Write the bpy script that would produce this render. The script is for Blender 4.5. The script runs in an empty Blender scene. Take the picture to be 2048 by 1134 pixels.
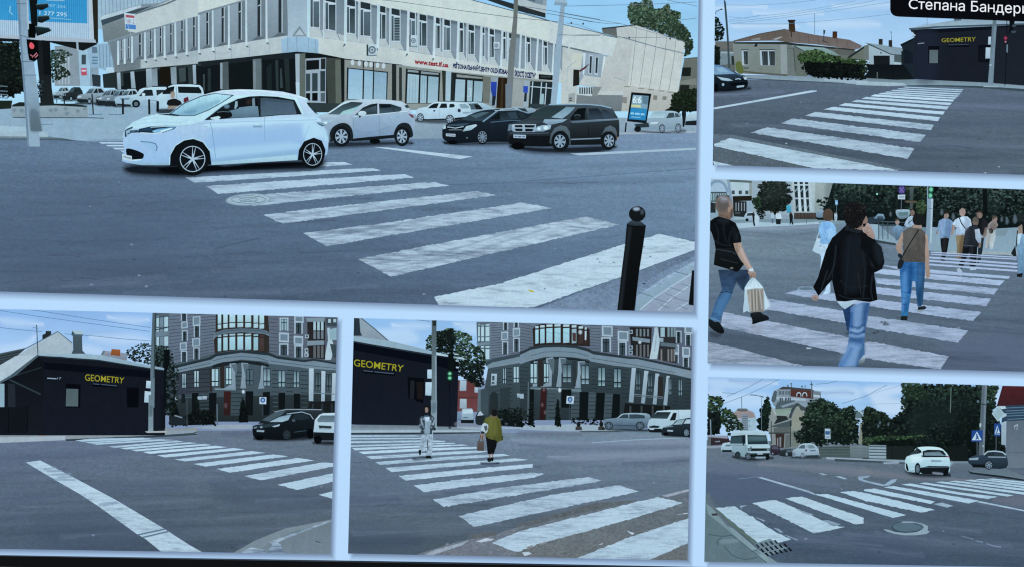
import bpy, math, random
from mathutils import Vector, Matrix, geometry
rnd = random.Random(7)
SC = bpy.context.scene
COL = SC.collection

# ------------------------------------------------------------------ camera
FOC, W, H = 1500.0, 2048, 1134
R = math.radians
CAM_LOC = Vector((0.0, -0.95, 0.60))
CAM_ROT = Matrix.Rotation(R(-3.2), 3, 'Z') @ Matrix.Rotation(R(90 + 1.2), 3, 'X') @ Matrix.Rotation(R(1.25), 3, 'Z')
cam = bpy.data.cameras.new('camera')
cam.sensor_width = 36.0
cam.lens = FOC / W * 36.0
cam.clip_start, cam.clip_end = 0.01, 50
co = bpy.data.objects.new('camera', cam)
COL.objects.link(co)
co.location = CAM_LOC
co.rotation_euler = CAM_ROT.to_euler()
SC.camera = co
DZ = 6e-6          # each painted layer of the picture lies six thousandths of a millimetre over the last


def P(x, y, k=0):
    """photo point -> point on the flat face of the display"""
    d = CAM_ROT @ Vector((x - W / 2, H / 2 - y, -FOC))
    t = (-k * DZ - CAM_LOC.y) / d.y
    return CAM_LOC + d * t


# ------------------------------------------------------------------ colours and materials
def lin(c):
    c /= 255.0
    return c / 12.92 if c <= 0.04045 else ((c + 0.055) / 1.055) ** 2.4


def hx(s):
    '''hex colour; without a leading ! it gets the cool cast that the display's white has'''
    if s[0] == '!':
        return tuple(int(s[i:i + 2], 16) for i in (1, 3, 5))
    r, g, b = (int(s[i:i + 2], 16) for i in (0, 2, 4))
    return (r * (1.03 - 0.10 * r / 255), g + 45 * (g / 255) * (1 - g / 255), b + 185 * (b / 255) ** 2 * (1 - b / 255) * (1 - min(max((b - r - 8) / 60, 0), 0.9)))


def mixc(a, b, t):
    return tuple(a[i] + (b[i] - a[i]) * t for i in range(3))


def nt(m):
    m.use_nodes = True
    t = m.node_tree
    for n in list(t.nodes):
        t.nodes.remove(n)
    return t


class NB:
    def __init__(s, t):
        s.t = t

    def n(s, kind, **kw):
        n = s.t.nodes.new(kind)
        for k, v in kw.items():
            setattr(n, k, v)
        return n

    def l(s, a, b):
        s.t.links.new(a, b)

    def math(s, op, a, b=None, c=None):
        n = s.n('ShaderNodeMath', operation=op)
        for i, v in enumerate((a, b, c)):
            if v is None:
                continue
            if isinstance(v, (int, float)):
                n.inputs[i].default_value = v
            else:
                s.l(v, n.inputs[i])
        return n.outputs[0]

    def noise(s, scale, stretch=(1, 1, 1), detail=3.0, rough=0.6, rot=0.0):
        tc = s.n('ShaderNodeTexCoord')
        mp = s.n('ShaderNodeMapping')
        mp.inputs['Scale'].default_value = stretch
        mp.inputs['Rotation'].default_value = (0, rot, 0)
        s.l(tc.outputs['Object'], mp.inputs['Vector'])
        nz = s.n('ShaderNodeTexNoise')
        nz.inputs['Scale'].default_value = scale
        nz.inputs['Detail'].default_value = detail
        nz.inputs['Roughness'].default_value = rough
        s.l(mp.outputs[0], nz.inputs['Vector'])
        return nz.outputs['Fac']


MATS = {}


def screen_mat(name, layers, wear=None, chroma=0.0, tint=None):
    """lit picture on the display; layers = [(noise scale, amount, stretch, rot)]"""
    m = bpy.data.materials.new(name)
    b = NB(nt(m))
    at = b.n('ShaderNodeAttribute', attribute_name='Col')
    fac = None
    for sc, am, st, ro in layers:
        f = b.math('MULTIPLY_ADD', b.noise(sc, st, rot=ro), 2.0 * am, 1.0 - am)
        fac = f if fac is None else b.math('MULTIPLY', fac, f)
    col = at.outputs['Color']
    if wear:
        sc, st, lo, hi, ro = wear
        f = b.noise(sc, st, detail=5, rough=0.7, rot=ro)
        g = b.noise(sc * 0.22, st, detail=2, rot=ro)
        f = b.math('ADD', b.math('MULTIPLY', f, 0.6), b.math('MULTIPLY', g, 0.4))
        f = b.math('ADD', f, b.math('MULTIPLY_ADD', at.outputs['Alpha'], 0.3, -0.15))
        mr = b.n('ShaderNodeMapRange', interpolation_type='SMOOTHSTEP')
        mr.inputs[1].default_value, mr.inputs[2].default_value = lo, hi
        b.l(f, mr.inputs[0])
        mx = b.n('ShaderNodeMix', data_type='RGBA')
        b.l(mr.outputs[0], mx.inputs[0])
        b.l(col, mx.inputs[6])
        mx.inputs[7].default_value = (lin(100), lin(120), lin(143), 1)
        col = mx.outputs[2]
    sc_ = b.n('ShaderNodeVectorMath', operation='SCALE')
    b.l(col, sc_.inputs[0])
    b.l(fac, sc_.inputs['Scale'])
    last = sc_.outputs[0]
    if tint:
        vt = b.n('ShaderNodeVectorMath', operation='MULTIPLY')
        b.l(last, vt.inputs[0])
        vt.inputs[1].default_value = tint
        last = vt.outputs[0]
    if chroma:
        nz = b.n('ShaderNodeTexNoise')
        nz.inputs['Scale'].default_value = 210
        nz.inputs['Detail'].default_value = 2
        tc = b.n('ShaderNodeTexCoord')
        b.l(tc.outputs['Object'], nz.inputs['Vector'])
        va = b.n('ShaderNodeVectorMath', operation='MULTIPLY_ADD')
        b.l(nz.outputs['Color'], va.inputs[0])
        va.inputs[1].default_value = (2.6 * chroma, 1.6 * chroma, 2.2 * chroma)
        va.inputs[2].default_value = (1 - 1.3 * chroma, 1 - 0.8 * chroma, 1 - 1.1 * chroma)
        vm = b.n('ShaderNodeVectorMath', operation='MULTIPLY')
        b.l(last, vm.inputs[0])
        b.l(va.outputs[0], vm.inputs[1])
        last = vm.outputs[0]
    e = b.n('ShaderNodeEmission')
    b.l(last, e.inputs['Color'])
    o = b.n('ShaderNodeOutputMaterial')
    b.l(e.outputs[0], o.inputs['Surface'])
    MATS[name] = m


screen_mat('plain', [(520, 0.16, (1, 1, 1), 0), (150, 0.14, (1, 1, 1), 0), (30, 0.06, (1, 1, 1), 0)], chroma=0.07, tint=(0.985, 0.985, 0.94))
screen_mat('clean', [(300, 0.05, (1, 1, 1), 0)])
screen_mat('asphalt', [(650, 0.34, (1, 1, 1.2), 0), (230, 0.24, (0.6, 1, 1.6), 0), (60, 0.22, (0.22, 1, 2.4), 0.03), (11, 0.16, (0.4, 1, 2.2), 0)], chroma=0.10, tint=(0.86, 0.93, 0.83))
screen_mat('stone', [(420, 0.15, (1, 1, 1), 0), (110, 0.13, (1, 1, 1), 0), (40, 0.10, (1.5, 1, 0.5), 0)], chroma=0.07, tint=(0.975, 0.98, 0.92))
screen_mat('gravel', [(520, 0.6, (1, 1, 1.4), 0), (160, 0.35, (1, 1, 1.4), 0), (40, 0.22, (0.7, 1, 1.4), 0.4)], chroma=0.08)
screen_mat('leafy', [(380, 0.55, (1, 1, 1), 0), (110, 0.5, (1, 1, 1), 0), (45, 0.3, (1, 1, 1), 0)], chroma=0.08)
screen_mat('glassy', [(120, 0.3, (2.5, 1, 0.6), 0), (500, 0.14, (1, 1, 1), 0)], chroma=0.06)
screen_mat('cloth', [(110, 0.42, (2.2, 1, 0.9), 0.35), (240, 0.3, (1, 1, 1), 0), (520, 0.18, (1, 1, 1), 0)], chroma=0.06)
screen_mat('denim', [(95, 0.5, (0.9, 1, 2.2), 0.25), (230, 0.35, (1, 1, 1), 0), (560, 0.2, (1, 1, 1), 0)], chroma=0.05)
screen_mat('cloudy', [(14, 0.16, (0.5, 1, 1.6), 0.15), (45, 0.07, (0.35, 1, 1.4), -0.1)], chroma=0.03)
screen_mat('paint_up', [(520, 0.2, (1, 1, 1), 0), (120, 0.12, (0.4, 1, 1.6), -0.13)], wear=(210, (0.22, 1, 1.9), 0.42, 0.76, -0.13), chroma=0.04)
screen_mat('paint_down', [(520, 0.2, (1, 1, 1), 0), (120, 0.12, (0.4, 1, 1.6), 0.15)], wear=(210, (0.22, 1, 1.9), 0.42, 0.76, 0.15), chroma=0.04)


def soft_mat():
    m = bpy.data.materials.new('soft')
    b = NB(nt(m))
    at = b.n('ShaderNodeAttribute', attribute_name='Col')
    e = b.n('ShaderNodeEmission')
    b.l(at.outputs['Color'], e.inputs['Color'])
    tr = b.n('ShaderNodeBsdfTransparent')
    mx = b.n('ShaderNodeMixShader')
    b.l(at.outputs['Alpha'], mx.inputs[0])
    b.l(tr.outputs[0], mx.inputs[1])
    b.l(e.outputs[0], mx.inputs[2])
    o = b.n('ShaderNodeOutputMaterial')
    b.l(mx.outputs[0], o.inputs['Surface'])
    MATS['soft'] = m


soft_mat()


def solid_mat(name, rgb, rough, bump=0.0):
    m = bpy.data.materials.new(name)
    b = NB(nt(m))
    p = b.n('ShaderNodeBsdfPrincipled')
    p.inputs['Roughness'].default_value = rough
    mr = b.n('ShaderNodeMix', data_type='RGBA')
    b.l(b.noise(220), mr.inputs[0])
    mr.inputs[6].default_value = tuple(v * 0.85 for v in rgb) + (1,)
    mr.inputs[7].default_value = tuple(min(1, v * 1.15) for v in rgb) + (1,)
    b.l(mr.outputs[2], p.inputs['Base Color'])
    o = b.n('ShaderNodeOutputMaterial')
    b.l(p.outputs[0], o.inputs['Surface'])
    return m


# ------------------------------------------------------------------ zoom frames used while tracing
ZF = dict(A1=(0, 0, 5.12), A2=(400, 0, 5.12), A3=(800, 0, 5.12), A4=(1100, 0, 5.12), A5=(230, 160, 4.6545), A6=(620, 180, 5.12),
          A7=(1000, 180, 5.12), A8=(1000, 380, 4.3614), A9=(0, 180, 8.1), B1=(1410, 0, 6.3), B2=(1728, 0, 6.3), B3=(1410, 160, 3.21),
          C1=(1405, 355, 5.669), C2=(1728, 355, 5.669), C3=(1405, 545, 5.275), C4=(1728, 545, 5.275), E1=(0, 615, 5.669),
          E2=(300, 615, 5.251), E3=(0, 790, 3.297), E4=(340, 790, 3.297), F1=(695, 630, 5.669), F2=(1040, 630, 5.389),
          F3=(695, 800, 5.669), F4=(1040, 800, 3.395), F5=(695, 960, 5.851), D1=(1405, 745, 5.969), D2=(1728, 745, 5.969),
          D3=(1405, 925, 5.425), D4=(1728, 925, 5.425), N=(0, 0, 1.0))
CUR = ZF['N']


def z(k):
    global CUR
    CUR = ZF[k]


def pts(s):
    x0, y0, k = CUR
    if not isinstance(s, str):
        return [(x0 + a / k, y0 + b / k) for a, b in s]
    out = []
    for w in s.split():
        a, b = w.split(',')
        out.append((x0 + float(a) / k, y0 + float(b) / k))
    return out


def spline(ps, n=5, closed=True):
    out, m = [], len(ps)
    rng = range(m) if closed else range(m - 1)
    for i in rng:
        if closed:
            p0, p1, p2, p3 = ps[i - 1], ps[i], ps[(i + 1) % m], ps[(i + 2) % m]
        else:
            p0, p1, p2, p3 = ps[max(i - 1, 0)], ps[i], ps[i + 1], ps[min(i + 2, m - 1)]
        for j in range(n):
            t = j / n
            out.append(tuple(0.5 * (2 * p1[k] + (p2[k] - p0[k]) * t + (2 * p0[k] - 5 * p1[k] + 4 * p2[k] - p3[k]) * t * t
                                    + (3 * p1[k] - p0[k] - 3 * p2[k] + p3[k]) * t ** 3) for k in (0, 1)))
    if not closed:
        out.append(ps[-1])
    return out


def area2(ps):
    return sum(ps[i - 1][0] * ps[i][1] - ps[i][0] * ps[i - 1][1] for i in range(len(ps)))


def inside(p, poly):
    x, y = p
    r = False
    for i in range(len(poly)):
        (x1, y1), (x2, y2) = poly[i - 1], poly[i]
        if (y1 > y) != (y2 > y) and x < (x2 - x1) * (y - y1) / (y2 - y1) + x1:
            r = not r
    return r


def clip(poly, quad):
    """poly: [(x, y, r, g, b, a)] against a convex quad given clockwise in picture coordinates"""
    for i in range(len(quad)):
        (ax, ay), (bx, by) = quad[i - 1], quad[i]
        out = []
        for j in range(len(poly)):
            p, q = poly[j - 1], poly[j]
            dp = (bx - ax) * (p[1] - ay) - (by - ay) * (p[0] - ax)
            dq = (bx - ax) * (q[1] - ay) - (by - ay) * (q[0] - ax)
            if (dp >= 0) != (dq >= 0):
                t = dp / (dp - dq)
                out.append(tuple(p[k] + (q[k] - p[k]) * t for k in range(6)))
            if dq >= 0:
                out.append(q)
        poly = out
        if len(poly) < 3:
            return []
    return poly


# ------------------------------------------------------------------ objects
class Pic:
    """one picture shown on the display: an Empty at the middle of its lower edge"""
    cur = None

    def __init__(s, name, quad, label, cat='photo', group=None):
        s.quad, s.k, s.obs = quad, 10, []
        bl, br = quad[3], quad[2]
        s.org = P((bl[0] + br[0]) / 2, (bl[1] + br[1]) / 2)
        s.e = bpy.data.objects.new(name, None)
        s.e.empty_display_size = 0.02
        s.e.location = s.org
        s.e['label'], s.e['category'] = label, cat
        if group:
            s.e['group'] = group
        COL.objects.link(s.e)
        Pic.cur = s


class O:
    """a flat coloured mesh on the display, a child of the current picture (or of another such mesh)"""
    every = []

    def __init__(s, name, parent=None, label=None, m='plain', k=None):
        s.name, s.parent, s.label, s.m = name, parent, label, m
        s.pic = Pic.cur
        s.v, s.f, s.c, s.mi, s.mats = [], [], [], [], []
        s.ob = None
        O.every.append(s)

    def _tri(s, tri, mat, k):
        q = clip(tri, s.pic.quad)
        if not q:
            return
        if mat not in s.mats:
            s.mats.append(mat)
        i0 = len(s.v)
        for p in q:
            s.v.append(P(p[0], p[1], k) - s.pic.org)
            s.c.append((lin(max(p[2], 0)), lin(max(p[3], 0)), lin(max(p[4], 0)), p[5]))
        s.f.append(tuple(range(i0, i0 + len(q))))
        s.mi.append(s.mats.index(mat))

    def raw(s, poly, mat, k=None):
        """poly of 6-tuples; tessellated, clipped and laid one layer higher"""
        if k is None:
            s.pic.k += 1
            k = s.pic.k
        if len(poly) == 3:
            s._tri(poly, mat, k)
            return
        for t in geometry.tessellate_polygon([[Vector((p[0], p[1], 0)) for p in poly]]):
            s._tri([poly[i] for i in t], mat, k)

    def p(s, pp, c, c2=None, ax='v', m=None, sm=0, wear=0.5, k=None):
        q = pts(pp)
        if sm:
            q = spline(q, sm if sm > 1 else 5)
        c = hx(c)
        if c2:
            c2 = hx(c2)
            i = 1 if ax == 'v' else 0
            lo, hi = min(a[i] for a in q), max(a[i] for a in q)
            poly = [(a[0], a[1]) + mixc(c, c2, (a[i] - lo) / max(hi - lo, 1e-6)) + (wear,) for a in q]
        else:
            poly = [(a[0], a[1]) + c + (wear,) for a in q]
        s.raw(poly, m or s.m, k)
        return s

    def q4(s, pp, cs, m=None, nx=1, ny=1):
        '''quad with one colour per corner'''
        q = pts(pp)
        cs = [hx(c) for c in cs]
        s.pic.k += 1
        for tri in ((0, 1, 2), (0, 2, 3)):
            s._tri([q[i] + tuple(cs[i]) + (0.5,) for i in tri], m or s.m, s.pic.k)
        return s

    def r(s, x0, y0, x1, y1, c, c2=None, ax='v', m=None, sl=0.0):
        """upright rectangle; sl = slope of its top and bottom"""
        d = (x1 - x0) * sl
        return s.p([(x0, y0), (x1, y0 + d), (x1, y1 + d), (x0, y1)], c, c2, ax, m)

    def l(s, pp, w, c, m=None, sm=0, closed=False, al=None):
        q = pts(pp)
        if sm:
            q = spline(q, 6, closed)
        if closed:
            q = q + [q[0], q[1]]
        c = hx(c)
        s.pic.k += 1
        w0, w1 = (w, w) if not isinstance(w, tuple) else w
        left, right = [], []
        n = len(q)
        for i in range(n):
            a, b = q[max(i - 1, 0)], q[min(i + 1, n - 1)]
            dx, dy = b[0] - a[0], b[1] - a[1]
            L = math.hypot(dx, dy) or 1
            h = (w0 + (w1 - w0) * i / max(n - 1, 1)) / 2
            left.append((q[i][0] - dy / L * h, q[i][1] + dx / L * h))
            right.append((q[i][0] + dy / L * h, q[i][1] - dx / L * h))
        col = c + (0.5 if al is None else al,)
        mm = 'soft' if al is not None else (m or s.m)
        for i in range(n - 1):
            for t in ((left[i], left[i + 1], right[i + 1]), (left[i], right[i + 1], right[i])):
                s._tri([a + col for a in t], mm, s.pic.k)
        return s

    def e(s, x, y, rx, ry, c, c2=None, rot=0, n=28, m=None, ax='v', a0=0, a1=360):
        ca, sa = math.cos(R(rot)), math.sin(R(rot))
        q = []
        full = a1 - a0 >= 360
        for i in range(n if full else n + 1):
            t = R(a0 + (a1 - a0) * i / n)
            u, v = rx * math.cos(t), ry * math.sin(t)
            q.append((x + u * ca - v * sa, y + u * sa + v * ca))
        return s.p(q, c, c2, ax, m)

    def soft(s, pp, c, al, fe, sm=1, al2=None):  # also paints contact shadows and highlights into the pictures
        """feathered patch: opaque core shrinking to nothing over fe photo pixels"""
        q = pts(pp)
        if sm:
            q = spline(q, 4)
        if area2(q) < 0:
            q = q[::-1]
        c = hx(c)
        n = len(q)
        inn, out = [], []
        for i in range(n):
            a, b = q[i - 1], q[(i + 1) % n]
            dx, dy = b[0] - a[0], b[1] - a[1]
            L = math.hypot(dx, dy) or 1
            nx, ny = dy / L, -dx / L
            inn.append((q[i][0] - nx * fe / 2, q[i][1] - ny * fe / 2))
            out.append((q[i][0] + nx * fe / 2, q[i][1] + ny * fe / 2))
        s.pic.k += 1
        k = s.pic.k
        for t in geometry.tessellate_polygon([[Vector((p[0], p[1], 0)) for p in inn]]):
            s._tri([inn[i] + c + (al,) for i in t], 'soft', k)
        for i in range(n):
            j = (i + 1) % n
            s._tri([inn[i] + c + (al,), inn[j] + c + (al,), out[j] + c + (0.0,)], 'soft', k)
            s._tri([inn[i] + c + (al,), out[j] + c + (0.0,), out[i] + c + (0.0,)], 'soft', k)
        return s

    def softe(s, x, y, rx, ry, c, al, fe):
        return s.soft([(x + rx * math.cos(R(a)), y + ry * math.sin(R(a))) for a in range(0, 360, 15)], c, al, fe, sm=0)

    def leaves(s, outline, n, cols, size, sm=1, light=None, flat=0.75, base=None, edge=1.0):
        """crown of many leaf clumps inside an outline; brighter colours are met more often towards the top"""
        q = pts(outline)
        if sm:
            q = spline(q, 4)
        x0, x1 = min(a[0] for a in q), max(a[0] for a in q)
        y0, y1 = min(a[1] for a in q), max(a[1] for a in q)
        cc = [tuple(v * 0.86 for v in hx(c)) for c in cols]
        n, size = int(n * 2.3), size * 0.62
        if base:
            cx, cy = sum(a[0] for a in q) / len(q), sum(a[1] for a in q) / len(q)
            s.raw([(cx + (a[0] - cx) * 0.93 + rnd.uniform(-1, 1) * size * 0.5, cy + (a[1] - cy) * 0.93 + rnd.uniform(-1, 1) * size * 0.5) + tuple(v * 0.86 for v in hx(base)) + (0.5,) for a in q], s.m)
        i = tries = 0
        while i < n and tries < n * 30:
            tries += 1
            p = (rnd.uniform(x0, x1), rnd.uniform(y0, y1))
            if not inside(p, q):
                continue
            i += 1
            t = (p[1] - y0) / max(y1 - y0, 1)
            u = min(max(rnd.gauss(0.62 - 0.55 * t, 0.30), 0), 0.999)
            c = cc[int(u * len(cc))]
            r = size * rnd.uniform(0.5, 1.3)
            a0 = rnd.uniform(0, 6.28)
            m_ = rnd.choice((4, 5, 6))
            poly = []
            for j in range(m_):
                rr = r * rnd.uniform(0.55, 1.15)
                t_ = a0 + j * 6.283 / m_
                poly.append((p[0] + rr * math.cos(t_) * edge, p[1] + rr * math.sin(t_) * flat) + tuple(v * rnd.uniform(0.92, 1.08) for v in c) + (0.5,))
            for j in range(1, m_ - 1):
                s._tri([poly[0], poly[j], poly[j + 1]], s.m, s.pic.k + 1 + i % 14)
        s.pic.k += 15
        if n > 500:
            for i in range(n // 45):
                p = (rnd.uniform(x0, x1), rnd.uniform(y0, y1))
                rr = size * rnd.uniform(3, 7)
                if not all(inside((p[0] + u_ * rr * 1.8, p[1] + v_ * rr * 1.5), q) for u_, v_ in ((1, 0), (-1, 0), (0, 1), (0, -1))):
                    continue
                CURS = CUR
                z('N')
                up_ = (p[1] - y0) / max(y1 - y0, 1)
                s.softe(p[0], p[1], rr * rnd.uniform(.8, 1.6), rr, cols[0] if rnd.random() < .3 + .6 * up_ else cols[len(cols) // 2], .30, rr * .9)
                globals()['CUR'] = CURS
        return s

    def text(s, txt, quad, c, m=None, bold=0.0):
        """lettering stretched over quad (top left, top right, bottom right, bottom left)"""
        q = pts(quad)
        cu = bpy.data.curves.new('lettering', 'FONT')
        # letters whose outlines the built-in font overlaps are set with their Latin twins (small capitals for the small one)
        cu.body = ''.join(dict(zip('ЕАОРСТНВМКн', 'EAOPCTHBMKh')).get(ch, ch) for ch in txt)
        cu.small_caps_scale = 0.79
        for i_, ch in enumerate(txt):
            if ch == 'н':
                cu.body_format[i_].use_small_caps = True
        cu.offset = bold
        cu.resolution_u = 3
        t = bpy.data.objects.new('lettering', cu)
        COL.objects.link(t)
        dg = bpy.context.evaluated_depsgraph_get()
        me = bpy.data.meshes.new_from_object(t.evaluated_get(dg))
        COL.objects.unlink(t)
        bpy.data.objects.remove(t)
        xs = [v.co.x for v in me.vertices]
        ys = [v.co.y for v in me.vertices]
        x0, x1, y0, y1 = min(xs), max(xs), min(ys), max(ys)
        c = hx(c)

        def mp(v):
            a, b = (v.co.x - x0) / (x1 - x0), (y1 - v.co.y) / (y1 - y0)
            t_ = [q[0][i] + (q[1][i] - q[0][i]) * a for i in (0, 1)]
            u_ = [q[3][i] + (q[2][i] - q[3][i]) * a for i in (0, 1)]
            return (t_[0] + (u_[0] - t_[0]) * b, t_[1] + (u_[1] - t_[1]) * b)
        s.pic.k += 1
        me.calc_loop_triangles()
        for f in me.loop_triangles:
            s._tri([mp(me.vertices[i]) + c + (0.5,) for i in f.vertices], m or s.m, s.pic.k)
        bpy.data.meshes.remove(me)
        return s


def build_all():
    for s in O.every:
        if s.f:
            me = bpy.data.meshes.new(s.name)
            me.from_pydata([tuple(v) for v in s.v], [], s.f)
            ca = me.color_attributes.new('Col', 'FLOAT_COLOR', 'POINT')
            ca.data.foreach_set('color', [x for c in s.c for x in c])
            for m in s.mats:
                me.materials.append(MATS[m])
            me.polygons.foreach_set('material_index', s.mi)
            me.update()
            # faces look towards the viewer
            s.ob = bpy.data.objects.new(s.name, me)
        elif any(c.parent is s for c in O.every):
            s.ob = bpy.data.objects.new(s.name, None)
            s.ob.empty_display_size = 0.01
        else:
            continue
        COL.objects.link(s.ob)
        s.ob.parent = s.parent.ob if s.parent else s.pic.e
        if s.label:
            s.ob['label'] = s.label


# ------------------------------------------------------------------ things that recur in the pictures
def wheel(car, x, y, rx, ry, tyre='12161d', rim='a3b1c3', dark='171c24', rr=0.74, spokes=5, wd=0.2, hub=True, rot=20, name='wheel', ox=0.0):
    """coordinates in the current zoom frame"""
    w = O(name, car)
    w.e(x, y, rx, ry, tyre, m='clean')
    x += ox
    w.e(x, y, rx * (rr + 0.03), ry * (rr + 0.03), '2a313b', m='clean')
    r = O('rim', w)
    if hub is None:
        return w
    r.e(x, y, rx * rr, ry * rr, dark, m='clean')
    for i in range(spokes):
        a = R(rot + i * 360 / spokes)
        for da in (0,):
            c, s_ = math.cos(a), math.sin(a)
            q = []
            for rad, half in ((0.08, 0.06), (rr, wd * 0.72 if spokes < 9 else .1), (rr, -wd * 0.72 if spokes < 9 else -.1), (0.08, -0.06)):
                q.append((x + rx * (rad * c - half * s_), y + ry * (rad * s_ + half * c)))
            r.p(q, rim, m='clean')
            if spokes <= 6:
                q = []
                for rad, half in ((0.3, 0.02), (rr * 0.97, 0.085), (rr * 0.97, -0.085), (0.3, -0.02)):
                    q.append((x + rx * (rad * c - half * s_), y + ry * (rad * s_ + half * c)))
                r.p(q, dark, m='clean')
    n = 36
    ring = [(x + rx * rr * math.cos(i * 6.2832 / n), y + ry * rr * math.sin(i * 6.2832 / n)) for i in range(n)]
    r.l(ring, max(0.7, rx / CUR[2] * 0.05), rim, closed=True, m='clean')
    r.e(x, y, rx * 0.11, ry * 0.11, rim, m='clean')
    return w


def ragged(o, pp, c, c2=None, wear=0.5, j=0.55, m=None):
    '''painted marking with slightly chipped edges'''
    q = pts(pp)
    out = []
    per = sum(math.hypot(q[i][0] - q[i - 1][0], q[i][1] - q[i - 1][1]) for i in range(len(q)))
    j = min(j, 0.035 * abs(area2(q)) / per)
    for i in range(len(q)):
        a, b = q[i], q[(i + 1) % len(q)]
        L = math.hypot(b[0] - a[0], b[1] - a[1])
        n = max(1, int(L / 5))
        for k in range(n):
            t = k / n
            d = 0 if k == 0 else rnd.gauss(0, j)
            out.append((a[0] + (b[0] - a[0]) * t - (b[1] - a[1]) / max(L, 1) * d, a[1] + (b[1] - a[1]) * t + (b[0] - a[0]) / max(L, 1) * d))
    o.raw([p + tuple(hx(c)) + (wear,) for p in out], m or o.m)
    return o


def crosswalk(label, quads, c='c6d6e8', m='paint_up', cs=None, wear=0.45):
    cw = O('crosswalk', None, label)
    for i, q in enumerate(quads):
        wv = wear[i] if isinstance(wear, (list, tuple)) else wear
        ragged(O('stripe', cw, m=m), q, (cs[i] if cs else c), wear=wv)
    return cw


def shade(c, f):
    return '!%02x%02x%02x' % tuple(int(max(0, min(255, v * f))) for v in hx(c))


def parked(lb, x, y, w, h, c, flip=False, dark=False):
    '''small car seen from its front corner; x, y = ground under its nose, w, h its size in the current zoom frame'''
    o = O('car', None, lb)
    d = -1 if flip else 1
    g = lambda a: ' '.join('%.1f,%.1f' % (x + d * w * float(q.split(',')[0]), y - h * float(q.split(',')[1])) for q in a.split())
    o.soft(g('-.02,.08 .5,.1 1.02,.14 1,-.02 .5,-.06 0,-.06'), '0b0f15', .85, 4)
    o.p(g('0,.12 -.01,.4 .05,.52 .28,.6 .42,.9 .55,.99 .85,.98 .97,.7 1,.5 1,.16 .6,.06 .1,.04'), c, shade(c, .62))
    o.p(g('.3,.6 .43,.88 .6,.9 .5,.62'), '5f7080' if not dark else '46535f', '36424e')
    o.p(g('.54,.62 .64,.9 .82,.9 .93,.66'), '1d242c')
    o.l(g('.7,.92 .72,.64'), 1, c)
    o.p(g('0,.12 0,.28 .34,.26 .36,.06 .1,.04'), '1b2129')
    o.p(g('.02,.44 .13,.48 .15,.38 .03,.34'), 'b7c6d6')
    for u in (.42, .86):
        wh = O('wheel', o)
        a, b = (float(v) for v in g('%g,.14' % u).split(','))
        wh.e(a, b, w * .075, h * .19, '10141a')
        wh.e(a, b, w * .045, h * .12, '7d8997')
    return o


def worn(o, x0, y0, x1, y1, n, slope=0.0):
    '''wheel paths, stains and hairline cracks on a road, in photo pixels'''
    global CUR
    keep, CUR = CUR, ZF['N']
    for i in range(n):
        t = rnd.random() ** 0.8
        x, y = rnd.uniform(x0, x1), y0 + (y1 - y0) * t
        w, h = rnd.uniform(50, 240) * (0.4 + t), (1.5 + 8 * t) * rnd.uniform(0.5, 1.3)
        sl = slope + rnd.uniform(-0.04, 0.04)
        q = [(x + w * u, y + w * u * sl + h * v * rnd.uniform(0.6, 1.2)) for u, v in ((-1, 0), (-.5, -1), (.2, -.9), (1, 0), (.5, 1), (-.3, .8))]
        dk = rnd.random() < .65
        o.soft(q, '!3a475c' if dk else '!7c8dab', rnd.uniform(.08, .2) * (1 if dk else .6), h * 1.6)
        if i % 4 == 0:
            p = [(x, y)]
            for k in range(5):
                p.append((p[-1][0] + rnd.uniform(6, 22) * (.3 + t), p[-1][1] + rnd.uniform(-3, 3) * (.3 + t) + slope * 8))
            o.l(p, rnd.uniform(.7, 1.5), '!36435a', al=rnd.uniform(.25, .55))
        if i % 3 == 0:
            o.softe(x + w * .3, y + h, 1.2 + 2.5 * t, .8 + 1.5 * t, rnd.choice(['!2f3b4f', '!95a5c0']), .5, 1.2)
    CUR = keep
# ------------------------------------------------------------------ the display and its white slide
z('N')
QUADS = dict(
    big=[(-60, -60), (1398, -60), (1387, 625), (-60, 581)],
    house=[(1431, -60), (2110, -60), (2110, 351.5), (1425.5, 330)],
    people=[(1421.5, 357.8), (2110, 381), (2110, 745.5), (1415, 726.5)],
    bus=[(1416, 754), (2110, 774.5), (2110, 1135.5), (1408.5, 1123.5)],
    dark=[(-60, 616.5), (675, 634.5), (661, 1108.5), (-60, 1097)],
    shop=[(708, 636), (1384.5, 655), (1375, 1121), (696, 1107)])
DISPLAY = Pic('display_screen', [(-75, -70), (2125, -70), (2125, 1148), (-75, 1109)],
              'wide flat display with a thin black bezel showing a white slide', 'screen')
DISPLAY.k = 0
sl = O('slide_panel', m='clean')
sl.p('-75,-70 1000,-70 1000,1126 -75,1109', '!badefe', '!b7dafd')
sl.p('1000,-70 2125,-70 2125,1148 1000,1126', '!badefe', '!b7dafd', k=DISPLAY.k)
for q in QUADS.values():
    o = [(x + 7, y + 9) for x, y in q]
    sl.soft(o, '!66799a', 0.75, 17, sm=0)  # drop shadow of each picture, painted onto the slide
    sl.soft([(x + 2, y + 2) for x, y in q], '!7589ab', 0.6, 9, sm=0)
# ================================================================== picture 1: hatchback on a crosswalk before the office block
PIC = Pic('photo', QUADS['big'], 'largest photo on the slide, white hatchback crossing a zebra crossing before a cream office block', 'photo', 'photos of pedestrian crossings on the slide')
PIC.k = 70
GRP = 'photos of pedestrian crossings on the slide'
z('N')
O('sky', m='cloudy').p('-60,-60 1400,-60 1400,240 -60,240', '8fbcf0', 'b4d6f5')
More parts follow.
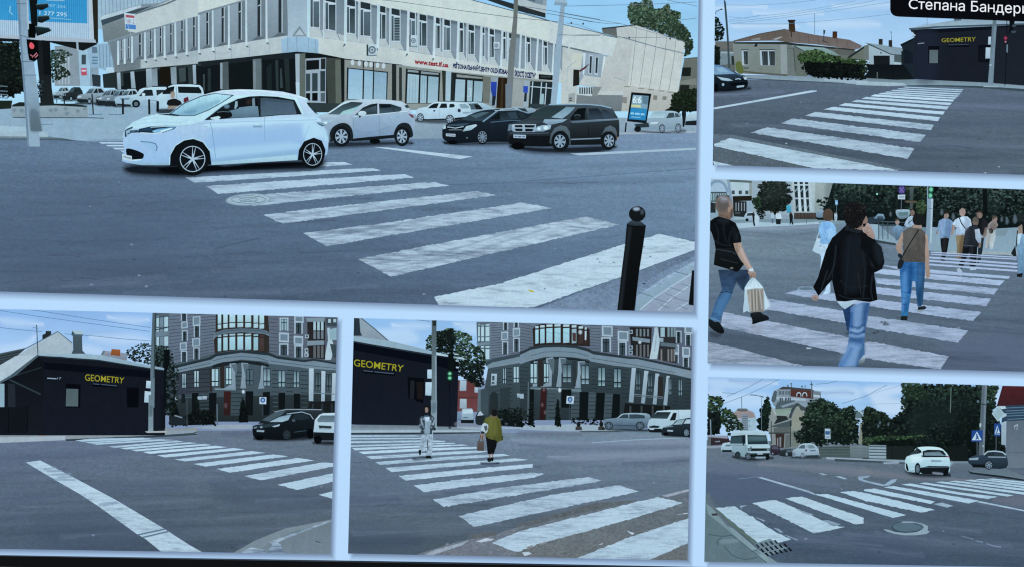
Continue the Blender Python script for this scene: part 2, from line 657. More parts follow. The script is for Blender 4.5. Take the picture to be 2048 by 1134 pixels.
# street ground first
z('N')
rd = O('road', None, 'blue grey asphalt road with tyre marks', m='asphalt')
rd.q4('-60,268 700,272 700,345 -60,345', ['!6a80a6', '!7088ae', '!667c9f', '!5f7394'])
rd.q4('700,272 1400,262 1400,345 700,345', ['!7088ae', '!8299c2', '!7c95bc', '!667c9f'])
rd.q4('-60,345 700,345 700,470 -60,470', ['!5f7394', '!667c9f', '!5d7193', '!586b8b'])
rd.q4('700,345 1400,345 1400,470 700,470', ['!667c9f', '!7c95bc', '!6f87ac', '!5d7193'])
rd.q4('-60,470 700,470 700,640 -60,640', ['!586b8b', '!5d7193', '!4f607d', '!566a87'])
rd.q4('700,470 1400,470 1400,640 700,640', ['!5d7193', '!6f87ac', '!62769a', '!4f607d'])
for a in ('700,340 1400,322 1400,330 700,348', '760,372 1400,350 1400,362 760,386', '0,330 300,336 300,344 0,338'):
    rd.soft(a, '4f5b76', 0.25, 8)
rd.l('640,378 1000,366 1400,336', 1.6, '47526c', al=0.5)
rd.soft('0,400 360,380 420,420 300,560 0,580', '47516a', 0.30, 60)
rd.l('430,497 470,487 520,476', 3, '3f485d', al=0.5)
worn(rd, 0, 300, 1390, 610, 60, -.05)
# pavements
pv = O('pavement', None, 'pale paved pavement and forecourt', m='stone')
z('A9')
pv.p('-500,300 1500,200 2600,260 5000,500 5000,760 2000,800 1400,825 1150,810 780,750 0,740 -500,740', '8fa3c4', '93a6c6')
pv.p('-500,560 480,600 480,690 0,700 -500,700', 'a7bad2')
pv.p('0,690 500,660 780,690 780,760 0,745 -400,745 -400,690', 'a1afbe')
O('kerb', m='stone').p('-500,740 0,745 300,750 780,760 1000,775 1250,825 900,812 600,810 0,800 -500,800', '8b97a6', '2f3846')
pv.p('1400,810 2000,780 4000,780 4000,800 1400,835', '8497ba')
z('N')
pv.p('800,228 1400,238 1400,264 1240,266 1220,272 800,278', '9aa5b6', '8592a8')
pv.p('1200,266 1400,262 1400,265 1200,270', 'a3a5a8')
# buildings far back at the left
bb = O('building', None, 'pale blue grey buildings at the end of the street', m='stone')
z('A1')
bb.p('950,0 2048,0 2048,300 1000,300', '9fb1cd')
for x in range(1040, 1700, 38):
    bb.l([(x, 0), (x + 4, 190 - (x - 1040) * .25)], 1.6, '7f92b0')
bb.p('560,470 830,470 830,880 560,880', '878d92')
for x in range(600, 720, 32):
    bb.r(x, 560, x + 15, 860, 'a9b2b6')
bb.p('800,480 900,470 920,880 820,880', '9db4d8')
bb.p('880,450 1180,440 1180,740 1120,740 1000,690 920,690', '93aad2')
for x in range(1020, 1180, 34):
    bb.l([(x, 460), (x + 5, 690)], 1.5, '6d80a6')
bb.r(835, 560, 880, 660, '3a4250')
for y in (580, 610, 640):
    bb.r(940, y, 1000, y + 16, '5e7aa0')
bb.p('940,480 990,480 1000,540 945,545', '5c6c86')
bb.p('920,690 1010,690 1010,890 920,880', '8a97aa')
bb.p('940,760 1030,770 1030,890 950,880', '2b323d')
bs = O('shop_sign', bb)
bs.p('825,700 885,695 890,770 835,775', 'b94a5c')
bs.r(835, 715, 880, 732, 'd7c9d6')
bs.p('1085,690 1165,690 1170,750 1090,755', 'b7cbe6')

ob = O('office_building', None, 'long cream two storey office block with rows of tall windows and fins', m='stone')
# tower rising behind
z('A3')
ob.p('1150,-60 1510,-60 1490,182 1220,95', 'b4b6b2')
ob.p('1290,-60 1510,-60 1497,60 1380,32 1290,0', '77828f')
ob.p('1300,-60 1380,-60 1385,20 1300,0', '56606e')
ob.p('1460,-60 1505,-60 1500,60 1465,50', '8f959c')
ob.p('860,-10 1000,-10 1490,135 1490,182 1200,110', '262b33')
# left wing
z('A1')
ob.p('1030,185 1060,150 1440,45 1640,30 2048,-130 2048,520 1530,600 1170,745 1150,600 1100,430 1060,430 1045,260', '7e858c')
ob.p('1030,180 1060,155 1440,50 1450,72 1060,205 1030,200', 'b9c3d2')
ob.p('1035,205 1420,90 1560,60 1420,120 1290,170 1045,262', '3b4552')
ob.p('1048,262 1290,185 1385,300 1390,330 1065,432', '7b7e7d', '6d7072')
ob.p('1390,150 2048,-130 2048,155 1390,335 1310,320 1290,190', 'b9bcb6', 'c4c5be')
ob.l('1390,140 1700,40 2048,-110', 3, '5a6470')
ob.p('1120,432 2048,160 2048,525 1175,690', '6e757d')
ob.p('1170,650 1440,612 1440,700 1180,745', '6f7376')
ob.p('1440,612 2048,510 2048,650 1440,702', 'a5a9a8', 'b0b2ae')
z('A2')
ob.p('-20,-60 450,-60 450,0 -20,135', 'cdcec4')
ob.p('-20,130 440,0 900,-30 900,370 -20,510', '7b828a')
ob.p('-20,505 890,365 890,380 830,400 840,545 -20,640', 'bfc1bc', 'b2b5b2')
for x in (160, 325, 510, 715):
    ob.l([(x, 640 - (x * .115) - 130), (x, 635 - x * .112)], 0.9, '8c9296')
fx = [235, 248, 263, 289, 308.6, 328, 349.6, 372, 396.5, 424.4, 456.6, 491.4, 531.8, 575]
z('N')
for i in range(len(fx) - 1):
    a, b = fx[i], fx[i + 1]
    top = lambda x: 86 - 0.32 * (x - 219) + 2
    bot = lambda x: 127 - 0.165 * (x - 228)
    g = b - a
    ob.p([(a, top(a)), (b, top(b)), (b, bot(b)), (a, bot(a) + 1)], '8a9199' if i < 8 else '939aa2', '7c838b')
    w_ = O('window', ob)
    w_.p([(a + g * .58, top(a + g * .58)), (a + g * .74, top(a + g * .74)), (a + g * .74, bot(a + g * .7) - 7), (a + g * .58, bot(a + g * .58) - 5)], '262c35')
    w_.l([(a + g * .75, top(a + g * .75)), (a + g * .75, bot(a + g * .75))], 1.0 + g / 40, 'b7bfc6')
    w_.p([(a + g * .6, top(a + g * .6) + 18), (a + g * .75, top(a + g * .75) + 17), (a + g * .75, top(a + g * .75) + 19), (a + g * .6, top(a + g * .6) + 20)], 'aab2ba')
    ob.p([(a + g * .25, bot(a + g * .25)), (a + g * .62, bot(a + g * .62) - 8), (a + g * .95, bot(a + g * .95) - 3), (a + g * .95, bot(a + g * .95))], '5d646c')
    ob.p([(a + g * .77, top(b) + 4), (b, top(b)), (b, bot(b)), (a + g * .77, bot(b) - 4)], '6d747b')
for i, a in enumerate(fx[:-1]):
    top = 86 - 0.32 * (a - 219) + 1
    bot = 127 - 0.165 * (a - 228) + 4 + i * .35
    ob.p([(a - 1, top), (a + 2.6, top - 1), (a + 3.4, bot), (a - .6, bot)], 'b9c4d2', 'ccd6e0')
    ob.p([(a - .5, bot), (a + 5, bot), (a + 6, bot + 4), (a + 2, bot + 3)], '59616a')
z('A1')
bo = O('billboard_sign', None, 'small red white and blue board hung on the left wing of the office block')
bo.p('1270,130 1380,145 1395,300 1285,305', 'c3cfe0')
bo.p('1285,150 1375,160 1378,185 1290,178', 'a84a58')
bo.p('1285,245 1390,255 1393,300 1288,295', '4a76c4')
bo.text('181-2', '1300,195 1375,200 1378,245 1302,240', '8a5f74')
ob.l('1255,90 1345,370', 1, 'a2acb8')
# corner pier and balcony
z('A2')
ob.p('890,-60 1100,-60 1120,390 905,380', '9aa5b6', 'a9b4c2')
ob.p('1093,-60 1128,-60 1132,385 1100,385', 'b4cbe6', 'c3d9ee')
ob.p('1020,262 1090,372 940,372', '7d848c')
ob.p('1022,298 1068,360 970,360', 'b2b9bd')
bl = O('balcony', ob)
bl.p('830,400 905,380 1000,378 1120,382 1215,408 1210,545 1100,538 990,528 920,532 838,545', '9db6de', '93a9cd')
for a in ('898,385 900,535', '990,380 995,530', '1110,385 1105,535', '1185,400 1188,540'):
    bl.l(a, 1, '6f82a4')
# right wing
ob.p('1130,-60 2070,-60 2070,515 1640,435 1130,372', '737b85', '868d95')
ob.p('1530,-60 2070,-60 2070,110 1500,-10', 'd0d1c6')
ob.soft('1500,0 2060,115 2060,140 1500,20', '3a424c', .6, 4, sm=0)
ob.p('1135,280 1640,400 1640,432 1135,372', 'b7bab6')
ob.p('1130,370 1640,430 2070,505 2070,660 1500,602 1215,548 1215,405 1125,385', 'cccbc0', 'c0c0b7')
ob.l('1130,372 1640,433 2060,503', 1, '868b8c')
z('A3')
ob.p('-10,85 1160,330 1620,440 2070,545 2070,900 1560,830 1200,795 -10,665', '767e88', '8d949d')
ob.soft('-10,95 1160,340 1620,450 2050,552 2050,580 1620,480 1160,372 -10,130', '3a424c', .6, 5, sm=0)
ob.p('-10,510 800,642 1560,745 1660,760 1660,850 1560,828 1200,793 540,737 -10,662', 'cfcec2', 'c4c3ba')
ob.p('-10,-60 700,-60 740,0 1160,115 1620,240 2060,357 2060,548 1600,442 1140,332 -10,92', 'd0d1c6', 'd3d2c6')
ob.l('740,0 1160,112 1620,240 2060,355', 1.6, '4f5863')
sl2 = lambda x: 0
z('N')
F2 = [689, 754.5, 814.6, 867.4, 915, 961, 1003, 1040, 1074, 1106.6, 1137]
topl = lambda x: (17.6 + .211 * (x - 800)) if x < 1022 else (64.5 + .238 * (x - 1022))
sill = lambda x: (72.3 + .117 * (x - 620.7)) if x < 720 else (84 + .174 * (x - 720)) if x < 956 else (125 + .139 * (x - 956))
WN = [(621, 638.5, 0), (651, 671, 0), (694, 710, 0), (721, 741, 0), (760, 771, 0), (783, 799.5, 1), (819, 830, 0), (839, 853, 0), (871.3, 879.5, 0), (888.5, 900, 0),
      (917, 926, 0), (937, 948, 0), (964, 969, 0), (979.5, 988, 0), (1004, 1011, 0), (1018, 1023, 0), (1053, 1060, 0), (1087, 1094, 0), (1114, 1119, 0)]
for i, (a, b, k_) in enumerate(WN):
    t0, t1 = topl(a) + 1, topl(b) + 1
    b0, b1 = sill(a) - 13, sill(b) - 15
    if a < 700:
        b0, b1 = (54, 55.5) if a < 640 else (59, 62) if a < 690 else (66, 68)
    w_ = O('window', ob)
    w_.p([(a - 1.5, t0), (b + 1.5, t1), (b + 1.5, b1 + 1.5), (a - 1.5, b0 + 1.5)], 'c3ccd4')
    h = b0 - t0
    w_.p([(a, t0 + 1), (b, t1 + 1), (b, t1 + h * .2), (a, t0 + h * .2)], '262d36')
    md = a + (b - a) * .3
    w_.p([(a, t0 + h * .25), (md - .6, t0 + h * .25), (md - .6, b0 - .5), (a, b0 - .5)], '4a5665', '3a4450')
    w_.p([(md + .6, t1 + h * .25), (b, t1 + h * .25), (b, b1 - .5), (md + .6, b0 - .5)], '2c343d' if i % 3 else '55626f', '4a545e')
    if k_:
        for j in range(9):
            w_.l([(md + 1, t1 + h * (.3 + j * .08)), (b, t1 + h * (.3 + j * .08))], 1, '8b979f')
    # slanting sill under the window and the secondary fin
    ob.p([(a - 2, b0 + 2), (b + 2, b1 + 2), (b + 9, sill(b + 9) + 1), (a - 2, sill(a))], 'b9bbb6')
    ob.l([(b + 2, b1 + 2), (b + 9, sill(b + 9))], 1.2, '6b727a')
for x in (648, 718, 780, 836, 886, 934, 977, 1015, 1051, 1085):
    s_ = 2.4 if x < 800 else 1.8
    ob.p([(x - s_ / 2, topl(x)), (x + s_ / 2, topl(x)), (x + s_ / 2 - .6, sill(x)), (x - s_ / 2 - .6, sill(x))], 'c9d0d4')
for i, x in enumerate(F2):
    s_ = 5.4 - i * .22
    dx = -1.5 - i * .28
    e = sill(x) + 10 - i * .3
    ob.p([(x, topl(x) - 1), (x + s_, topl(x)), (x + s_ + dx, e), (x + dx, e - .5)], 'b9cbe0' if i < 2 else 'c2cbd4', 'd0d9e0')
    ob.p([(x + dx - 2, e + 4), (x + dx + s_ - 1, e - .5), (x + dx + s_ - 3, e - 4), (x + dx, e - 2)], '5d656e')
# ground floor
z('A2')
gf = O('ground_floor', ob, m='stone')
gf.p('-20,632 400,592 840,543 990,528 1215,546 1500,602 2070,662 2070,1150 -20,1150', '12161c')
gf.p('-20,640 840,548 990,532 1060,540 1060,600 640,610 300,650 -20,690', '1b2028')
for a, c in (('600,640 640,640 640,910 600,910', '1f262d'), ('680,700 730,640 735,930 690,930', '1c2228'), ('770,620 800,610 805,930 780,930', '2c3339'), ('860,600 910,600 920,930 880,930', '22282e'),
             ('80,700 110,700 110,930 80,930', '252c33'), ('30,760 48,760 48,930 35,930', '3b434a'), ('820,700 835,700 850,900 820,900', '343b43')):
    gf.p(a, c)
z('A1')
gf.p('1180,742 1440,702 2060,648 2060,1000 1180,960', '14181f')
gf.p('1180,742 1440,702 2060,648 2060,672 1440,730 1180,765', '2b3138')
for a, c in (('1050,760 1200,735 1200,900 1060,900', '23292f'), ('1230,745 1260,745 1265,880 1235,880', '363c42'), ('1640,690 1740,680 1740,870 1640,860', '191412'), ('1800,690 1900,680 1900,870 1800,860', '20252b'),
             ('1830,700 1900,690 1905,830 1840,840', '3a4248'), ('1925,690 1975,680 1975,860 1930,860', '2f363d')):
    gf.p(a, c)
for a in ('1195,745 1232,740 1240,915 1205,915', '1335,735 1372,730 1390,905 1345,905', '1495,705 1555,700 1560,890 1500,890', '1550,705 1610,700 1615,880 1560,880', '1745,690 1805,682 1810,860 1755,860', '1972,665 2005,662 2010,860 1980,860'):
    O('column', gf, m='stone').p(a, 'a3adb9' if '1550' not in a[:5] and '1745' not in a[:5] else '7c8286', '8d97a2')
z('A2')
for a, c in (('205,640 290,630 295,915 215,920', '4d5257'), ('540,605 628,600 630,912 545,912', '5f6468'), ('975,552 1020,550 1020,985 985,975', 'a2aab0'), ('1020,550 1078,545 1082,1020 1022,985', '5d605c')):
    O('column', gf, m='stone').p(a, c)
gf.r(207, 645, 230, 910, '8f969c')
gf.r(545, 620, 570, 910, '767b7e')
gf.p('980,840 1020,845 1020,980 985,975', 'b9cbe2')
gf.p('1290,590 1480,600 1480,1100 1310,1100', '3b3d3c')
gf.p('1385,610 1440,610 1450,1080 1390,1080', '5d5e58')
gf.p('1440,600 1480,600 1475,1080 1450,1080', '15181c')
dr = O('door', gf)
dr.p('1080,600 1290,590 1290,1055 1080,1050', '9aa2a8')
for a, c in (('1087,620 1220,612 1220,708 1087,718', '12141a'), ('1238,600 1285,598 1285,708 1238,708', '20242a'), ('1085,755 1128,752 1128,932 1085,935', '37414c'), ('1148,750 1205,748 1205,932 1148,935', '333c46'),
             ('1232,728 1282,726 1282,935 1232,935', '2c343d'), ('1085,955 1128,952 1128,1030 1085,1030', '0e1116'), ('1148,952 1205,950 1205,1032 1148,1032', '0c0f14'), ('1235,952 1280,950 1280,1040 1235,1040', '4e565e')):
    dr.p(a, c)
gf.p('1120,1050 1300,1055 1480,1060 1480,1150 1120,1150', '2d343b')
gf.p('1480,610 2070,668 2070,1150 1480,1150', '8a877f')
gf.p('1965,655 2010,660 2010,1040 1965,1040', '202428')


def shopwin(outer, panes, bars):
    w = O('shop_window', gf)
    w.p(outer, '1a1e24')
    for t in panes:
        w.p(*t)
    for a in bars:
        w.p(a, '1a1e24')


shopwin('1505,690 1925,735 1915,1030 1500,1020', [('1522,702 1668,718 1662,1020 1515,1015', '8fabd4', 'a6c0e2'), ('1683,720 1772,730 1765,1022 1676,1020', '8fabd2', '9fb8d8'), ('1785,732 1912,745 1905,1022 1778,1022', '869fc6', '97aecd')], [])
for x in (1562, 1632, 1700, 1752, 1818, 1880):
    gf.e(x, 640 + (x - 1562) * .11, 19, 28, 'c3c8c2', m='clean')
gf.l('1672,620 1672,700', 2.4, '1d2126')
gf.l('1775,640 1775,730', 2.4, '1d2126')
z('A3')
gf.p('-10,665 540,735 1200,795 1560,828 1560,1126 -10,1126', '8b8981')
gf.p('-10,690 20,690 20,1030 -10,1030', '2a2f33')
gf.p('430,720 470,725 465,1040 440,1040', '2b2d2b')
gf.p('470,725 530,735 520,1035 465,1030', 'a3b1c2', 'a9b9cd')
gf.p('525,740 555,745 545,1035 515,1035', '22262a')
shopwin('60,700 415,745 400,1060 50,1060', [('80,755 195,768 185,1055 68,1055', 'a3b7c7', '9cb1c6'), ('212,770 275,778 268,1055 205,1055', '93a9bf', 'a4b9cf'), ('290,780 395,790 385,1055 282,1055', '8ea4b8', 'a1b6cd'), ('80,712 190,725 190,745 78,735', '8b8f8b'), ('215,730 395,750 395,768 215,755', '85898a')], [])
for x in (100, 135, 160, 230, 255):
    gf.l([(x, 775), (x - 8, 1050)], 1, '8299af')
shopwin('555,745 860,780 845,1050 545,1040', [('572,810 668,818 660,1038 560,1038', '9db1c2', 'a2b6c8'), ('690,820 745,826 738,1038 685,1038', '93a8b9', 'a0b4c6'), ('760,828 850,835 838,1042 752,1040', '8ba0b2', '9db2c4'), ('580,760 845,790 845,808 580,790', '84847d')], [])
gf.l('700,905 725,905 722,985 690,985', 2, 'bccbd8')
gf.p('850,780 930,790 920,1060 845,1050', '6b6862')
gf.p('930,790 1000,795 985,1110 915,1060', '8d949a')
gf.p('1000,790 1110,800 1095,1110 985,1105', '251b17')
gf.p('1040,800 1060,800 1050,1105 1025,1105', '3a2a22')
gf.p('1160,805 1270,815 1262,1100 1145,1100', '9b9992')
gf.p('1270,820 1330,828 1310,1095 1262,1090', '9aa3ab')
ent = O('entrance', gf)
ent.p('1335,830 1570,840 1550,1120 1315,1110', '1f272f')
for a in ('1335,885 1565,905', '1450,840 1430,1110', '1500,850 1480,1110', '1360,835 1340,1105'):
    ent.l(a, 2, 'b6c2cc')
ent.p('1440,960 1475,960 1468,1105 1432,1105', '98aebb')
gf.p('1340,1060 1500,1070 1500,1110 1330,1100', '2e3640')
rsn = O('wall_lettering', gf)
rsn.text('www.test.if.ua', '150,600 497,643 495,693 147,655', '8d1d2c', bold=0.045)
bsn = O('wall_lettering', gf)
bsn.text('РЕГІОНАЛЬНИЙ ЦЕНТР ОЦІНЮВАННЯ', '545,634 1160,706 1158,780 540,706', '141f58', bold=0.055)
bsn.text('ЯКОСТІ ОСВІТИ', '1172,716 1378,744 1376,808 1170,784', '141f58', bold=0.055)
gf.p('1420,758 1565,770 1562,822 1420,812', '15181d')
gf.r(1440, 775, 1545, 795, '33383f')
ps = O('blue_sign', None, 'blue plaques beside the brown door of the office block')
ps.p('930,835 992,840 985,985 945,985 930,920', '2a3fae', '24368f')
ps.p('1262,880 1312,882 1308,950 1262,948', '2f46b4')
ps.p('945,985 985,985 970,1080 940,1080', '1c2230')
ps.p('1275,950 1300,950 1295,1040 1268,1040', '20242c')
# porch block with flags and the windowless east wing
z('A4')
ob.p('-10,205 130,248 500,335 700,392 640,575 -10,435', 'cacbc4')
ob.l('130,248 500,335 695,390', 1.4, '4f5863')
ob.p('130,480 340,530 345,780 280,880 280,1126 110,1126', 'bdbab0', 'c6c2b6')
ob.p('225,540 340,555 330,690 220,680', 'cdc8b4')
ob.p('340,530 640,575 530,790 520,890 290,865', '9aa1aa', '8e959d')
ob.p('345,770 520,795 525,892 290,866 340,790', 'c2beb4')
for a in ('400,560 437,562 425,760 392,752', '462,580 498,582 490,770 455,765'):
    w_ = O('window', ob)
    w_.p(a, 'b5bdc4')
    x = int(a[:3])
    w_.p([(x + 9, 575 + (x - 400) * .2), (x + 30, 577 + (x - 400) * .2), (x + 22, 750), (x + 2, 745)], '29313b')
ob.p('340,540 365,545 352,760 335,765', 'ced5da')
ob.p('548,575 570,578 545,800 522,795', 'd3d6d4')
ob.p('530,290 690,270 690,385 540,335', '58565a', '6a655f')
ob.p('530,285 870,250 885,262 690,282 540,298', '34373c')
ob.p('680,285 885,258 850,560 800,890 760,930 475,930 530,780 575,580 640,572 690,390', 'bfbbb3', 'bcb6ab')
ob.p('850,440 870,430 825,880 800,880', 'd1cec6')
ob.p('875,258 1385,432 1310,950 800,890', 'c3bfb6', 'cdc8bb')
ob.l('880,255 1385,430', 1.4, '6a6a6c')
for a in ('890,270 875,420 825,880', '995,305 975,480 918,885', '1095,345 1078,520 1018,905', '1195,380 1178,560 1120,920', '1290,410 1272,580 1215,930'):
    ob.l(a, 1.1, '8b8986')
ob.p('480,930 750,930 740,975 470,970', 'c6c2b9')
ob.p('275,965 745,975 735,1140 260,1140', '787879', '6d6e70')
ob.p('290,890 530,890 475,985 280,975', '83827f')
sw = O('window', ob)
sw.p('290,885 440,895 430,985 280,970', 'c3c6c4')
for x in range(300, 430, 24):
    sw.r(x, 895, x + 14, 962, '3c434b')
ob.p('755,880 855,875 900,890 960,890 1060,910 1160,920 1250,935 1335,945 1320,1060 1240,1060 1235,1140 730,1140 745,990', 'beb6aa', 'b2a99c')
for x in (760, 905, 1005, 1110, 1205):
    ob.l([(x, 885 + (x - 760) * .13), (x + 60, 888 + (x - 760) * .13)], 2, '8a8176')
for x in (1060, 1155, 1250):
    ob.p([(x, 975 + (x - 1060) * .1), (x + 40, 978 + (x - 1060) * .1), (x + 35, 1025), (x - 5, 1020)], '7d756c')
ob.p('740,990 790,995 785,1060 740,1050', '857d76')
ob.l('650,790 690,800 720,812 770,825', 1.6, 'a39f9a')
ob.p('190,960 260,950 255,1050 185,1050', '9f9c94')
ob.r(195, 1000, 225, 1012, '3c3f44')
ob.r(195, 1022, 225, 1034, '3c3f44')
fl = O('flag', None, 'dark flag and dull red flag on poles above the office porch')
fl.p('240,710 300,715 300,870 235,885', '1f1d1d')
fl.p('300,720 400,655 365,700 305,740', '5d2636')
fl.l('185,690 270,620', 1.6, '9da5a5')
fl.l('180,690 170,930', 1.4, 'a8adad')
fl.l('300,725 400,655', 1.2, '3c3438')
# ac units
for zz, a, b, r in (('A2', (1705, 455), (1810, 565), 38), ('A3', (95, 360), (172, 470), 24), ('A3', (945, 430), (1020, 500), 20)):
    z(zz)
    ac = O('air_conditioner', None, 'white air conditioner unit on the office wall' if zz == 'A2' else 'air conditioner unit set beside an upper window')
    ac.r(a[0], a[1], a[0] + (b[0] - a[0]) * .2, b[1], '2f3840')
    ac.r(a[0] + (b[0] - a[0]) * .18, a[1], b[0], b[1], 'c2cdd8', 'aeb9c4')
    cx, cy = a[0] + (b[0] - a[0]) * .55, (a[1] + b[1]) / 2
    ac.e(cx, cy, r, r * 1.05, '5e6873')
    ac.e(cx, cy, r * .6, r * .65, 'aab4be')
    ac.e(cx, cy, r * .25, r * .25, '47515c')
    ac.r(a[0], b[1], b[0], b[1] + 8, '59616a')
# house and tree behind the east wing
z('A4')
tr = O('tree', None, 'tall leafy tree rising behind the windowless east wing', m='leafy')
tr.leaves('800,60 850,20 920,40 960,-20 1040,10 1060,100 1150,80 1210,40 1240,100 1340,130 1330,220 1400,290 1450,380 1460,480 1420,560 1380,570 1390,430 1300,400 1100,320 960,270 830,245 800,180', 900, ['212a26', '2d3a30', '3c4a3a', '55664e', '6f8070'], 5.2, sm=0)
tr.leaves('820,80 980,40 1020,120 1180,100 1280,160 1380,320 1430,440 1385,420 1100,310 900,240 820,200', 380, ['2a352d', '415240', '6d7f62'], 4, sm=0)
hb = O('house', None, 'grey brown house at the far right of the office block', m='stone')
hb.p('1375,605 1510,590 1510,1140 1300,1140 1310,950', '67655f', '5f5d58')
hb.l('1370,600 1510,588', 1.5, '3a3f44')
hb.p('1355,690 1445,690 1440,780 1345,780', '191c1f')
hb.p('1335,870 1430,870 1415,950 1320,950', '1d2022')
hb.p('1330,830 1500,800 1500,870 1325,862', '79766e')
bsh = O('bush', None, 'dark green bushes beside the far house', m='leafy')
bsh.leaves('1260,950 1400,920 1510,900 1510,1140 1230,1140 1240,1060', 160, ['161d18', '1f2921', '2f3d30'], 5, sm=0, base='1a211c')
bsh.leaves('1180,1120 1300,1100 1330,1126 1330,1260 1200,1260', 90, ['10161a', '182019', '222c24'], 4, sm=0, base='12181a')
# parked cars of the forecourt, from the back of the row to the front
z('A1')
for a in (('white car at the far end of the parked row', 545, 1010, 170, 125, 'b9cbe4', False), ('dark car second in the parked row', 640, 1030, 210, 140, '2c323b', True), ('silver car in the middle of the parked row', 790, 1060, 300, 170, 'a9bad2', False),
          ('black car after the silver one in the parked row', 985, 1070, 230, 150, '20262e', True), ('grey car with a pale bonnet in the parked row', 1010, 1075, 220, 165, '9fb0ca', False), ('pale blue car in the parked row', 1090, 1080, 230, 165, '8b9cb8', False), ('pale car beside the white saloon', 1170, 1085, 260, 175, 'b5c6de', False)):
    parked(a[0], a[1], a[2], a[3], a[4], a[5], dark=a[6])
wc = O('car', None, 'white saloon car parked beside the white van')
wc.p('1180,1030 1200,990 1300,975 1440,960 1560,920 1700,915 1720,1080 1560,1085 1240,1085 1190,1070', 'bdd1ec', '8fa5c6', sm=4)
wc.p('1330,990 1400,960 1430,915 1470,900 1580,890 1700,890 1720,930 1700,1060 1400,1040', 'c3d7ef', 'a3b7d5')
wc.p('1420,985 1480,920 1560,918 1570,980', '1c222b')
wc.p('1600,920 1690,920 1690,975 1605,978', '232a33')
wc.e(1470, 968, 18, 16, 'c9dbf0')
wc.l('1450,1035 1700,1025', 1, '6d83a8')
O('headlamp', wc).p('1230,1005 1330,1000 1320,1020 1240,1030', '6b7f9a')
O('wheel', wc).e(1393, 1062, 42, 40, '0f1319').e(1393, 1064, 22, 22, '59636f')
wc.p('1190,1060 1340,1070 1340,1092 1200,1080', '1b212a')
z('A5')
vn = O('van', None, 'white van with a dark side window parked behind the hatchback')
vn.p('385,270 382,170 400,140 450,110 500,60 540,42 700,40 790,48 815,75 832,140 700,190 620,240 480,275 400,285', 'c5daf0', 'a9bfdc')
vn.p('440,120 490,70 555,58 545,110 520,130 445,132', '141920')
vn.p('585,60 780,65 805,100 805,125 590,120', '151a21')
vn.p('480,130 810,130 760,190 640,230 500,240', 'b3c9e4', 'a5badb')
vn.l('570,60 575,180', 1.2, '8196b4')
O('tail_lamp', vn).p('640,170 680,155 690,200 650,220 638,200', '5a2430')
vn.p('385,190 410,200 410,285 395,300 385,280', '14181f')
vn.soft('400,270 560,270 520,310 400,310', '0c1016', 0.9, 4)
pn = O('person', None, 'person in a black t-shirt standing in front of the white van')
pn.p('520,115 545,105 560,125 556,155 545,175 525,170 515,145', 'a08878')
pn.p('490,190 520,178 560,172 610,195 625,225 590,240 500,240 480,225', '17181d')
pn.p('490,240 600,240 560,260 500,275 490,262', '8f7a6e')
pn.p('513,130 518,108 545,100 560,118 550,112 528,118', '6c6460')
# bollards of the forecourt
for k_, a in enumerate(('74,180 74,320', '317,180 320,320')):
    bd = O('bollard', None, 'thin black bollard on the forecourt edge')
    bd.l(a, 4.2, '161a20')
z('A9')
for a in ('1040,60 1042,230', '918,150 920,210', '1490,60 1512,395', '1990,140 2000,395'):
    O('bollard', None, 'thin black bollard on the forecourt edge').l(a, 2.6 if a < '12' or a[0] != '9' else 1.5, '1a1f27')
# planter with tree
z('A1')
t2 = O('tree', None, 'dark conifer growing in the stone planter behind the signal', m='leafy')
tk = O('trunk', t2, m='stone')
tk.p('350,350 505,400 520,700 530,900 555,1070 415,1070 400,800', '15171d', '1d2027')
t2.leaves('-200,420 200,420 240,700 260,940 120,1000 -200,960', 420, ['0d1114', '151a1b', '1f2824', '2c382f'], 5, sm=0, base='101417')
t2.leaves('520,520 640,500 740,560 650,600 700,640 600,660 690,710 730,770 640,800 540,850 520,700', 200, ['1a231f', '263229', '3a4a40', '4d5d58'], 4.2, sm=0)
t2.leaves('380,820 440,830 430,1010 400,1000', 40, ['12171a', '28323a', '49545e'], 4, sm=0)
for y in (880, 930, 965, 1000):
    t2.l([(0, y), (80, y + 6)], 2, '5d6a78')
pl = O('planter', None, 'round weathered stone planter around the dark tree', m='stone')
z('A9')
pl.p('170,250 300,200 700,215 1100,225 1430,260 1430,300 1425,440 1200,450 460,450 210,440 175,390', '98a2a6', '87919a')
pl.p('200,240 320,195 900,220 1200,225 1420,258 1400,278 900,250 450,262 200,270', '1c2227')
for x, y in ((230, 320), (820, 330), (900, 320), (1060, 300), (1080, 380), (1260, 340), (1370, 300), (350, 330)):
    pl.soft([(x, y - 30), (x + 40, y), (x, y + 35), (x - 30, y)], '5f6a75', 0.6, 3)
pl.l('205,442 470,448 1500,450 1680,458', 1.6, '333c48')
for a in ('640,555 860,553', '1440,398 1660,395', '1760,398 1980,395'):
    pl.l(a, 1.4, '5f6f8a')
pl.p('-300,170 200,170 180,300 -300,330', '1d2322')
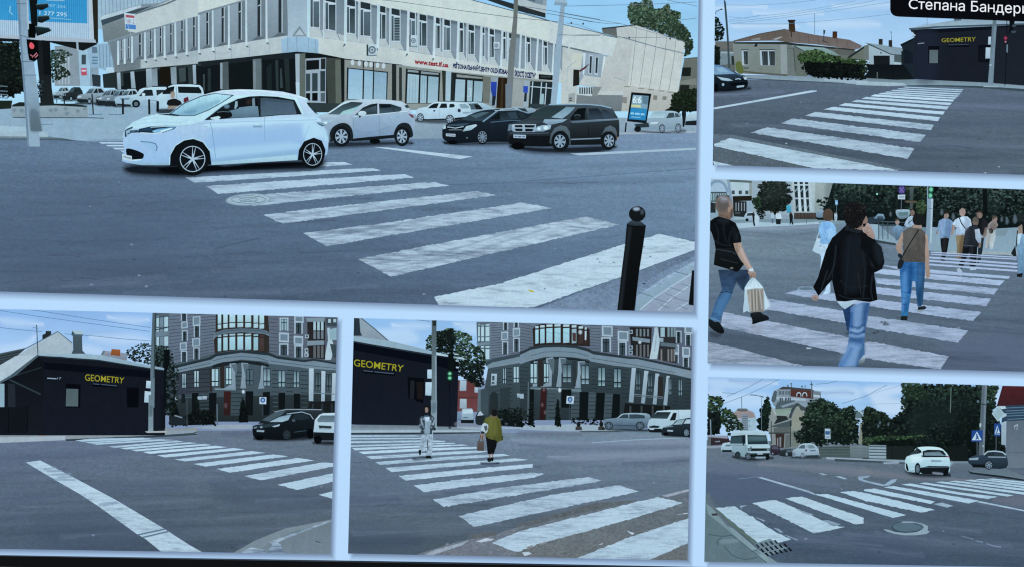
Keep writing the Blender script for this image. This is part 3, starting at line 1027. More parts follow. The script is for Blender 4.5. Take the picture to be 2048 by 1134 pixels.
# billboard
z('A1')
bi = O('billboard', None, 'large blue and white billboard on a steel frame at the upper left')
bi.p('-320,-320 930,-320 985,435 640,420 -320,365', 'b6bcc4')
bi.p('-320,-320 895,-320 930,395 500,370 -320,345', 'a9bce0', 'b3c4e4')
bi.p('-320,-320 885,-320 893,240 530,225 -320,190', '2f86cf', '3d92d8')
for x in range(-300, 900, 21):
    yb = 350 + (x + 320) * .038
    ys = 190 + (x + 320) * .043
    bi.l([(x, -320), (x + 6, ys)], 1.1, '2a74b8')
    bi.l([(x + 6, ys), (x + 8, yb)], 1.1, '8497c0')
bi.p('930,-320 1000,-320 1005,440 965,440', '26221f')
bi.p('-320,362 640,420 985,438 1000,450 850,520 500,430 -320,420', '14171c')
bi.p('-320,345 500,375 975,405 985,438 640,424 -320,372', 'a7adb5')
bi.p('780,430 800,430 808,520 785,520', '9ea6ae')
bi.text('1 377 295', '405,110 685,130 682,170 405,150', 'c9dcf2')
bi.text('097 334', '480,40 670,55 670,85 480,70', '8fbce8')
bi.l('480,0 660,6', 2.4, '86b4e0')
bi.l('105,60 100,120 130,150', 2, '8fbce8')
bi.l('400,175 730,200', 1.4, '86b4e0')
z('N')
O('stem', bi, m='stone').p('84,80 100,82 103,150 88,150', '0f1217')
# signal pole
z('A1')
pp_ = O('signal_pole', None, 'grey painted steel pole carrying the traffic signals', m='stone')
pp_.p('150,-320 285,-320 300,300 345,620 385,900 408,1500 280,1500 240,900 200,400 170,0', '8393b4', '93a3c0')
pp_.p('150,-320 190,-320 215,300 262,900 300,1500 280,1500 240,900 200,400', '6f7e9c')
for a in ('170,36 285,40', '222,630 350,632', '243,768 370,770', '200,360 290,385'):
    pp_.l(a, 1.4, '515e7a')
z('A9')
pp_.p('415,-10 610,-10 640,250 655,500 685,670 495,665 480,450 440,250', '8e9fbd', '6a7686')
pp_.soft('490,340 600,330 660,520 670,660 500,660', '434c56', 0.55, 6)
z('A1')
ts = O('traffic_light', None, 'black traffic signal with hooded lenses and a red pedestrian light')
hd = O('housing', ts)
hd.p('285,-320 420,-320 380,40 385,245 360,390 285,360 320,250 300,0', '0e1116')
hd.p('285,240 352,245 358,390 290,385', '07090c')
for a in ('370,45 490,35 500,70 430,105 375,95', '385,165 500,160 512,195 430,235 385,225', '360,270 500,285 528,315 440,350 375,370'):
    hdd = O('hood', ts)
    hdd.p(a, '1d2a33', '0b0e12')
    q_ = [tuple(map(float, w.split(','))) for w in a.split()]
    hdd.l([q_[0], q_[1], q_[2]], 1.5, '59707c')
hd.p('270,400 385,410 400,590 355,630 300,615 285,540', '07080b')
rl = O('lamp', ts)
rl.p('305,440 325,435 350,465 345,495 320,500 300,475', 'e8505c', sm=3)
rl.l('310,560 340,580 330,590', 2.2, 'b05a66')
rl.l('345,575 375,540 385,565 360,590', 2.2, 'c06a74')
hd.l('275,-100 290,300', 2.4, 'aebccf')
# grey poles and cables in front of the right wing
z('A3')
p2 = O('utility_pole', None, 'old concrete pole standing in front of the right wing', m='stone')
p2.p('1175,-320 1218,-320 1205,140 1195,330 1180,540 1140,1110 1080,1110 1115,560 1160,180', '605d58', '77787a')
p2.p('1080,860 1150,860 1140,1110 1080,1110', '6f747c')
z('A4')
p3 = O('utility_pole', None, 'pale steel pole topped by a lamp box right of the office porch', m='stone')
p3.p('108,60 152,60 140,250 120,460 95,780 65,1065 5,1065 30,800 60,450 85,250', '8e9cb4', '97a7c2')
p3.p('42,50 60,-60 185,-60 165,62', '9db0ca')
p3.p('50,20 180,30 170,62 40,52', '8496b2')
cb = O('cable', None, 'thin dark cables crossing the sky over the office block')
for a in ('-500,10 -300,30 640,150 -80,215', ):
    pass
z('A3')
for a in ('-1000,-90 0,18 640,110 1150,178 1620,222', '720,-5 1160,110', '1215,140 1290,135 1620,238', '1215,60 1400,85 2048,200', '1500,135 2048,235', '1690,62 2048,55', '1680,355 1750,360 2048,365', '1620,358 1700,355'):
    cb.l(a, 1.0, '4b545f')
z('A4')
for a in ('150,140 420,190 720,240 1370,420', '150,170 400,220 620,245 720,240', '160,235 280,250 520,335 800,395 1090,480 1370,540', '690,370 1080,480 1370,550', '130,62 300,60 800,48 1050,42 1500,20', '1200,0 1350,30 1510,65', '1330,205 1500,185', '100,355 200,360 500,350 640,378 860,385 1300,378'):
    cb.l(a, 0.9, '66717f')
for x, y in ((218, 235), (340, 243), (812, 385), (1230, 395)):
    O('bird', None, 'small bird perched on a cable').e(x, y, 9, 11, '39424c')
z('A3')
cb.l('1005,560 1010,700 985,1000 970,1100', 1.2, '99a2ad')

# ---- moving and parked cars of the street
z('A6')
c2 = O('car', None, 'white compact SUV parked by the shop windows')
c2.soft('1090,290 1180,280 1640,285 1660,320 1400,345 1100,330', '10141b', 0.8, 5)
c2.p('1600,125 1680,120 1760,130 1850,165 1900,190 1880,215 1640,240', 'b2c4da', '8d9fb8')
c2.p('1620,140 1720,135 1740,200 1640,200', '4a5664')
c2.p('1680,145 1730,150 1770,190 1760,200 1700,195', '171c23')
c2.p('1085,250 1092,205 1120,185 1195,172 1240,140 1300,122 1420,112 1570,120 1625,150 1645,190 1640,255 1600,285 1480,290 1190,298 1100,285', 'cbdcf2', 'a9bddc', sm=3)
for a, c in (('1205,188 1240,155 1275,138 1320,135 1300,185', '141920'), ('1322,185 1345,138 1400,138 1405,183', '161b22'), ('1425,180 1430,142 1470,142 1485,160 1470,178', '1b2129'), ('1525,145 1590,140 1625,165 1630,188 1545,190', '8699ab')):
    c2.p(a, c)
c2.l('1320,115 1600,122', 1.5, '39434e')
c2.e(1528, 210, 17, 19, '2c3542')
c2.e(1273, 213, 12, 9, '3c4858')
c2.l('1320,190 1325,290', .8, '8ba0bf')
c2.p('1100,285 1190,298 1390,292 1400,305 1190,312 1100,300', '1d232c')
c2.p('1560,225 1640,222 1640,240 1570,245', '8b9cb6')
for x, y, rx, ry in ((1130, 282, 36, 45), (1432, 300, 42, 48)):
    wheel(c2, x, y, rx, ry, rim='9caab9', spokes=7)
c2.p('1480,285 1640,270 1640,285 1490,305', '161a21')

c3 = O('car', None, 'dark blue estate car waiting behind the dark crossover')
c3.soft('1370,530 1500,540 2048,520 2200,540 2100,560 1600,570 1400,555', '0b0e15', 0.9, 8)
c3.p('1355,440 1358,395 1400,350 1470,320 1560,292 1640,250 1740,215 1840,200 2000,192 2200,185 2320,200 2380,240 2400,330 2380,520 1900,530 1450,548 1400,530 1358,490', '1f2838', '10141f', sm=3)
c3.p('1545,300 1640,250 1750,222 1890,222 1830,275 1770,318 1620,312', '232d38', '323f4e')
c3.p('1640,262 1760,228 1840,226 1700,290', '4a5a68')
c3.l('1770,325 1850,265 1920,212', 2.6, '7d93b3')
c3.p('1850,300 1920,240 1990,228 2010,300', '10151c')
c3.p('1405,355 1540,345 1640,340 1560,370 1420,372', '37465c')
c3.l('1850,330 2048,312 2300,310', 1.6, '4d607f')
c3.l('1890,212 2010,205 2200,200', 1.6, 'a9bad0')
O('grille', c3).p('1405,375 1570,372 1560,415 1430,418', '0a0d14').l('1405,378 1490,390 1572,374', 1.6, 'b5c2d0').l('1420,408 1560,408', 1.2, '7f8ea2')
hl = O('headlamp', c3)
hl.p('1562,425 1600,370 1700,350 1712,365 1650,410', 'c5d4e4', '8fa3b8')
hl.p('1362,400 1370,370 1390,360 1390,395', 'b5c6d8')
O('number_plate', c3).p('1392,445 1490,450 1488,478 1392,472', 'b3bccb').l('1402,458 1480,464', 2, '6b7383')
c3.e(1608, 490, 7, 9, '6b7788')
wheel(c3, 1765, 480, 60, 78, rim='717c8b', spokes=10)
O('wheel', c3).e(1460, 535, 45, 22, '080a0e')
z('A7')
c3.p('0,232 60,225 190,222 160,300 0,310', '1a212c', '2b3644')
c3.p('70,232 160,225 190,295 110,295', '2f3b4a')
c3.p('180,235 230,232 270,275 215,290', '232b36')
c3.l('0,200 140,185 230,190', 1.6, '9fb3cc')
c6 = O('car', None, 'light car partly hidden behind the dark crossover')
c6.p('130,185 170,172 260,180 350,190 365,215 300,240 250,230', '9aa9ba', '77869a', sm=3)
c6.p('180,185 260,188 285,225 230,215', '2b343f')
z('A7')
c4 = O('car', None, 'silver SUV parked beyond the street poster')
c4.soft('1380,400 1500,420 1700,430 1880,400 1880,440 1600,440 1400,430', '2c3340', 0.7, 5)
c4.p('1375,380 1372,345 1400,332 1520,300 1560,230 1600,215 1700,212 1800,220 1850,265 1868,320 1860,380 1800,400 1700,400 1640,410 1500,400 1390,395', 'aab8cb', '7f8ea3', sm=3)
c4.p('1515,285 1560,232 1610,222 1700,222 1680,285', '93abc2', 'b7cbdd')
c4.p('1700,290 1730,235 1780,232 1790,280', '39434f')
c4.p('1795,280 1790,235 1820,240 1845,275', '414c58')
c4.p('1375,350 1520,335 1530,380 1400,388', '2a313c')
c4.p('1540,330 1620,325 1610,345 1545,350', 'c9d6e2')
for x, y, rx, ry in ((1660, 395, 32, 44), (1825, 390, 30, 48)):
    wheel(c4, x, y, rx, ry, rim='8d98a6', spokes=8)
O('wheel', c4).e(1410, 400, 34, 30, '14181e')
c5 = O('car', None, 'white car at the edge of the large photo')
c5.p('1895,330 1900,270 1940,240 2020,238 2020,350 1900,350', 'b9c9dc', '8fa0b6')
c5.p('1900,320 2020,310 2020,362 1895,360', '181d25')
pe = O('person', None, 'distant person in dark clothes by the far white car')
pe.p('1860,240 1880,205 1905,230 1900,300 1888,370 1870,372 1868,300', '171b22', sm=3)
z('N')
cbx = O('poster_stand', None, 'lit street poster in a black frame beside the dark crossover')
z('A7')
cbx.p('1345,22 1550,38 1500,342 1300,320', '11161d')
cbx.p('1362,50 1522,62 1508,195 1340,182', '8fa7c6', '7893b4')
cbx.p('1340,185 1508,195 1490,312 1318,298', '2f7fc6', '2a74b8')
cbx.text('6:6', '1365,62 1450,68 1445,138 1355,132', 'dfe9f4', bold=0.03)
cbx.p('1455,60 1520,66 1510,150 1460,140', '5c748f')
cbx.p('1345,148 1445,155 1440,180 1342,174', 'c9c78a')
cbx.l('1338,238 1370,241', 4, '8ec4f0')
cbx.l('1380,242 1430,246', 4, '8ec4f0')
cbx.l('1440,247 1480,250', 4, '8ec4f0')
cbx.l('1345,275 1440,282', 2, '7ab4e6')
cbx.p('1285,335 1300,330 1290,430 1275,430', '12161c')

# dark crossover
cx = O('car', None, 'dark grey crossover with chrome grille waiting at the junction')
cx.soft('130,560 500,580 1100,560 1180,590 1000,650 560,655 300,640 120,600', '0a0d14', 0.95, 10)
cx.p('78,440 90,352 150,330 290,282 340,235 420,178 505,148 700,142 900,143 1040,158 1140,182 1185,248 1218,310 1222,420 1212,490 1150,540 1040,548 1020,560 720,565 500,580 260,575 115,560 85,520', '424956', '14171d', sm=3)
cx.p('100,470 520,470 520,578 260,575 115,560 85,520', '10131a')
cx.p('720,340 1215,310 1222,420 1190,500 1040,545 720,560', '2a2f38', '101318')
cx.p('300,275 345,235 425,182 500,160 660,165 770,180 700,250 640,290 480,285', '28333b', '2d3a40')
cx.p('525,280 620,215 680,172 770,178 710,240 640,292', '7389a8', '93a9c4')
cx.p('160,345 290,290 455,290 440,330 280,345', '2a3039', '3a424f')
cx.p('440,330 455,300 560,300 690,300 640,330 500,360', '93a6c2', '6f819c')
cx.l('500,150 700,145 900,147 1040,160 1140,185', 2.2, '8fa6c8')
cx.p('715,300 760,230 800,190 880,182 895,300 740,310', '0d1016')
cx.p('905,190 1000,188 1045,230 1050,285 925,298', '1a202b', '333d4e')
cx.p('1040,195 1090,205 1150,245 1175,275 1065,285', '222a36', '39445a')
cx.p('870,215 885,205 900,295 870,300', '27303a')
cx.p('720,320 1000,300 1215,290 1218,305 1000,322 740,340', '76859c', '4b5668')
cx.l('900,350 912,520', 1, '0b0d12')
cx.p('725,500 1030,488 1030,500 725,512', '7a879c')
cx.e(790, 275, 38, 26, '1b1f26')
cx.l('760,258 800,252 825,265', 1.4, '4d586a')
gr = O('grille', cx)
gr.p('120,355 140,350 370,350 360,430 150,430 125,420', 'aebacb', '8794aa')
for a in ('150,360 225,358 235,382 155,382', '250,358 362,360 345,385 255,384', '152,395 230,396 230,422 160,420', '258,396 345,398 330,424 258,424'):
    gr.p(a, '12161f')
hl = O('headlamp', cx)
hl.p('340,425 380,375 440,360 525,360 515,400 440,425', 'a9bad2', '7f92ae')
hl.p('78,420 90,352 118,350 125,410', '66748a')
hl.e(400, 398, 18, 16, 'd6e2f0')
hl.e(470, 388, 24, 18, 'dce8f4')
O('number_plate', cx).p('138,455 265,460 265,495 138,490', 'a9b6d4').l('150,474 172,475', 2.6, '59637c').l('182,476 220,478', 2.6, '59637c').l('230,478 256,479', 2.6, '59637c')
cx.l('100,440 300,445 500,440', 1.4, '4b566c')
for a in ('505,540 520,450 560,390 620,362 680,375 715,430 725,560 700,560 690,470 650,415 600,420 560,470 545,560', '1030,545 1045,450 1080,385 1130,362 1180,390 1200,440 1195,490 1180,460 1140,420 1100,430 1070,480 1060,545'):
    cx.p(a, '59616c', '3a424e')
wheel(cx, 618, 525, 92, 108, rim='8795a6', rr=.60, spokes=7, rot=10, ox=-4)
wheel(cx, 1105, 520, 78, 98, rim='8795a6', rr=.62, spokes=7, rot=0, ox=12)
O('wheel', cx).e(185, 575, 68, 36, '08090d')
O('tail_lamp', cx).p('1205,480 1212,478 1205,500 1192,500', 'b58a5a')

# silver SUV
z('A6')
cs = O('car', None, 'silver blue SUV waiting behind the white hatchback')
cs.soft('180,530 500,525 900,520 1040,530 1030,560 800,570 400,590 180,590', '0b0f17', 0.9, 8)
cs.p('60,300 95,262 200,228 330,130 400,108 560,95 700,96 830,104 950,125 1010,178 1052,250 1072,300 1072,420 1055,482 1000,500 860,490 440,515 200,520 100,420', '!bad4ea', '!7895b6', sm=4)
cs.p('450,270 700,250 1000,225 1060,300 1040,350 940,340 860,420 850,460 440,490', '!9dbbd8', '!7593b6')
cs.p('180,248 330,152 420,120 545,128 480,190 425,245 300,252', '2e3a46', '4c5c6a')
cs.p('300,252 340,215 470,175 520,150 480,190 422,246', '8fb4c4', 'a3c6d8')
cs.l('190,235 335,142 420,112', 2.6, 'cfe2f6')
cs.p('458,260 540,180 620,146 690,136 690,252', '141a22', '3a4856')
cs.p('560,200 680,160 685,235 560,250', '4a5866', '2b353f')
cs.p('705,140 825,142 935,178 938,205 905,232 712,246', '1a222c', '445364')
cs.p('718,150 825,155 830,175 720,185', '10151c')
cs.l('830,145 870,235', 2, '27313c')
cs.p('965,160 1000,150 1020,180 985,185', '2e3843')
cs.p('180,250 95,268 60,300 140,300 300,275', '!b2cee6', '!93b0cc')
cs.soft('460,300 690,290 700,400 560,420 460,400', '!86a3c6', 0.5, 14)
cs.l('470,415 560,440 700,415 830,370', 1.2, '6f89b4')
cs.l('450,270 700,248 1000,215', 1.2, 'd3e6fa')
cs.l('705,255 712,460', 1, '6a83ac')
cs.l('440,290 450,480', 1, '6a83ac')
cs.p('645,300 690,295 698,312 650,318', '8ea8d2').p('868,275 905,268 912,282 872,290', '8ea8d2')
cs.p('420,500 600,480 860,458 862,490 640,512 430,525', '141921')
for a in ('195,520 205,430 240,375 310,340 380,345 430,400 442,500 410,520 400,430 350,395 290,400 250,440 240,520', '855,490 865,420 900,360 950,335 1010,345 1045,400 1055,470 1020,485 1005,420 960,395 915,420 895,490'):
    cs.p(a, '1a2028', sm=3)
cs.p('235,520 245,430 300,385 360,390 410,440 415,520', '0b0e13')
cs.p('885,490 895,430 940,385 990,390 1025,440 1025,490', '0b0e13')
wheel(cs, 322, 475, 92, 106, rim='96a4b6', rr=.66, spokes=7, rot=8)
wheel(cs, 942, 475, 76, 102, rim='96a4b6', rr=.66, spokes=7, rot=8)
O('wheel', cs).e(665, 525, 55, 26, '080b10')
hl = O('headlamp', cs)
hl.p('110,320 160,312 240,312 190,345 140,365', 'a9c2e2', '7f98bc')
hl.e(160, 335, 18, 12, 'dbe9f8')
mr = O('wing_mirror', cs)
mr.p('492,240 515,216 560,218 578,240 560,258 510,262', 'cfdae6', 'b5c3d4', sm=3)
mr.p('495,262 525,262 510,290', '161b22')
O('tail_lamp', cs).p('1003,242 1050,252 1070,285 1040,282', '6b3a50')

# far zebra and its stripes
z('A9')
crosswalk('far end of a second zebra crossing by the kerb', ['1605,845 2200,845 2200,868 1640,868', '1715,890 2200,890 2200,912 1750,912', '1820,935 2300,935 2300,962 1870,962', '1945,980 2300,980 2300,1005 1990,1005'], m='clean', c='b9cbe2')
z('N')
O('lane_line', None, 'white lane line on the open junction').p('746,294 775,295 945,313 920,318', 'bccadd', m='paint_down', wear=0.2)
O('lane_line', None, 'pale stop line beyond the dark crossover').p('1140,307 1400,295 1400,299 1160,311', 'a9b6cc')

# main zebra
z('N')
q = ['640,325 690,324 705,329 640,333', '370,355 690,338 745,336 762,341 390,365', '412,372 560,362 770,350 810,348 828,355 436,388', '465,400 540,387 870,364 900,371 507,412',
     '527,430 600,420 955,382 992,390 566,447', '606,466 760,447 1045,405 1104,416 654,492', '716,518 860,490 1170,433 1240,449 782,553', '868,594 1000,567 1245,489 1318,468 1390,483 1390,501 1068,614 880,614']
crosswalk('broad worn white stripes running towards the black bollard', q, c='b7c4d6', cs=['b9c8dc', 'b3c3d8', 'b4c3d7', 'b3c1d3', 'b4c1d2', 'b6c2d2', 'bbc7d6', 'c1cedb'], wear=[.35, .4, .45, .6, .62, .66, .72, .42])
tm = O('tyre_mark', None, 'dark tyre marks smeared over the stripes')
for a in ('730,530 900,500 1060,450', '735,545 930,505 1100,455', '620,480 760,455 900,428', '630,470 800,450', '550,440 660,420 760,405', '690,425 820,410', '1080,480 1170,455'):
    tm.l(a, 4.5, '5e697e', al=0.28, sm=1)
for i in range(16):
    x = 800 + i * 12
    tm.l([(x, 542 - i * 2.8), (x + 26, 530 - i * 2.8)], 1.4, '66718a', al=0.35)
mh = O('manhole_cover', None, 'round iron manhole cover beside the third stripe')
mh.e(497, 399, 46, 12, '8d99ac', m='stone', rot=-3)
mh.e(497, 399, 42, 10, 'a4b1c3', m='stone', rot=-3)
for a in ((497, 399, 34, 7.5), (497, 399, 18, 4)):
    n = 30
    mh.l([(a[0] + a[2] * math.cos(i * 6.283 / n), a[1] + a[3] * math.sin(i * 6.283 / n)) for i in range(n)], 1.2, '6b778c', closed=True)
mh.l('470,393 520,406', 1, '6b778c')
mh.l('520,392 474,406', 1, '6b778c')
lf = O('leaf', None, 'yellow fallen leaf on the nearest stripe')
z('A8')
lf.p('245,868 275,872 300,885 285,895 250,882', 'b9ae52')
for x, y in ((850, 600), (990, 630), (870, 628), (1310, 578), (660, 828), (390, 860), (480, 510), (1255, 495)):
    lf.p([(x - 12, y), (x, y - 6), (x + 16, y + 2), (x, y + 8)], '76829a')
# near kerb
z('A8')
gt = O('gutter', None, 'speckled gravelly gutter by the pavement', m='gravel')
gt.p('310,1040 1240,690 1700,520 1700,640 1400,760 1180,920 1030,1100 300,1100', '606a80', '77829a')
gt.p('1190,930 1380,760 1700,610 1700,700 1420,860 1230,1010 1180,1060', '92a0b8')
gt.p('1190,850 1400,720 1700,575 1700,615 1420,770 1190,930', '76829c')
nk = O('kerb', None, 'pale granite kerb edging the brick pavement', m='stone')
nk.p('1180,1060 1195,925 1400,820 1700,645 1700,720 1480,850 1330,945 1220,1060', '93a3c0', '8797b2')
nk.l('1210,890 1330,930', 1.4, '5d6a82')
nk.l('1520,710 1640,740', 1.4, '5d6a82')
bp = O('brick_paving', None, 'pinkish brick paving at the lower right corner', m='stone')
bp.p('1220,1060 1330,945 1480,850 1700,718 1700,1100 1200,1100', '99a0b5', '8f93a8')
for a, w_ in (('1220,1045 1340,945 1480,850 1700,712', 2.2), ('1380,1050 1500,940 1700,800', 2.2), ('1530,1050 1640,980 1700,940', 1.6)):
    bp.l(a, w_, 'b3bfd4')
for a in ('1340,945 1470,985', '1480,850 1600,885', '1440,900 1540,940 ', '1400,1000 1480,1030', '1500,940 1680,980', '1580,820 1690,850', '1560,1010 1640,1040'):
    bp.l(a, 1.4, '6d7590')
O('pebble', None, 'dark pebble in the gutter').e(1258, 818, 14, 7, '384256')
bo = O('bollard', None, 'black bollard with a ball finial standing at the kerb')
bo.p('1105,300 1272,316 1250,480 1215,700 1172,1060 1022,1060 1062,700 1090,480', '0f1116', '0b0c10')
bo.soft('1120,320 1150,320 1100,700 1060,1050 1035,1050 1075,700', '23262e', .7, 6, sm=0)
bo.p('1105,295 1150,262 1230,275 1275,312 1250,322 1120,312', '3c424d', '20242c')
bo.l('1105,300 1180,318 1272,314', 1.4, '05060a')
fb = O('finial', bo)
fb.p('1148,258 1160,240 1225,245 1225,275', '171a20')
fb.e(1197, 208, 73, 68, '12151a')
fb.softe(1190, 165, 26, 13, 'a9b3c2', 0.9, 5)
fb.softe(1240, 190, 14, 22, '49505c', 0.7, 5)
b2 = O('bollard', None, 'dark post at the very edge of the large photo')
b2.p('1675,700 1700,700 1700,1010 1645,1000', '0f1116')

# ---- the white hatchback
z('A5')
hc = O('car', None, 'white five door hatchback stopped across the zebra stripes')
hc.soft('80,820 200,780 520,790 900,780 1700,745 1940,740 1900,830 1500,850 900,870 700,905 420,900 150,880', '0c1019', 0.97, 12)  # ground shadow painted under the hatchback
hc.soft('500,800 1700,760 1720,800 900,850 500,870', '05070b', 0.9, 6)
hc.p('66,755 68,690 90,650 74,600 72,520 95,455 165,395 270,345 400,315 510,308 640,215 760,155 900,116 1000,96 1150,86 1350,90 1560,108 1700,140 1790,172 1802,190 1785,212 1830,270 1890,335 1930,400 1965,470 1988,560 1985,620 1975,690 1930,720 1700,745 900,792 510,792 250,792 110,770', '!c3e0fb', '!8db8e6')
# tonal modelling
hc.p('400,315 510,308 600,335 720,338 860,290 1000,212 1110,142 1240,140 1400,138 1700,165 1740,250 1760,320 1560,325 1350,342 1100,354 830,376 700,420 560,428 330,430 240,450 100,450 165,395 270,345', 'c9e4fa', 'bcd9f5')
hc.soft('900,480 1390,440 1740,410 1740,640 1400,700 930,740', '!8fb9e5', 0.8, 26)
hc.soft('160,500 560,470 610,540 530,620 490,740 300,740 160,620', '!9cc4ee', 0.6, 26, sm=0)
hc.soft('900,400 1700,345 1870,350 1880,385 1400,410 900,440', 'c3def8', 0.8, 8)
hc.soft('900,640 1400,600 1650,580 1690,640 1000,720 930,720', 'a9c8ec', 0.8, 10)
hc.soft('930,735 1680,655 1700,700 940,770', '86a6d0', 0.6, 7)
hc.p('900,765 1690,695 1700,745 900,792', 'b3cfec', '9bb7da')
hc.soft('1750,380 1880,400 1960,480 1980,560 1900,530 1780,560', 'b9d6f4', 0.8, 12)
hc.l('590,430 700,420 840,400 1300,385 1880,370', 1.6, '93b3dc', al=.8)
hc.l('160,420 280,400 420,390 600,400 690,370 700,345', 1.2, '9dbde2', al=.8)
hc.l('170,410 230,375 400,345', 1.2, '9fc0e6', al=.8)
hc.l('885,395 905,470 920,600 940,742', 1.1, '6f8fbc')
hc.l('1395,345 1390,480 1396,560', 1.1, '7f9fca')
hc.l('1810,420 1780,500 1720,620 1660,690', 1.0, '8fb0d8')
hc.l('820,180 870,285', .8, 'a3c4e6')
hc.l('1700,170 1740,260 1800,360', 1.0, '9fc0e4')
hc.l('830,432 865,436', 1.2, '8faed4')
ws = O('windscreen', hc, m='glassy')
ws.p('500,320 640,215 800,146 930,122 1110,140 1000,212 870,285 740,335 590,335', '2f4052')
ws.p('520,315 645,222 800,156 935,128 1085,145 1000,205 860,280 730,328 600,325', 'b5dbee', '86aed0')
ws.soft('600,320 700,260 860,210 980,190 900,250 760,315', '7fa3c6', 0.7, 8)
ws.soft('640,300 700,280 760,285 700,320', '6285ac', 0.6, 6)
ws.p('395,318 520,312 600,325 590,338 480,328', '26323f')
wn = O('side_window', hc)
wn.p('828,375 900,320 1010,235 1130,178 1250,153 1350,148 1510,155 1672,185 1740,320 1560,326 1350,344 1100,356', '151b24')
wn.p('1000,300 1140,270 1180,240 1330,245 1342,340 1100,352 1000,352', '6e84a0', '55677f')
wn.p('1355,170 1400,165 1660,195 1690,315 1560,320 1355,335', '3a4556', '505e73')
wn.p('1395,200 1660,215 1670,300 1400,315', '46536a', '4d5b70')
wn.p('1665,190 1690,250 1735,318 1695,318', '1a212b')
wn.l('1345,150 1350,345', 3.2, '161b23')
wn.l('830,372 1000,240 1130,180', 1.4, '9cbcdf')
wn.p('1120,200 1140,195 1142,240 1120,275 1112,260', '8fa3b8')
wn.p('1150,190 1280,165 1330,175 1330,235 1160,255', '10131a')
wn.p('1275,175 1300,165 1305,240 1290,290 1280,260', '6f7f93')
wn.softe(1040, 245, 24, 18, '6d86a0', .8, 4)
wn.softe(1245, 205, 22, 26, '2c2224', .9, 4)
wm = O('wing_mirror', hc)
wm.p('925,320 950,292 1000,285 1065,290 1090,318 1080,345 1000,362 935,340', '101319', sm=3)
wm.p('885,352 960,335 985,345 960,372 900,366', 'c3d8ee')
wm.l('950,300 1010,293 1065,298', 1.2, '5c6878')
O('door_handle', hc).p('1275,432 1305,412 1345,412 1372,430 1345,446 1300,447', '94b4dc').l('1280,436 1370,436', 1.4, '5c7ba8').l('1300,414 1345,414', 1.2, 'dcecfb')
hl = O('headlamp', hc)
hl.p('205,488 225,455 330,432 470,425 582,428 545,460 440,493 340,496 235,492', '1e2d42')
hl.p('225,480 260,455 340,445 350,490 240,488', '2b4870', '16202f')
hl.p('345,475 400,455 520,440 560,436 535,460 430,490 360,488', '4f86cc', '9cc6f2')
hl.p('420,470 520,445 540,450 435,488', 'cfe6fb')
hl.l('330,440 470,432 575,434', 1.4, 'b3d0ee')
hl.l('235,490 345,496 440,492', 1.2, 'e0effc')
gr = O('grille', hc)
gr.p('92,470 120,450 168,432 165,445 135,470 215,465 205,490 140,492 100,535 90,520', '263449')
gr.p('100,475 150,450 140,480 125,520 108,525', '8fa9c8')
gr.p('105,500 180,470 190,480 125,505', '445a78')
gr.p('105,640 190,652 262,685 268,705 250,735 160,742 118,720', '0c1018', sm=3)
gr.p('160,742 250,735 240,748 165,752', 'cfe2f4')
hc.l('240,572 330,580 375,592 392,625 382,662', 2.4, '4d6b98')
hc.soft('250,580 340,585 380,620 370,680 330,640', '8fb0dc', 0.6, 6)
O('number_plate', hc).p('66,690 156,708 158,762 70,738', 'd0dcea', 'b3c0d0').l('78,712 150,730', 3.2, '8792a4')
O('tail_lamp', hc).p('1872,388 1925,398 1955,425 1930,432 1890,412', '3d5573').l('1880,392 1945,420', 1.2, '9db9da')
hc.p('1783,212 1830,250 1895,325 1860,305 1800,240', '25303d')
hc.p('1790,172 1802,190 1785,212 1770,195', 'a9c6e6')
hc.l('985,100 1340,97 1700,150 1790,178', 1.4, 'e2f2fd')
hc.p('250,792 520,792 520,770 360,778 110,765', '8fadd2')
for a in ('508,800 512,700 560,612 640,562 730,546 820,578 882,660 898,790', '1700,750 1712,650 1760,572 1850,536 1925,565 1960,650 1950,720'):
    hc.p(a, '0d1118', sm=0)
hc.l('508,790 512,700 560,612 640,560 730,544 820,576 882,658', 1.6, 'bcd8f4')
wheel(hc, 722, 735, 152, 156, rim='a9b8c9', rr=.755, spokes=5, rot=-82, tyre='0e1116', wd=.15, dark='0f131a')
wheel(hc, 1838, 692, 112, 134, rim='a9b8c9', rr=.755, spokes=5, rot=-85, tyre='0e1116', wd=.15, dark='0f131a', ox=2)
# ================================================================== picture 2: crossing before the low old house and the dark shop
Pic('photo', QUADS['house'], 'empty crossing before an old brown roofed house and dark shop, under the black caption', 'photo', GRP)
Pic.cur.k = 70
z('N')
O('sky', m='cloudy').p('1420,-60 2120,-60 2120,150 1420,150', '!8fc0ee', '!b2d6f6')
z('B1')
for a in ('130,80 500,60 800,90 400,130 130,120', '600,150 1200,120 1500,180 900,220', '300,330 800,300 1200,330 800,360', '1300,280 2000,250 2200,330 1500,360', '1600,60 2300,20 2400,90 1800,110'):
    O('cloud', m='cloudy').soft(a, '!c3ddf6', 0.55, 12)
rd = O('road', None, 'grey road with the crossing', m='asphalt')
z('N')
rd.q4('1400,160 1760,160 1760,345 1400,345', ['!5e6d86', '!61708c', '!48566b', '!465063'])
rd.q4('1760,160 2120,172 2120,370 1760,345', ['!61708c', '!5b6a84', '!556479', '!48566b'])
z('B3')
for a in ('300,40 900,60 1300,50 1000,90 500,100', '1700,100 2100,110 2100,140 1650,130', '1500,250 2100,240 2100,300 1500,300', '60,110 400,100 300,140 60,150'):
    rd.soft(a, '!4f5d76', 0.35, 10)
for a in ('1550,150 2100,160 2100,190 1560,180', '100,85 500,70 400,95 100,105'):
    rd.soft(a, '!6c7c99', 0.4, 8)
worn(rd, 1430, 185, 2048, 345, 30, .05)
pv = O('pavement', None, 'pale pavement under the house and the dark shop', m='stone')
z('B1')
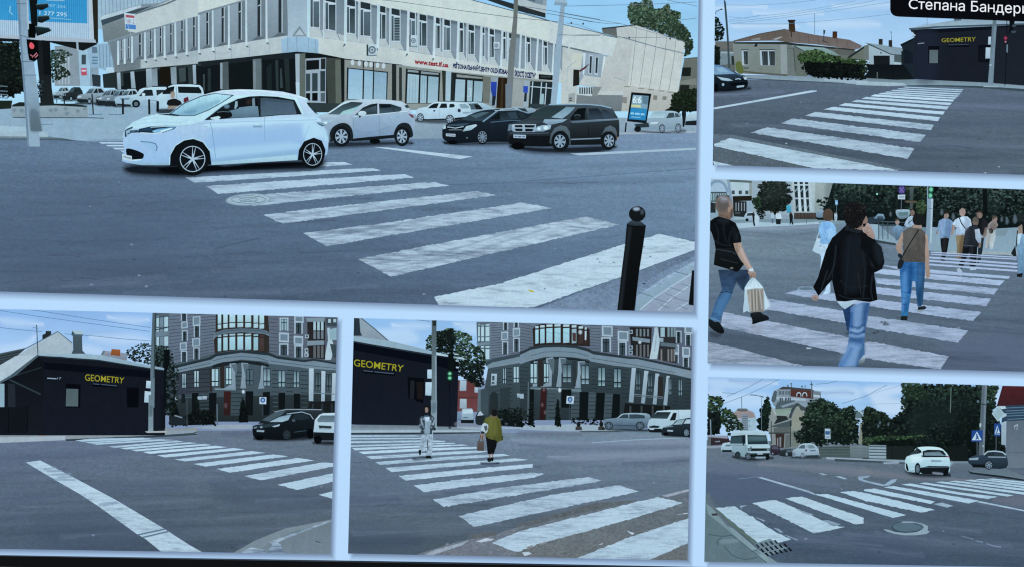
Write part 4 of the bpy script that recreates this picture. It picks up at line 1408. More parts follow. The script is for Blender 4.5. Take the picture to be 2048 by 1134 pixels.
pv.p('450,950 700,955 1260,965 2000,990 2016,1000 2016,1075 1780,1050 1000,1010 540,985', '7f8a93', '939fae')
z('B2')
pv.p('-100,980 500,1000 700,1005 1300,1020 2100,1075 2100,1125 1500,1085 700,1075 500,1085 0,1075 -100,1065', '6f7880', '8e9cae')
pv.p('-100,1020 500,1045 540,1075 300,1085 -100,1068', 'a3aebb')
O('kerb', None, m='stone').p('530,1075 1000,1072 1500,1085 2100,1130 2100,1160 1500,1110 1000,1090 540,1090', '39434f')
z('B1')
O('kerb', None, m='stone').p('540,985 1000,1008 1780,1045 1740,1052 1000,1020 540,995', '3c4654')
pv.soft([(1500 + 0, 1000), (2000, 1010), (2010, 1040), (1800, 1045)], 'b3bcc8', 0.5, 5)
# house
ho = O('house', None, 'old plastered house with a brown tin roof and chimneys', m='stone')
ho.p('130,520 380,520 380,900 130,900', '5d5c5a')
ho.p('130,520 280,530 400,560 400,610 130,612', '6a625f')
ho.p('190,650 380,655 380,800 190,820', '737c80')
ho.p('200,648 400,655 410,672 200,672', '9aa0a3')
ho.p('330,705 385,705 385,820 335,815', '2a2e32')
ho.p('350,545 600,540 900,540 1040,550 1120,580 1270,620 1270,965 1040,950 500,930 380,900', '7c7d79', '77786f')
ho.p('950,550 1030,555 1040,950 960,945', '8e8f8b')
ho.p('1030,555 1120,580 1140,960 1040,950', '6b6c69')
ho.p('1120,570 1900,640 2000,640 1900,720 1270,960 1140,955', '62635e')
ho.p('370,530 1020,525 1130,545 1900,620 1880,640 1130,575 1030,560 370,550', '2b2d30')
ho.p('1640,610 1880,640 1880,700 1640,690', '5a5654')
ho.p('640,545 660,545 660,585 615,590', '1c1d20')
rf = O('roof', ho, m='stone')
rf.p('355,515 680,425 1005,366 1150,392 1400,440 1820,500 1980,575 1960,605 1900,625 1400,560 1130,540 900,512 600,515 370,525', '5e4f4b', '6b5955')
rf.p('1005,366 1150,392 1400,440 1820,500 1980,575 1960,605 1900,625 1400,560 1130,540 1060,440', '665552', '73625f')
rf.p('580,490 700,475 690,500 590,502', '8a807d')
rf.p('840,495 960,460 975,468 900,500', '9d9896')
rf.l('355,517 680,427 1005,368', 1.3, '3f3635')
for a in ('1180,400 1190,540', '1300,425 1310,555', '1420,445 1430,565', '1540,465 1560,580', '1660,482 1680,600', '1780,498 1810,615', '900,390 860,500', '760,415 700,500'):
    rf.l(a, .8, '584946')
ch = O('chimney', ho)
ch.p('1055,265 1130,270 1140,400 1090,405 1055,385', '2f221d', '3d2f29')
ch.p('1038,250 1138,248 1140,268 1050,275', '241a17')
ch2 = O('chimney', ho)
ch2.p('1608,395 1665,395 1665,485 1605,478', '38221c', '4a2f26')
ho.l('1085,400 1090,465', 2, '2c2522')
ho.l('1383,170 1380,430', 1, '5a6d80')
ho.l('1500,380 1495,520', 1.5, '2d3844')
ho.p('1490,375 1518,380 1510,430 1490,425', '36424e')
ho.l('1480,515 1545,535', 1.6, '2d2526')
for a, b in (('460,632 545,632 545,820 470,820', [('485,645 542,645 542,815 495,812')]), ('688,630 880,630 885,825 700,822', [('715,645 790,645 795,822 725,820'), ('805,645 880,645 882,825 818,822')])):
    w_ = O('window', ho)
    w_.p(a, 'aab2b8')
    for c in b:
        w_.p(c, '23272c', '353a40')
        x = float(c.split(',')[0]) + 20
        w_.l([(x, 660), (x + 5, 800)], 1.6, '444b52')
        w_.l([(x + 30, 660), (x + 35, 800)], 1.2, '3d444b')
    x0, y0 = [float(v) for v in a.split()[0].split(',')]
    x1 = float(a.split()[1].split(',')[0])
    w_.l([(x0 - 5, y0 - 4), (x1 + 5, y0 - 4)], 2, '3c3c3b')
ho.p('480,845 550,845 545,875 490,870', '585956')
ho.l('400,880 480,900 700,925 1040,948', 3.5, '55524c')
ho.p('385,800 430,770 460,800 490,910 450,930 400,900', '5b6038', sm=3)
ho.p('1035,600 1110,605 1110,618 1035,612', '5a5a58')
ho.l('1115,600 1140,900', 2, '494b4a')
aw = O('awning', ho, m='stone')
aw.p('1130,575 1500,600 1600,640 1700,700 1520,690 1420,620 1250,640', '8fa0a0', '76877f')
aw.p('1130,575 1250,640 1260,655 1130,590', '353b3a')
tr = O('tree', None, 'dark tree at the left edge of the old house', m='leafy')
tr.leaves('110,200 160,220 190,300 245,340 235,420 220,500 110,520', 90, ['131a18', '1c2622', '2b3833'], 4.5, sm=0)
tr.leaves('110,560 180,600 190,700 180,830 110,830', 60, ['0f1416', '161d1d', '222a29'], 4, sm=0, base='11161a')
ng = O('house', None, 'white gabled house with a black gate beside the dark shop', m='stone')
z('B1')
ng.p('1800,720 2016,575 2100,560 2100,760 1900,760', '66665e')
ng.p('1790,720 2016,570 2016,600 1820,735', '272b2f')
z('B2')
ng.p('0,575 60,560 60,760 0,760', '6a6b66')
ng.p('60,560 330,660 380,700 380,820 60,820', 'a3adb6', '99a4ae')
ng.p('10,535 490,690 490,700 340,690 60,565', '2c3338')
ng.p('40,540 490,605 490,692 345,680', '7f8c96', '8995a0')
ng.p('380,690 490,700 490,815 380,815', '4a5157')
ng.p('380,780 490,790 490,815 380,815', 'a9b2ba')
ng.p('120,700 325,700 325,820 125,815', '15181f')
ng.e(213, 665, 10, 12, '3f464d')
for a in ('185,490 235,490 235,565 185,560', '310,505 355,505 355,595 310,585'):
    O('chimney', ng).p(a, '2a2526')
ng.l('340,400 348,505', 1, '4b5b6b')
ng.l('330,400 350,405', 1.6, '4b5b6b')
hg = O('hedge', None, 'thick dark hedge with green top before the old house', m='leafy')
z('B1')
hg.leaves('1160,690 1280,640 1450,625 1540,680 1700,720 1720,760 1850,740 2030,780 2030,1000 1850,1000 1350,975 1240,900 1210,800', 260, ['0b0f10', '10161a', '171e1d', '1c2422'], 5, sm=0, base='0e1315')
hg.leaves('1160,690 1280,640 1450,625 1540,680 1700,720 1700,770 1450,790 1300,770 1210,790', 190, ['2f4029', '3f5534', '546b43', '6d8458'], 3.6, sm=0)
hg.leaves('1700,740 1860,735 2030,770 2030,820 1850,800 1720,790', 80, ['2a3826', '3d4f33', '56683f'], 3.4, sm=0)
z('B2')
hg.leaves('-30,740 60,780 90,850 60,950 -30,960', 40, ['1a221c', '2c3a28', '46583a'], 4, sm=0)
fn = O('fence', None, 'black board fence running from the hedge to the dark shop', m='stone')
fn.p('30,810 620,815 640,1000 400,1005 -20,980 60,900', '0f131b', '14181f')
fn.l('365,815 365,1000', 1.2, '090c12')
fn.p('160,910 175,905 175,985 160,985', '4e5658')
fn.p('470,640 500,640 500,820 470,820', '1a2029')
# dark shop
sh = O('shop', None, 'near black shop with gold lettering and a grey roof', m='stone')
sh.p('470,570 640,480 640,800 640,1000 500,820 490,640', '1a212d')
sh.p('455,560 640,470 640,495 470,585', '11161d')
sh.p('500,620 620,660 620,800 500,800', '131926')
sh.p('570,350 640,370 2100,310 2100,1085 1540,1040 900,1010 635,995 640,480', '!191f2b', '!191f2b')
sh.p('640,375 1600,330 2100,315 2100,370 1600,370 1000,410 650,410', '!0d121d')
sh.p('1640,350 2100,330 2100,1085 1640,1040', '!1c222d', '!1d2430')
sh.soft([(660, 420), (900, 400), (900, 980), (660, 980)], '!20293b', .6, 20)
rf = O('roof', sh, m='stone')
rf.p('565,355 800,310 1150,250 1250,230 1620,230 2100,240 2100,305 1620,325 900,345 640,375', '8a97ab', 'a3b0c4')
rf.p('1130,235 1230,235 1225,255 1140,262', '4a5466')
rf.p('565,355 900,330 1620,305 2100,290 2100,312 1620,328 900,352 640,380 570,372', '434d5a')
sh.l('605,405 620,430 645,450', 3, 'b6c3d3')
sh.l('795,225 795,320', .8, '5a6c80')
w_ = O('window', sh)
w_.p('810,580 950,580 945,800 808,800', '!0a0e17')
w_.p('825,628 935,628 932,795 822,795', '!55656f', '!5c6e7a')
w_ = O('window', sh)
w_.p('1440,565 1600,560 1600,790 1440,780', '!0b0f18')
w_.p('1455,600 1540,595 1535,770 1455,765', '!10151f')
lt = O('gold_lettering', sh)
lt.text('GEOMETRY', '975,485 1410,465 1405,520 980,532', '9a8a2c', bold=0.004, m='clean')
sg = O('sign_board', sh)
sg.p('1045,565 1330,560 1325,590 1050,592', '!0a0d16')
sg.l('1058,566 1319,560', 1.2, '3d465a')
ad = O('address_plate', sh)
ad.p('660,535 775,530 770,560 662,562', '!0d111b')
ad.l('675,550 760,542', 2.4, '6d7789')
po = O('utility_pole', None, 'concrete pole with two white boxes before the dark shop', m='stone')
po.p('1625,250 1665,250 1672,330 1650,640 1625,1075 1560,1070 1585,760 1605,500 1612,340', '5e6876', '7b8796')
po.p('1640,330 1672,330 1650,640 1628,1060 1605,1060 1620,640', '727e8e')
po.p('1510,1080 1690,1085 1690,1100 1500,1095', '9aa5b2')
for a in ('1568,462 1602,462 1598,560 1562,562', '1535,598 1595,598 1588,735 1530,738'):
    O('junction_box', po).p(a, 'b6c3d3', 'a6b3c4')
po.p('1580,810 1610,812 1605,830 1580,828', 'a8b2bd')
tl = O('traffic_light', None, 'pedestrian signal showing red beside the concrete pole')
tl.l('1800,250 1800,560 1775,1080', 1.6, '0c1018')
tl.l('1805,560 1803,660', 2.6, '6a7787')
tl.p('1830,260 1900,260 1890,330 1860,400 1830,430 1835,330', '0b0e15')
tl.p('1850,390 1920,385 1905,415 1860,415', '3a434f')
tl.p('1870,310 1920,308 1915,335 1865,340', '39424e')
tl.p('1760,455 1808,452 1806,550 1765,552', '0d0d14')
O('lamp', tl).e(1784, 480, 16, 18, 'b3405a').softe(1784, 480, 22, 26, '8c2a44', .5, 4).e(1784, 527, 14, 15, '9a5a70')
z('B1')
up = O('utility_pole', None, 'leaning dark pole at the left of the old house', m='stone')
up.p('238,20 262,20 285,280 300,500 318,860 290,860 280,560 262,300', '2f3a45', '3d464e')
up.p('240,0 252,0 258,40 238,40', '38434e')
sl_ = O('street_lamp', None, 'thin street lamp at the left edge')
sl_.l('133,180 140,145 200,118', 1.4, '3b4a5c')
sl_.e(207, 117, 16, 9, '34404f')
cb = O('cable', None, 'cables crossing the sky over the old house')
for a in ('265,60 600,65 1000,45 1400,0', '300,270 650,240 1100,180 1600,100 2016,30', '310,250 600,210 1000,170 1500,90 1900,10', '320,295 700,260 1400,165 2016,75', '350,300 1000,300 1400,270 2016,218', '300,210 500,230 700,190'):
    cb.l(a, .9, '6484a6', al=.75)
z('B2')
for a in ('0,30 100,10 250,-30', '0,75 330,25', '0,215 330,178'):
    cb.l(a, .9, '6484a6', al=.75)
cr = O('car', None, 'black car at the left edge driving towards the crossing')
z('B1')
cr.soft('110,1100 300,1120 540,1095 560,1130 300,1160 110,1160', '0c1019', 0.9, 7)
cr.p('110,810 180,815 260,840 330,880 420,925 500,955 530,985 545,1050 530,1100 460,1130 300,1150 110,1150', '1b2433', '0d111a')
cr.p('110,815 180,818 250,845 380,930 240,935 130,940 110,930', '5c78ae', '7e9bc8')
cr.p('130,850 220,850 300,905 180,915', '8ba7d2')
cr.p('110,940 250,935 385,928 470,955 500,985 380,1000 250,985 130,965', '2c3a52', '1d2839')
cr.l('260,840 380,925 470,955', 1.4, '5e739a')
hl = O('headlamp', cr)
hl.p('150,965 200,975 300,990 355,1015 290,1022 210,1010', 'bccbe0', '97a9c4')
hl.p('480,965 520,970 530,1000 500,1005', 'b6c6dc')
cr.p('300,1045 520,1035 535,1060 480,1080 330,1080', '080b12')
cr.l('380,1000 420,990 450,1000', 2.2, 'a5b5cc')
O('number_plate', cr).p('400,1082 495,1072 490,1095 400,1105', '9fb0c8')
cr.e(228, 1065, 16, 18, '8fa0b8')
O('wheel', cr).e(140, 1105, 28, 55, '07090e')
# crossing
z('B3')
st = ['58,410 155,373 200,375 1235,577 1240,582 700,566 60,424', '292,337 400,303 1345,440 1300,505', '487,277 570,247 1418,352 1382,398', '642,228 710,204 1470,288 1450,321', '762,188 825,172 1510,238 1495,264',
      '858,163 900,148 1540,203 1527,222', '940,139 975,127 1566,170 1552,189', '1005,121 1035,108 1585,147 1572,161', '1062,104 1090,92 1600,126 1590,138', '1110,90 1135,82 1615,112 1606,121',
      '1150,80 1170,73 1630,99 1622,107', '1190,70 1210,63 1640,86 1634,94', '1228,59 1250,53 1650,72 1645,79', '1268,48 1290,42 1658,60 1652,67']
crosswalk('white stripes leading away to the dark shop', st, m='paint_down', cs=['b9c8d6', 'b0bdcb', 'b3c2d3', 'b3c2d4', 'b9c9dc', 'bccce0', 'b7c7db', 'bccde2', 'c5d6ea', 'bccde2', 'b7c8de', 'b7c8de', 'b0c2d8', 'a9bcd2'], wear=[.45, .55, .6, .5, .4, .3, .35, .3, .1, .2, .2, .2, .2, .2])
O('lane_line', None, 'white stop line at the left edge').p('50,178 680,67 720,68 715,74 60,188', 'bccada', m='paint_down', wear=.2)
gt = O('gutter', None, 'brown dusty gutter at the near kerb', m='gravel')
gt.p('50,345 180,352 700,455 1100,530 1300,580 1235,577 160,372 60,405', '5d6570', '5d646c')
gt.p('50,426 130,440 700,566 600,562 60,548', '545a62')
gt.p('50,520 180,548 60,548', 'b3c3d2')
rd2 = O('litter', None, 'pale scraps lying on the road')
for x, y in ((1885, 558), (1798, 596), (520, 408)):
    rd2.p([(x - 8, y), (x + 6, y - 5), (x + 9, y + 3)], 'a9b6c8')
# caption over it
z('B2')
cp = Pic('caption_label', [(1700, -60), (2110, -60), (2110, 60), (1700, 60)], 'black rounded caption with white Cyrillic street name over the top right photo', 'caption')
cp.k = 900
pl_ = O('plate', m='clean')
pl_.p('330,-330 330,120 338,155 360,185 395,203 440,210 1100,235 2500,290 2500,-330', '!0a0c12')
tx = O('white_lettering', m='clean')
tx.text('Степана Бандери', '565,-22 2075,40 2075,212 560,146', '!f2f8ff')
# ================================================================== picture 3: people walking over the crossing
Pic('photo', QUADS['people'], 'busy crossing photo with pedestrians seen from behind, man with plastic bag nearest', 'photo', GRP)
Pic.cur.k = 70
z('N')
bgp = O('sky', m='plain')
bgp.p('1410,350 2120,350 2120,470 1410,470', '8d97a2')
rd = O('road', None, 'grey junction road under the walkers', m='asphalt')
rd.q4('1400,440 1760,440 1760,600 1400,600', ['!8094ae', '!7286a2', '!63748f', '!647693'])
rd.q4('1760,440 2120,440 2120,600 1760,600', ['!7286a2', '!6a7c99', '!5c6b86', '!63748f'])
rd.q4('1400,600 1760,600 1760,760 1400,760', ['!647693', '!63748f', '!4b5a70', '!46536a'])
rd.q4('1760,600 2120,600 2120,760 1760,760', ['!63748f', '!5c6b86', '!55637f', '!4b5a70'])
z('C1')
for a in ('430,600 900,640 1300,620 900,680 430,650', '500,900 1300,960 1300,1000 500,930'):
    rd.soft(a, '!566781', .35, 7)
rd.soft('420,570 1300,540 1300,570 600,600', '!93a6c0', .5, 6)
z('C4')
rd.l('1000,540 1300,570 1688,620', 1.4, '!46536a', al=.6)
rd.soft('900,700 1688,680 1688,1040 850,1030', '!5b6985', .5, 30)
worn(rd, 1420, 450, 2048, 740, 40, .08)
# backdrop
bk = O('building', None, 'white building with an arched front and dark awning', m='stone')
z('C1')
bk.p('85,0 640,20 640,470 85,440', 'a9b6c8', '9aa7b8')
bk.p('300,20 600,40 600,70 310,50', '5b615f')
bk.p('320,50 540,60 540,200 330,200', 'b4bfcc')
bk.p('530,60 620,60 620,210 530,200', '8b8c86')
bk.e(170, 175, 125, 150, '7d8db4', a0=180, a1=360)
bk.e(170, 175, 95, 118, 'a3b3d2', a0=180, a1=360)
bk.p('90,170 280,170 290,270 90,280', '4a5a66')
for x in range(95, 280, 26):
    bk.r(x, 160, x + 14, 260, '8fa2b2')
bk.l('95,170 270,170', 2.5, '3d464a')
for x in (330, 410, 485):
    bk.r(x, 148, x + 36, 190, '3b444d')
bk.p('340,212 620,205 620,262 345,268', '1f1b1a')
bk.p('345,265 500,270 500,450 345,440', '23242a')
for x in (375, 405, 438, 470):
    bk.r(x, 285, x + 10, 380, '8d9297')
bk.p('370,395 430,395 430,410 370,410', '4c4f52')
bk.p('500,270 620,262 620,400 500,440', '93a1b8')
bk.p('90,280 150,290 150,400 90,400', '23282f')
bk.p('85,400 200,405 200,450 85,450', '8697b4')
bk.p('160,205 300,200 320,260 150,260', '24242a')
mb = O('building', None, 'modern pale building with white fins and a round corner', m='stone')
mb.p('560,40 1040,45 1040,420 560,420', '99a2ac')
mb.p('1010,48 1480,60 1470,395 1030,395', 'b2bab6', 'a3aaa8')
mb.p('1280,55 1480,62 1480,300 1300,390 1270,390', '9da39b', '8f948e')
mb.soft('1400,60 1480,62 1480,330 1400,300', '6d7270', .7, 8)
for x, c in ((1038, 0), (1100, 1), (1160, 2)):
    w_ = O('window', mb)
    w_.p([(x, 50), (x + 38, 52), (x + 52, 385), (x + 22, 385)], '1f2a33')
    w_.p([(x + 4, 150), (x + 44, 110), (x + 45, 130), (x + 6, 175)], '7b8b97')
    w_.p([(x + 8, 228), (x + 46, 228), (x + 47, 245), (x + 9, 245)], 'a5b0b8')
    w_.p([(x + 14, 350), (x + 50, 300), (x + 51, 320), (x + 16, 370)], '63727d')
    w_.p([(x, 75), (x + 40, 75), (x + 41, 92), (x + 1, 92)], 'b3bdc4')
mb.p('1075,50 1100,52 1125,385 1095,385', 'c3ccd4')
mb.p('1140,52 1160,52 1185,385 1158,385', 'c3ccd4')
mb.p('1198,52 1225,54 1250,385 1220,385', 'b5bdc2')
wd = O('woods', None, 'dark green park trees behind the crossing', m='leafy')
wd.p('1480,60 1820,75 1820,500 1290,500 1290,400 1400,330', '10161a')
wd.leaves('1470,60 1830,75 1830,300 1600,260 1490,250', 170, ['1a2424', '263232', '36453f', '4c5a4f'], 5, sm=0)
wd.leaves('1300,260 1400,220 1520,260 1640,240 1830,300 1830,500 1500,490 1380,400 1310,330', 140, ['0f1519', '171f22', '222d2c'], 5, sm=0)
z('C2')
wd.p('-30,60 1840,120 1840,600 -30,540', '10161a')
wd.leaves('-30,70 380,90 380,360 100,420 -30,500', 220, ['11181b', '1a2325', '283431', '3a4843'], 5.5, sm=0)
wd.leaves('460,95 720,100 720,420 560,400 480,380', 150, ['131a1b', '1d2727', '2c3a30', '44533f'], 5, sm=0)
wd.leaves('790,110 1840,140 1840,420 1500,470 1200,430 900,420 800,540', 620, ['0e1417', '172021', '25302f', '3a4846', '4e5c58'], 5.5, sm=0)
wd.leaves('590,270 680,240 710,330 690,420 600,400', 60, ['2b3a28', '3d4d38', '55654c'], 4, sm=0)
for x, y, r_ in ((880, 400, 26), (1010, 450, 30), (1620, 500, 30), (1710, 480, 40), (300, 420, 18), (1560, 480, 20)):
    wd.soft([(x - r_ * .5, y), (x, y - r_ * 1.6), (x + r_ * .7, y), (x, y + r_)], '7a888f', .4, 4)
wd.l('1370,130 1375,420', 9, '0d1114')
wd.l('820,350 825,560', 6, '14191c')
sp = O('tree', None, 'dark spruce standing before the pale building', m='leafy')
z('C1')
sp.leaves('660,45 930,45 990,90 950,110 1020,160 960,180 1010,230 1020,280 960,300 1000,350 900,380 860,370 840,420 790,420 760,370 660,380 600,330 570,260 640,210 620,180 670,140 610,90 690,70', 460, ['161a1c', '1e2426', '2a3231', '39423e'], 4.6, sm=0, base='14191b')
sp.leaves('560,240 640,220 680,300 640,380 580,340', 60, ['1b2722', '2a3a30', '3d4e3c'], 4, sm=0)
sp.leaves('620,350 700,340 720,420 660,490 610,440', 50, ['12171a', '1b2221'], 4, sm=0)
for a in ('820,360 870,360 860,420 825,420', ):
    sp.p(a, '0e1214')
pv = O('pavement', None, 'pale far pavement with kerb', m='stone')
pv.p('340,470 1000,470 1300,480 1640,490 1640,520 1320,530 1000,545 600,560 370,575', '74828f', '8797aa')
pv.p('370,520 640,505 1000,520 1320,500 1320,525 1000,545 620,560 400,575', 'a9b9cd')
pv.p('300,455 480,455 480,475 350,478', 'a0adb9')
fe = O('fence', None, 'low brown fence by the pale building')
fe.p('1040,400 1290,400 1290,472 1035,470', '4c3f3d', '3b3434')
for x in range(1070, 1290, 42):
    fe.l([(x, 400), (x, 470)], 1, '2c2627')
fe.l('1035,474 1300,476', 1.4, '6d7884')
fe.l('1180,480 1178,520', 1.2, '4a545f')
po = O('signal_pole', None, 'grey pole in front of the arched building')
po.p('275,15 305,18 335,250 360,480 340,480 310,260', '8492ad')
sn = O('bus_stop_sign', None, 'blue sign before the spruce')
sn.p('950,315 1003,312 1008,400 955,402', '4e9fc8', '3d86b4')
sn2 = O('parking_sign', None, 'pale blue sign on a thin post')
sn2.p('1502,255 1534,255 1536,310 1505,310', '6f9ad2').p('1508,275 1528,275 1528,300 1508,300', 'b9cfea').l('1520,310 1520,400', 1.2, '59636d')
cr = O('car', None, 'white car by the spruce')
cr.p('475,440 500,400 560,390 600,400 640,440 645,480 600,490 480,480', 'b9c7d8', '8e9bb0', sm=3)
cr.p('510,405 580,398 590,430 500,435', '2b323a')
cr.e(505, 480, 18, 18, '12161b')
cr2 = O('car', None, 'pale car near the fence')
cr2.p('1290,400 1320,365 1360,360 1380,400 1370,450 1295,450', '8e9db8', '65738c', sm=3)
ppl = [('565,410 585,400 595,430 590,470 600,540 580,545 570,480', '16191f', '590,430 640,440 645,490 620,545 600,550 590,500', 'b7c4d4', 'walker in black and white by the white car'),
       ('775,400 800,395 812,430 805,460 780,465', 'a9b8cf', '780,465 805,465 800,520 785,520', '5a6680', 'walker in a pale top below the spruce'),
       ('835,405 880,405 895,440 890,470 840,470', 'c3cdda', '830,470 890,470 885,530 835,530', '1b2029', 'walker in a white top and black trousers'),
       ('985,410 1010,400 1025,440 1020,480 990,480', '181a20', '990,480 1020,480 1030,530 1015,535 1005,500 995,540 988,535', '14171d', 'walker in black by the blue sign'),
       ('1495,410 1520,400 1528,440 1520,490 1500,490', 'aeb9c6', '1500,440 1520,440 1518,490 1503,490', '98a4b2', 'walker in pale clothes under the trees')]
for a, c, b, d, lb in ppl:
    p_ = O('person', None, lb)
    p_.p(a, c, sm=3)
    p_.p(b, d)
    x, y = [float(v) for v in a.split()[0].split(',')]
    p_.e(x + 14, y - 10, 9, 12, '5b4a45')
z('C2')
pv2 = O('pavement', None, 'grey pavement with kerb at the far side of the crossing', m='stone')
pv2.p('-30,520 160,530 360,700 700,740 720,600 780,560 1100,600 1840,560 1840,900 1330,850 1050,840 760,830 500,780 130,700 -30,640', '8595ab', '8d9db3')
pv2.p('-30,530 160,535 160,690 -30,640', '95a6bd')
pv2.p('90,700 360,745 360,770 130,735', '353c46')
pv2.p('790,840 1330,835 1840,850 1840,880 1300,870 780,850', '9fa2a0')
pv2.p('1500,590 1640,580 1600,660 1500,660', '7d8a97')
for a in ('160,535 270,540 340,545', '160,500 360,500'):
    pv2.l(a, 1, '46515f')
rl = O('railing', None, 'grey metal railing along the kerb')
rl.l('155,530 280,540 360,535', 1.6, '3c4653')
rl.l('160,500 480,510', 1.2, '46505c')
for x in (165, 212, 270):
    rl.l([(x, 510), (x + 2, 700)], 1.8, '3f4956')
for x in (180, 198, 230, 250, 300, 320, 340):
    rl.l([(x, 540), (x, 660)], .8, '5b6776')
cr3 = O('car', None, 'pale car seen between the sign and the trees')
cr3.p('360,375 420,362 510,365 520,390 510,440 440,470 380,450', 'a5b7cc', '5d6d7d', sm=3)
cr3.p('385,395 500,390 495,430 400,435', '59707a')
st_ = O('car', None, 'dark car with a pale bonnet under the trees')
st_.p('40,460 120,440 160,410 220,415 240,470 200,500 50,520', '2a3442', sm=3)
st_.p('110,465 160,410 220,415 238,465', '8496b4', '66789a')
st_.p('150,440 220,440 215,470 150,465', '3a4656')
nsg = O('traffic_sign', None, 'round purple no stopping sign above a white plate')
nsg.l('425,240 420,370', 1.4, '59616a')
nsg.e(428, 140, 42, 50, '2d2a62')
nsg.e(428, 140, 34, 41, '4a3f86')
nsg.l('402,110 454,172', 1.8, '7a5fa0')
nsg.l('452,108 404,172', 1.8, '7a5fa0')
nsg.p('383,196 467,193 465,248 385,245', 'b9c3d2')
nsg.l('395,222 455,220', 2, '6d7584')
cpole = O('pole', None, 'dull concrete pole and canopy under the trees')
cpole.p('515,105 565,105 555,260 520,260', '4c5356', '3a4143')
cpole.p('455,265 590,262 590,285 480,285', '59483f')
cpole.p('520,285 555,285 550,360 520,360', '454b4d')
wd.e(148, 187, 10, 11, '9adcb0')
# people of the middle distance
def person(lb):
    return O('person', None, lb, m='cloth')


p_ = person('bald man in a white t-shirt behind the railing')
p_.p('470,500 500,450 540,430 590,460 580,520 540,560 480,560 455,540', 'b4c2d6', '8f9db2')
p_.e(548, 400, 27, 34, '7a6259')
p_.l('500,520 545,480', 1.6, '20242c')
p_ = person('child in a blue shirt on the far pavement')
p_.p('330,560 380,535 440,560 450,600 420,640 400,700 360,720 350,640 325,610', '7992b8', '4d5c78')
p_.e(378, 505, 24, 32, '9a7f74')
p_.p('350,500 360,465 400,470 402,495 380,485', '4b4038')
sig = O('traffic_light', None, 'pedestrian signal showing green on a spotted grey pole')
sig.p('715,100 785,105 780,400 770,560 755,745 700,740 705,560 715,350', '8796ae', '7d8da6')
sig.p('760,240 785,240 775,500 765,740 745,742 755,500', 'aebccd')
sig.p('728,100 845,105 840,150 790,175 785,238 728,238', '0b0f12')
for y in (135, 205):
    O('lamp', sig).e(760 - (y - 135) * .1, y, 19, 24, '8fe0c0').softe(760 - (y - 135) * .1, y, 26, 32, '3d8f78', .5, 4)
sig.l('720,345 775,352', 1.2, '59677d')
p_ = person('man in a short sleeved blue shirt stepping onto the crossing')
p_.p('865,690 968,680 945,830 925,880 915,950 868,950 885,860 870,770', '12141a')
p_.p('850,490 900,462 960,468 1005,495 1010,560 985,620 965,690 915,680 865,690 862,600 840,610 815,620 835,560', '8098c4', '6c84b2')
p_.p('815,610 842,605 830,640 815,650', '8d7468')
p_.p('905,445 912,405 935,388 958,400 962,440 945,470 920,470', '8f7568')
p_.p('905,410 925,385 958,392 965,415 940,408 915,415', '2c2523')
p_.l('935,475 930,680', .8, '59709c')
p_ = person('bald man in a white t-shirt with a strap across the chest')
p_.p('1040,650 1142,650 1130,760 1112,860 1095,930 1045,930 1055,800', '8d7557', '6f5c49')
p_.p('1075,455 1120,440 1170,440 1210,475 1222,545 1185,560 1160,600 1145,652 1042,650 1050,560 1010,570 1000,530 1030,480', 'c3d0e6', 'a9b8d2')
p_.p('1000,530 1035,545 1010,640 985,660', '96796c')
p_.p('1085,420 1080,375 1110,345 1145,358 1152,400 1140,430 1112,445', 'a38678')
p_.l('1078,450 1105,520 1160,590', 2.2, '2a2f38')
p_.p('1030,920 1090,915 1085,960 1020,962', '5b6573')
p_ = person('man in a black t-shirt and dark trousers facing the camera')
p_.p('1300,690 1362,680 1345,820 1320,950 1285,975 1290,860', '1d2530')
p_.p('1290,500 1330,465 1380,470 1402,540 1395,600 1350,660 1320,640 1300,560', '14161c')
p_.p('1370,570 1402,560 1405,620 1370,680 1345,690 1350,660', '8a7165')
p_.p('1280,440 1275,400 1300,375 1335,380 1345,420 1335,455 1310,465', '7d655b')
p_.p('1278,405 1290,375 1325,365 1345,390 1340,410 1310,390', '2a2422')
p_ = person('woman in a floral blouse and cream trousers beyond the group')
p_.p('1395,590 1495,595 1490,680 1460,810 1430,810 1420,740 1390,800 1375,790', 'a9a9a0', 'b9bab2')
p_.p('1405,530 1450,490 1500,490 1520,540 1500,575 1480,600 1400,590', '8a7a72')
p_.e(1482, 470, 30, 36, '8f766a')
p_.p('1450,470 1465,435 1500,430 1515,460 1495,450 1465,480', '4b3f3b')
p_.e(1440, 605, 26, 32, '22242a')
p_ = person('older man in a dark vest walking away')
p_.p('1120,775 1285,780 1280,900 1262,1025 1200,1030 1205,900 1195,850 1150,930 1120,1030 1055,1035 1100,920', '111319')
p_.p('1155,580 1215,545 1280,545 1310,590 1320,700 1290,790 1120,775 1135,680', '272a33', '1f222a')
p_.l('1125,770 1240,775', 2, '4a4f58')
p_.p('1255,590 1308,580 1330,700 1325,745 1295,740 1265,690', 'b5bcc8', '98a0ae')
p_.p('1300,740 1330,740 1325,790 1300,800', '7f675d')
p_.e(1265, 485, 36, 42, '564a46')
p_.p('1228,500 1300,500 1290,540 1235,535', '6d5950')
p_.p('1050,1035 1085,1025 1115,1065 1100,1090 1060,1075', 'a9b2c0')
p_.p('1200,1030 1265,1028 1275,1045 1205,1050', 'b3bcc9')
p_ = person('woman in jeans cut off by the edge of the photo')
p_.p('1740,650 1840,640 1840,1100 1750,1100 1740,900', '7d9ac4', '5f7ba6')
p_.p('1745,560 1790,530 1840,540 1840,640 1740,640', '8f7769')
p_.p('1740,640 1790,630 1760,760 1735,740', 'b9cbe2')
p_.p('1790,500 1840,480 1840,640 1800,640', '15171d')
p_.l('1740,600 1725,790', 2, '1a1d24')
p_.p('1665,860 1715,770 1730,890 1700,895', '1c1f26')
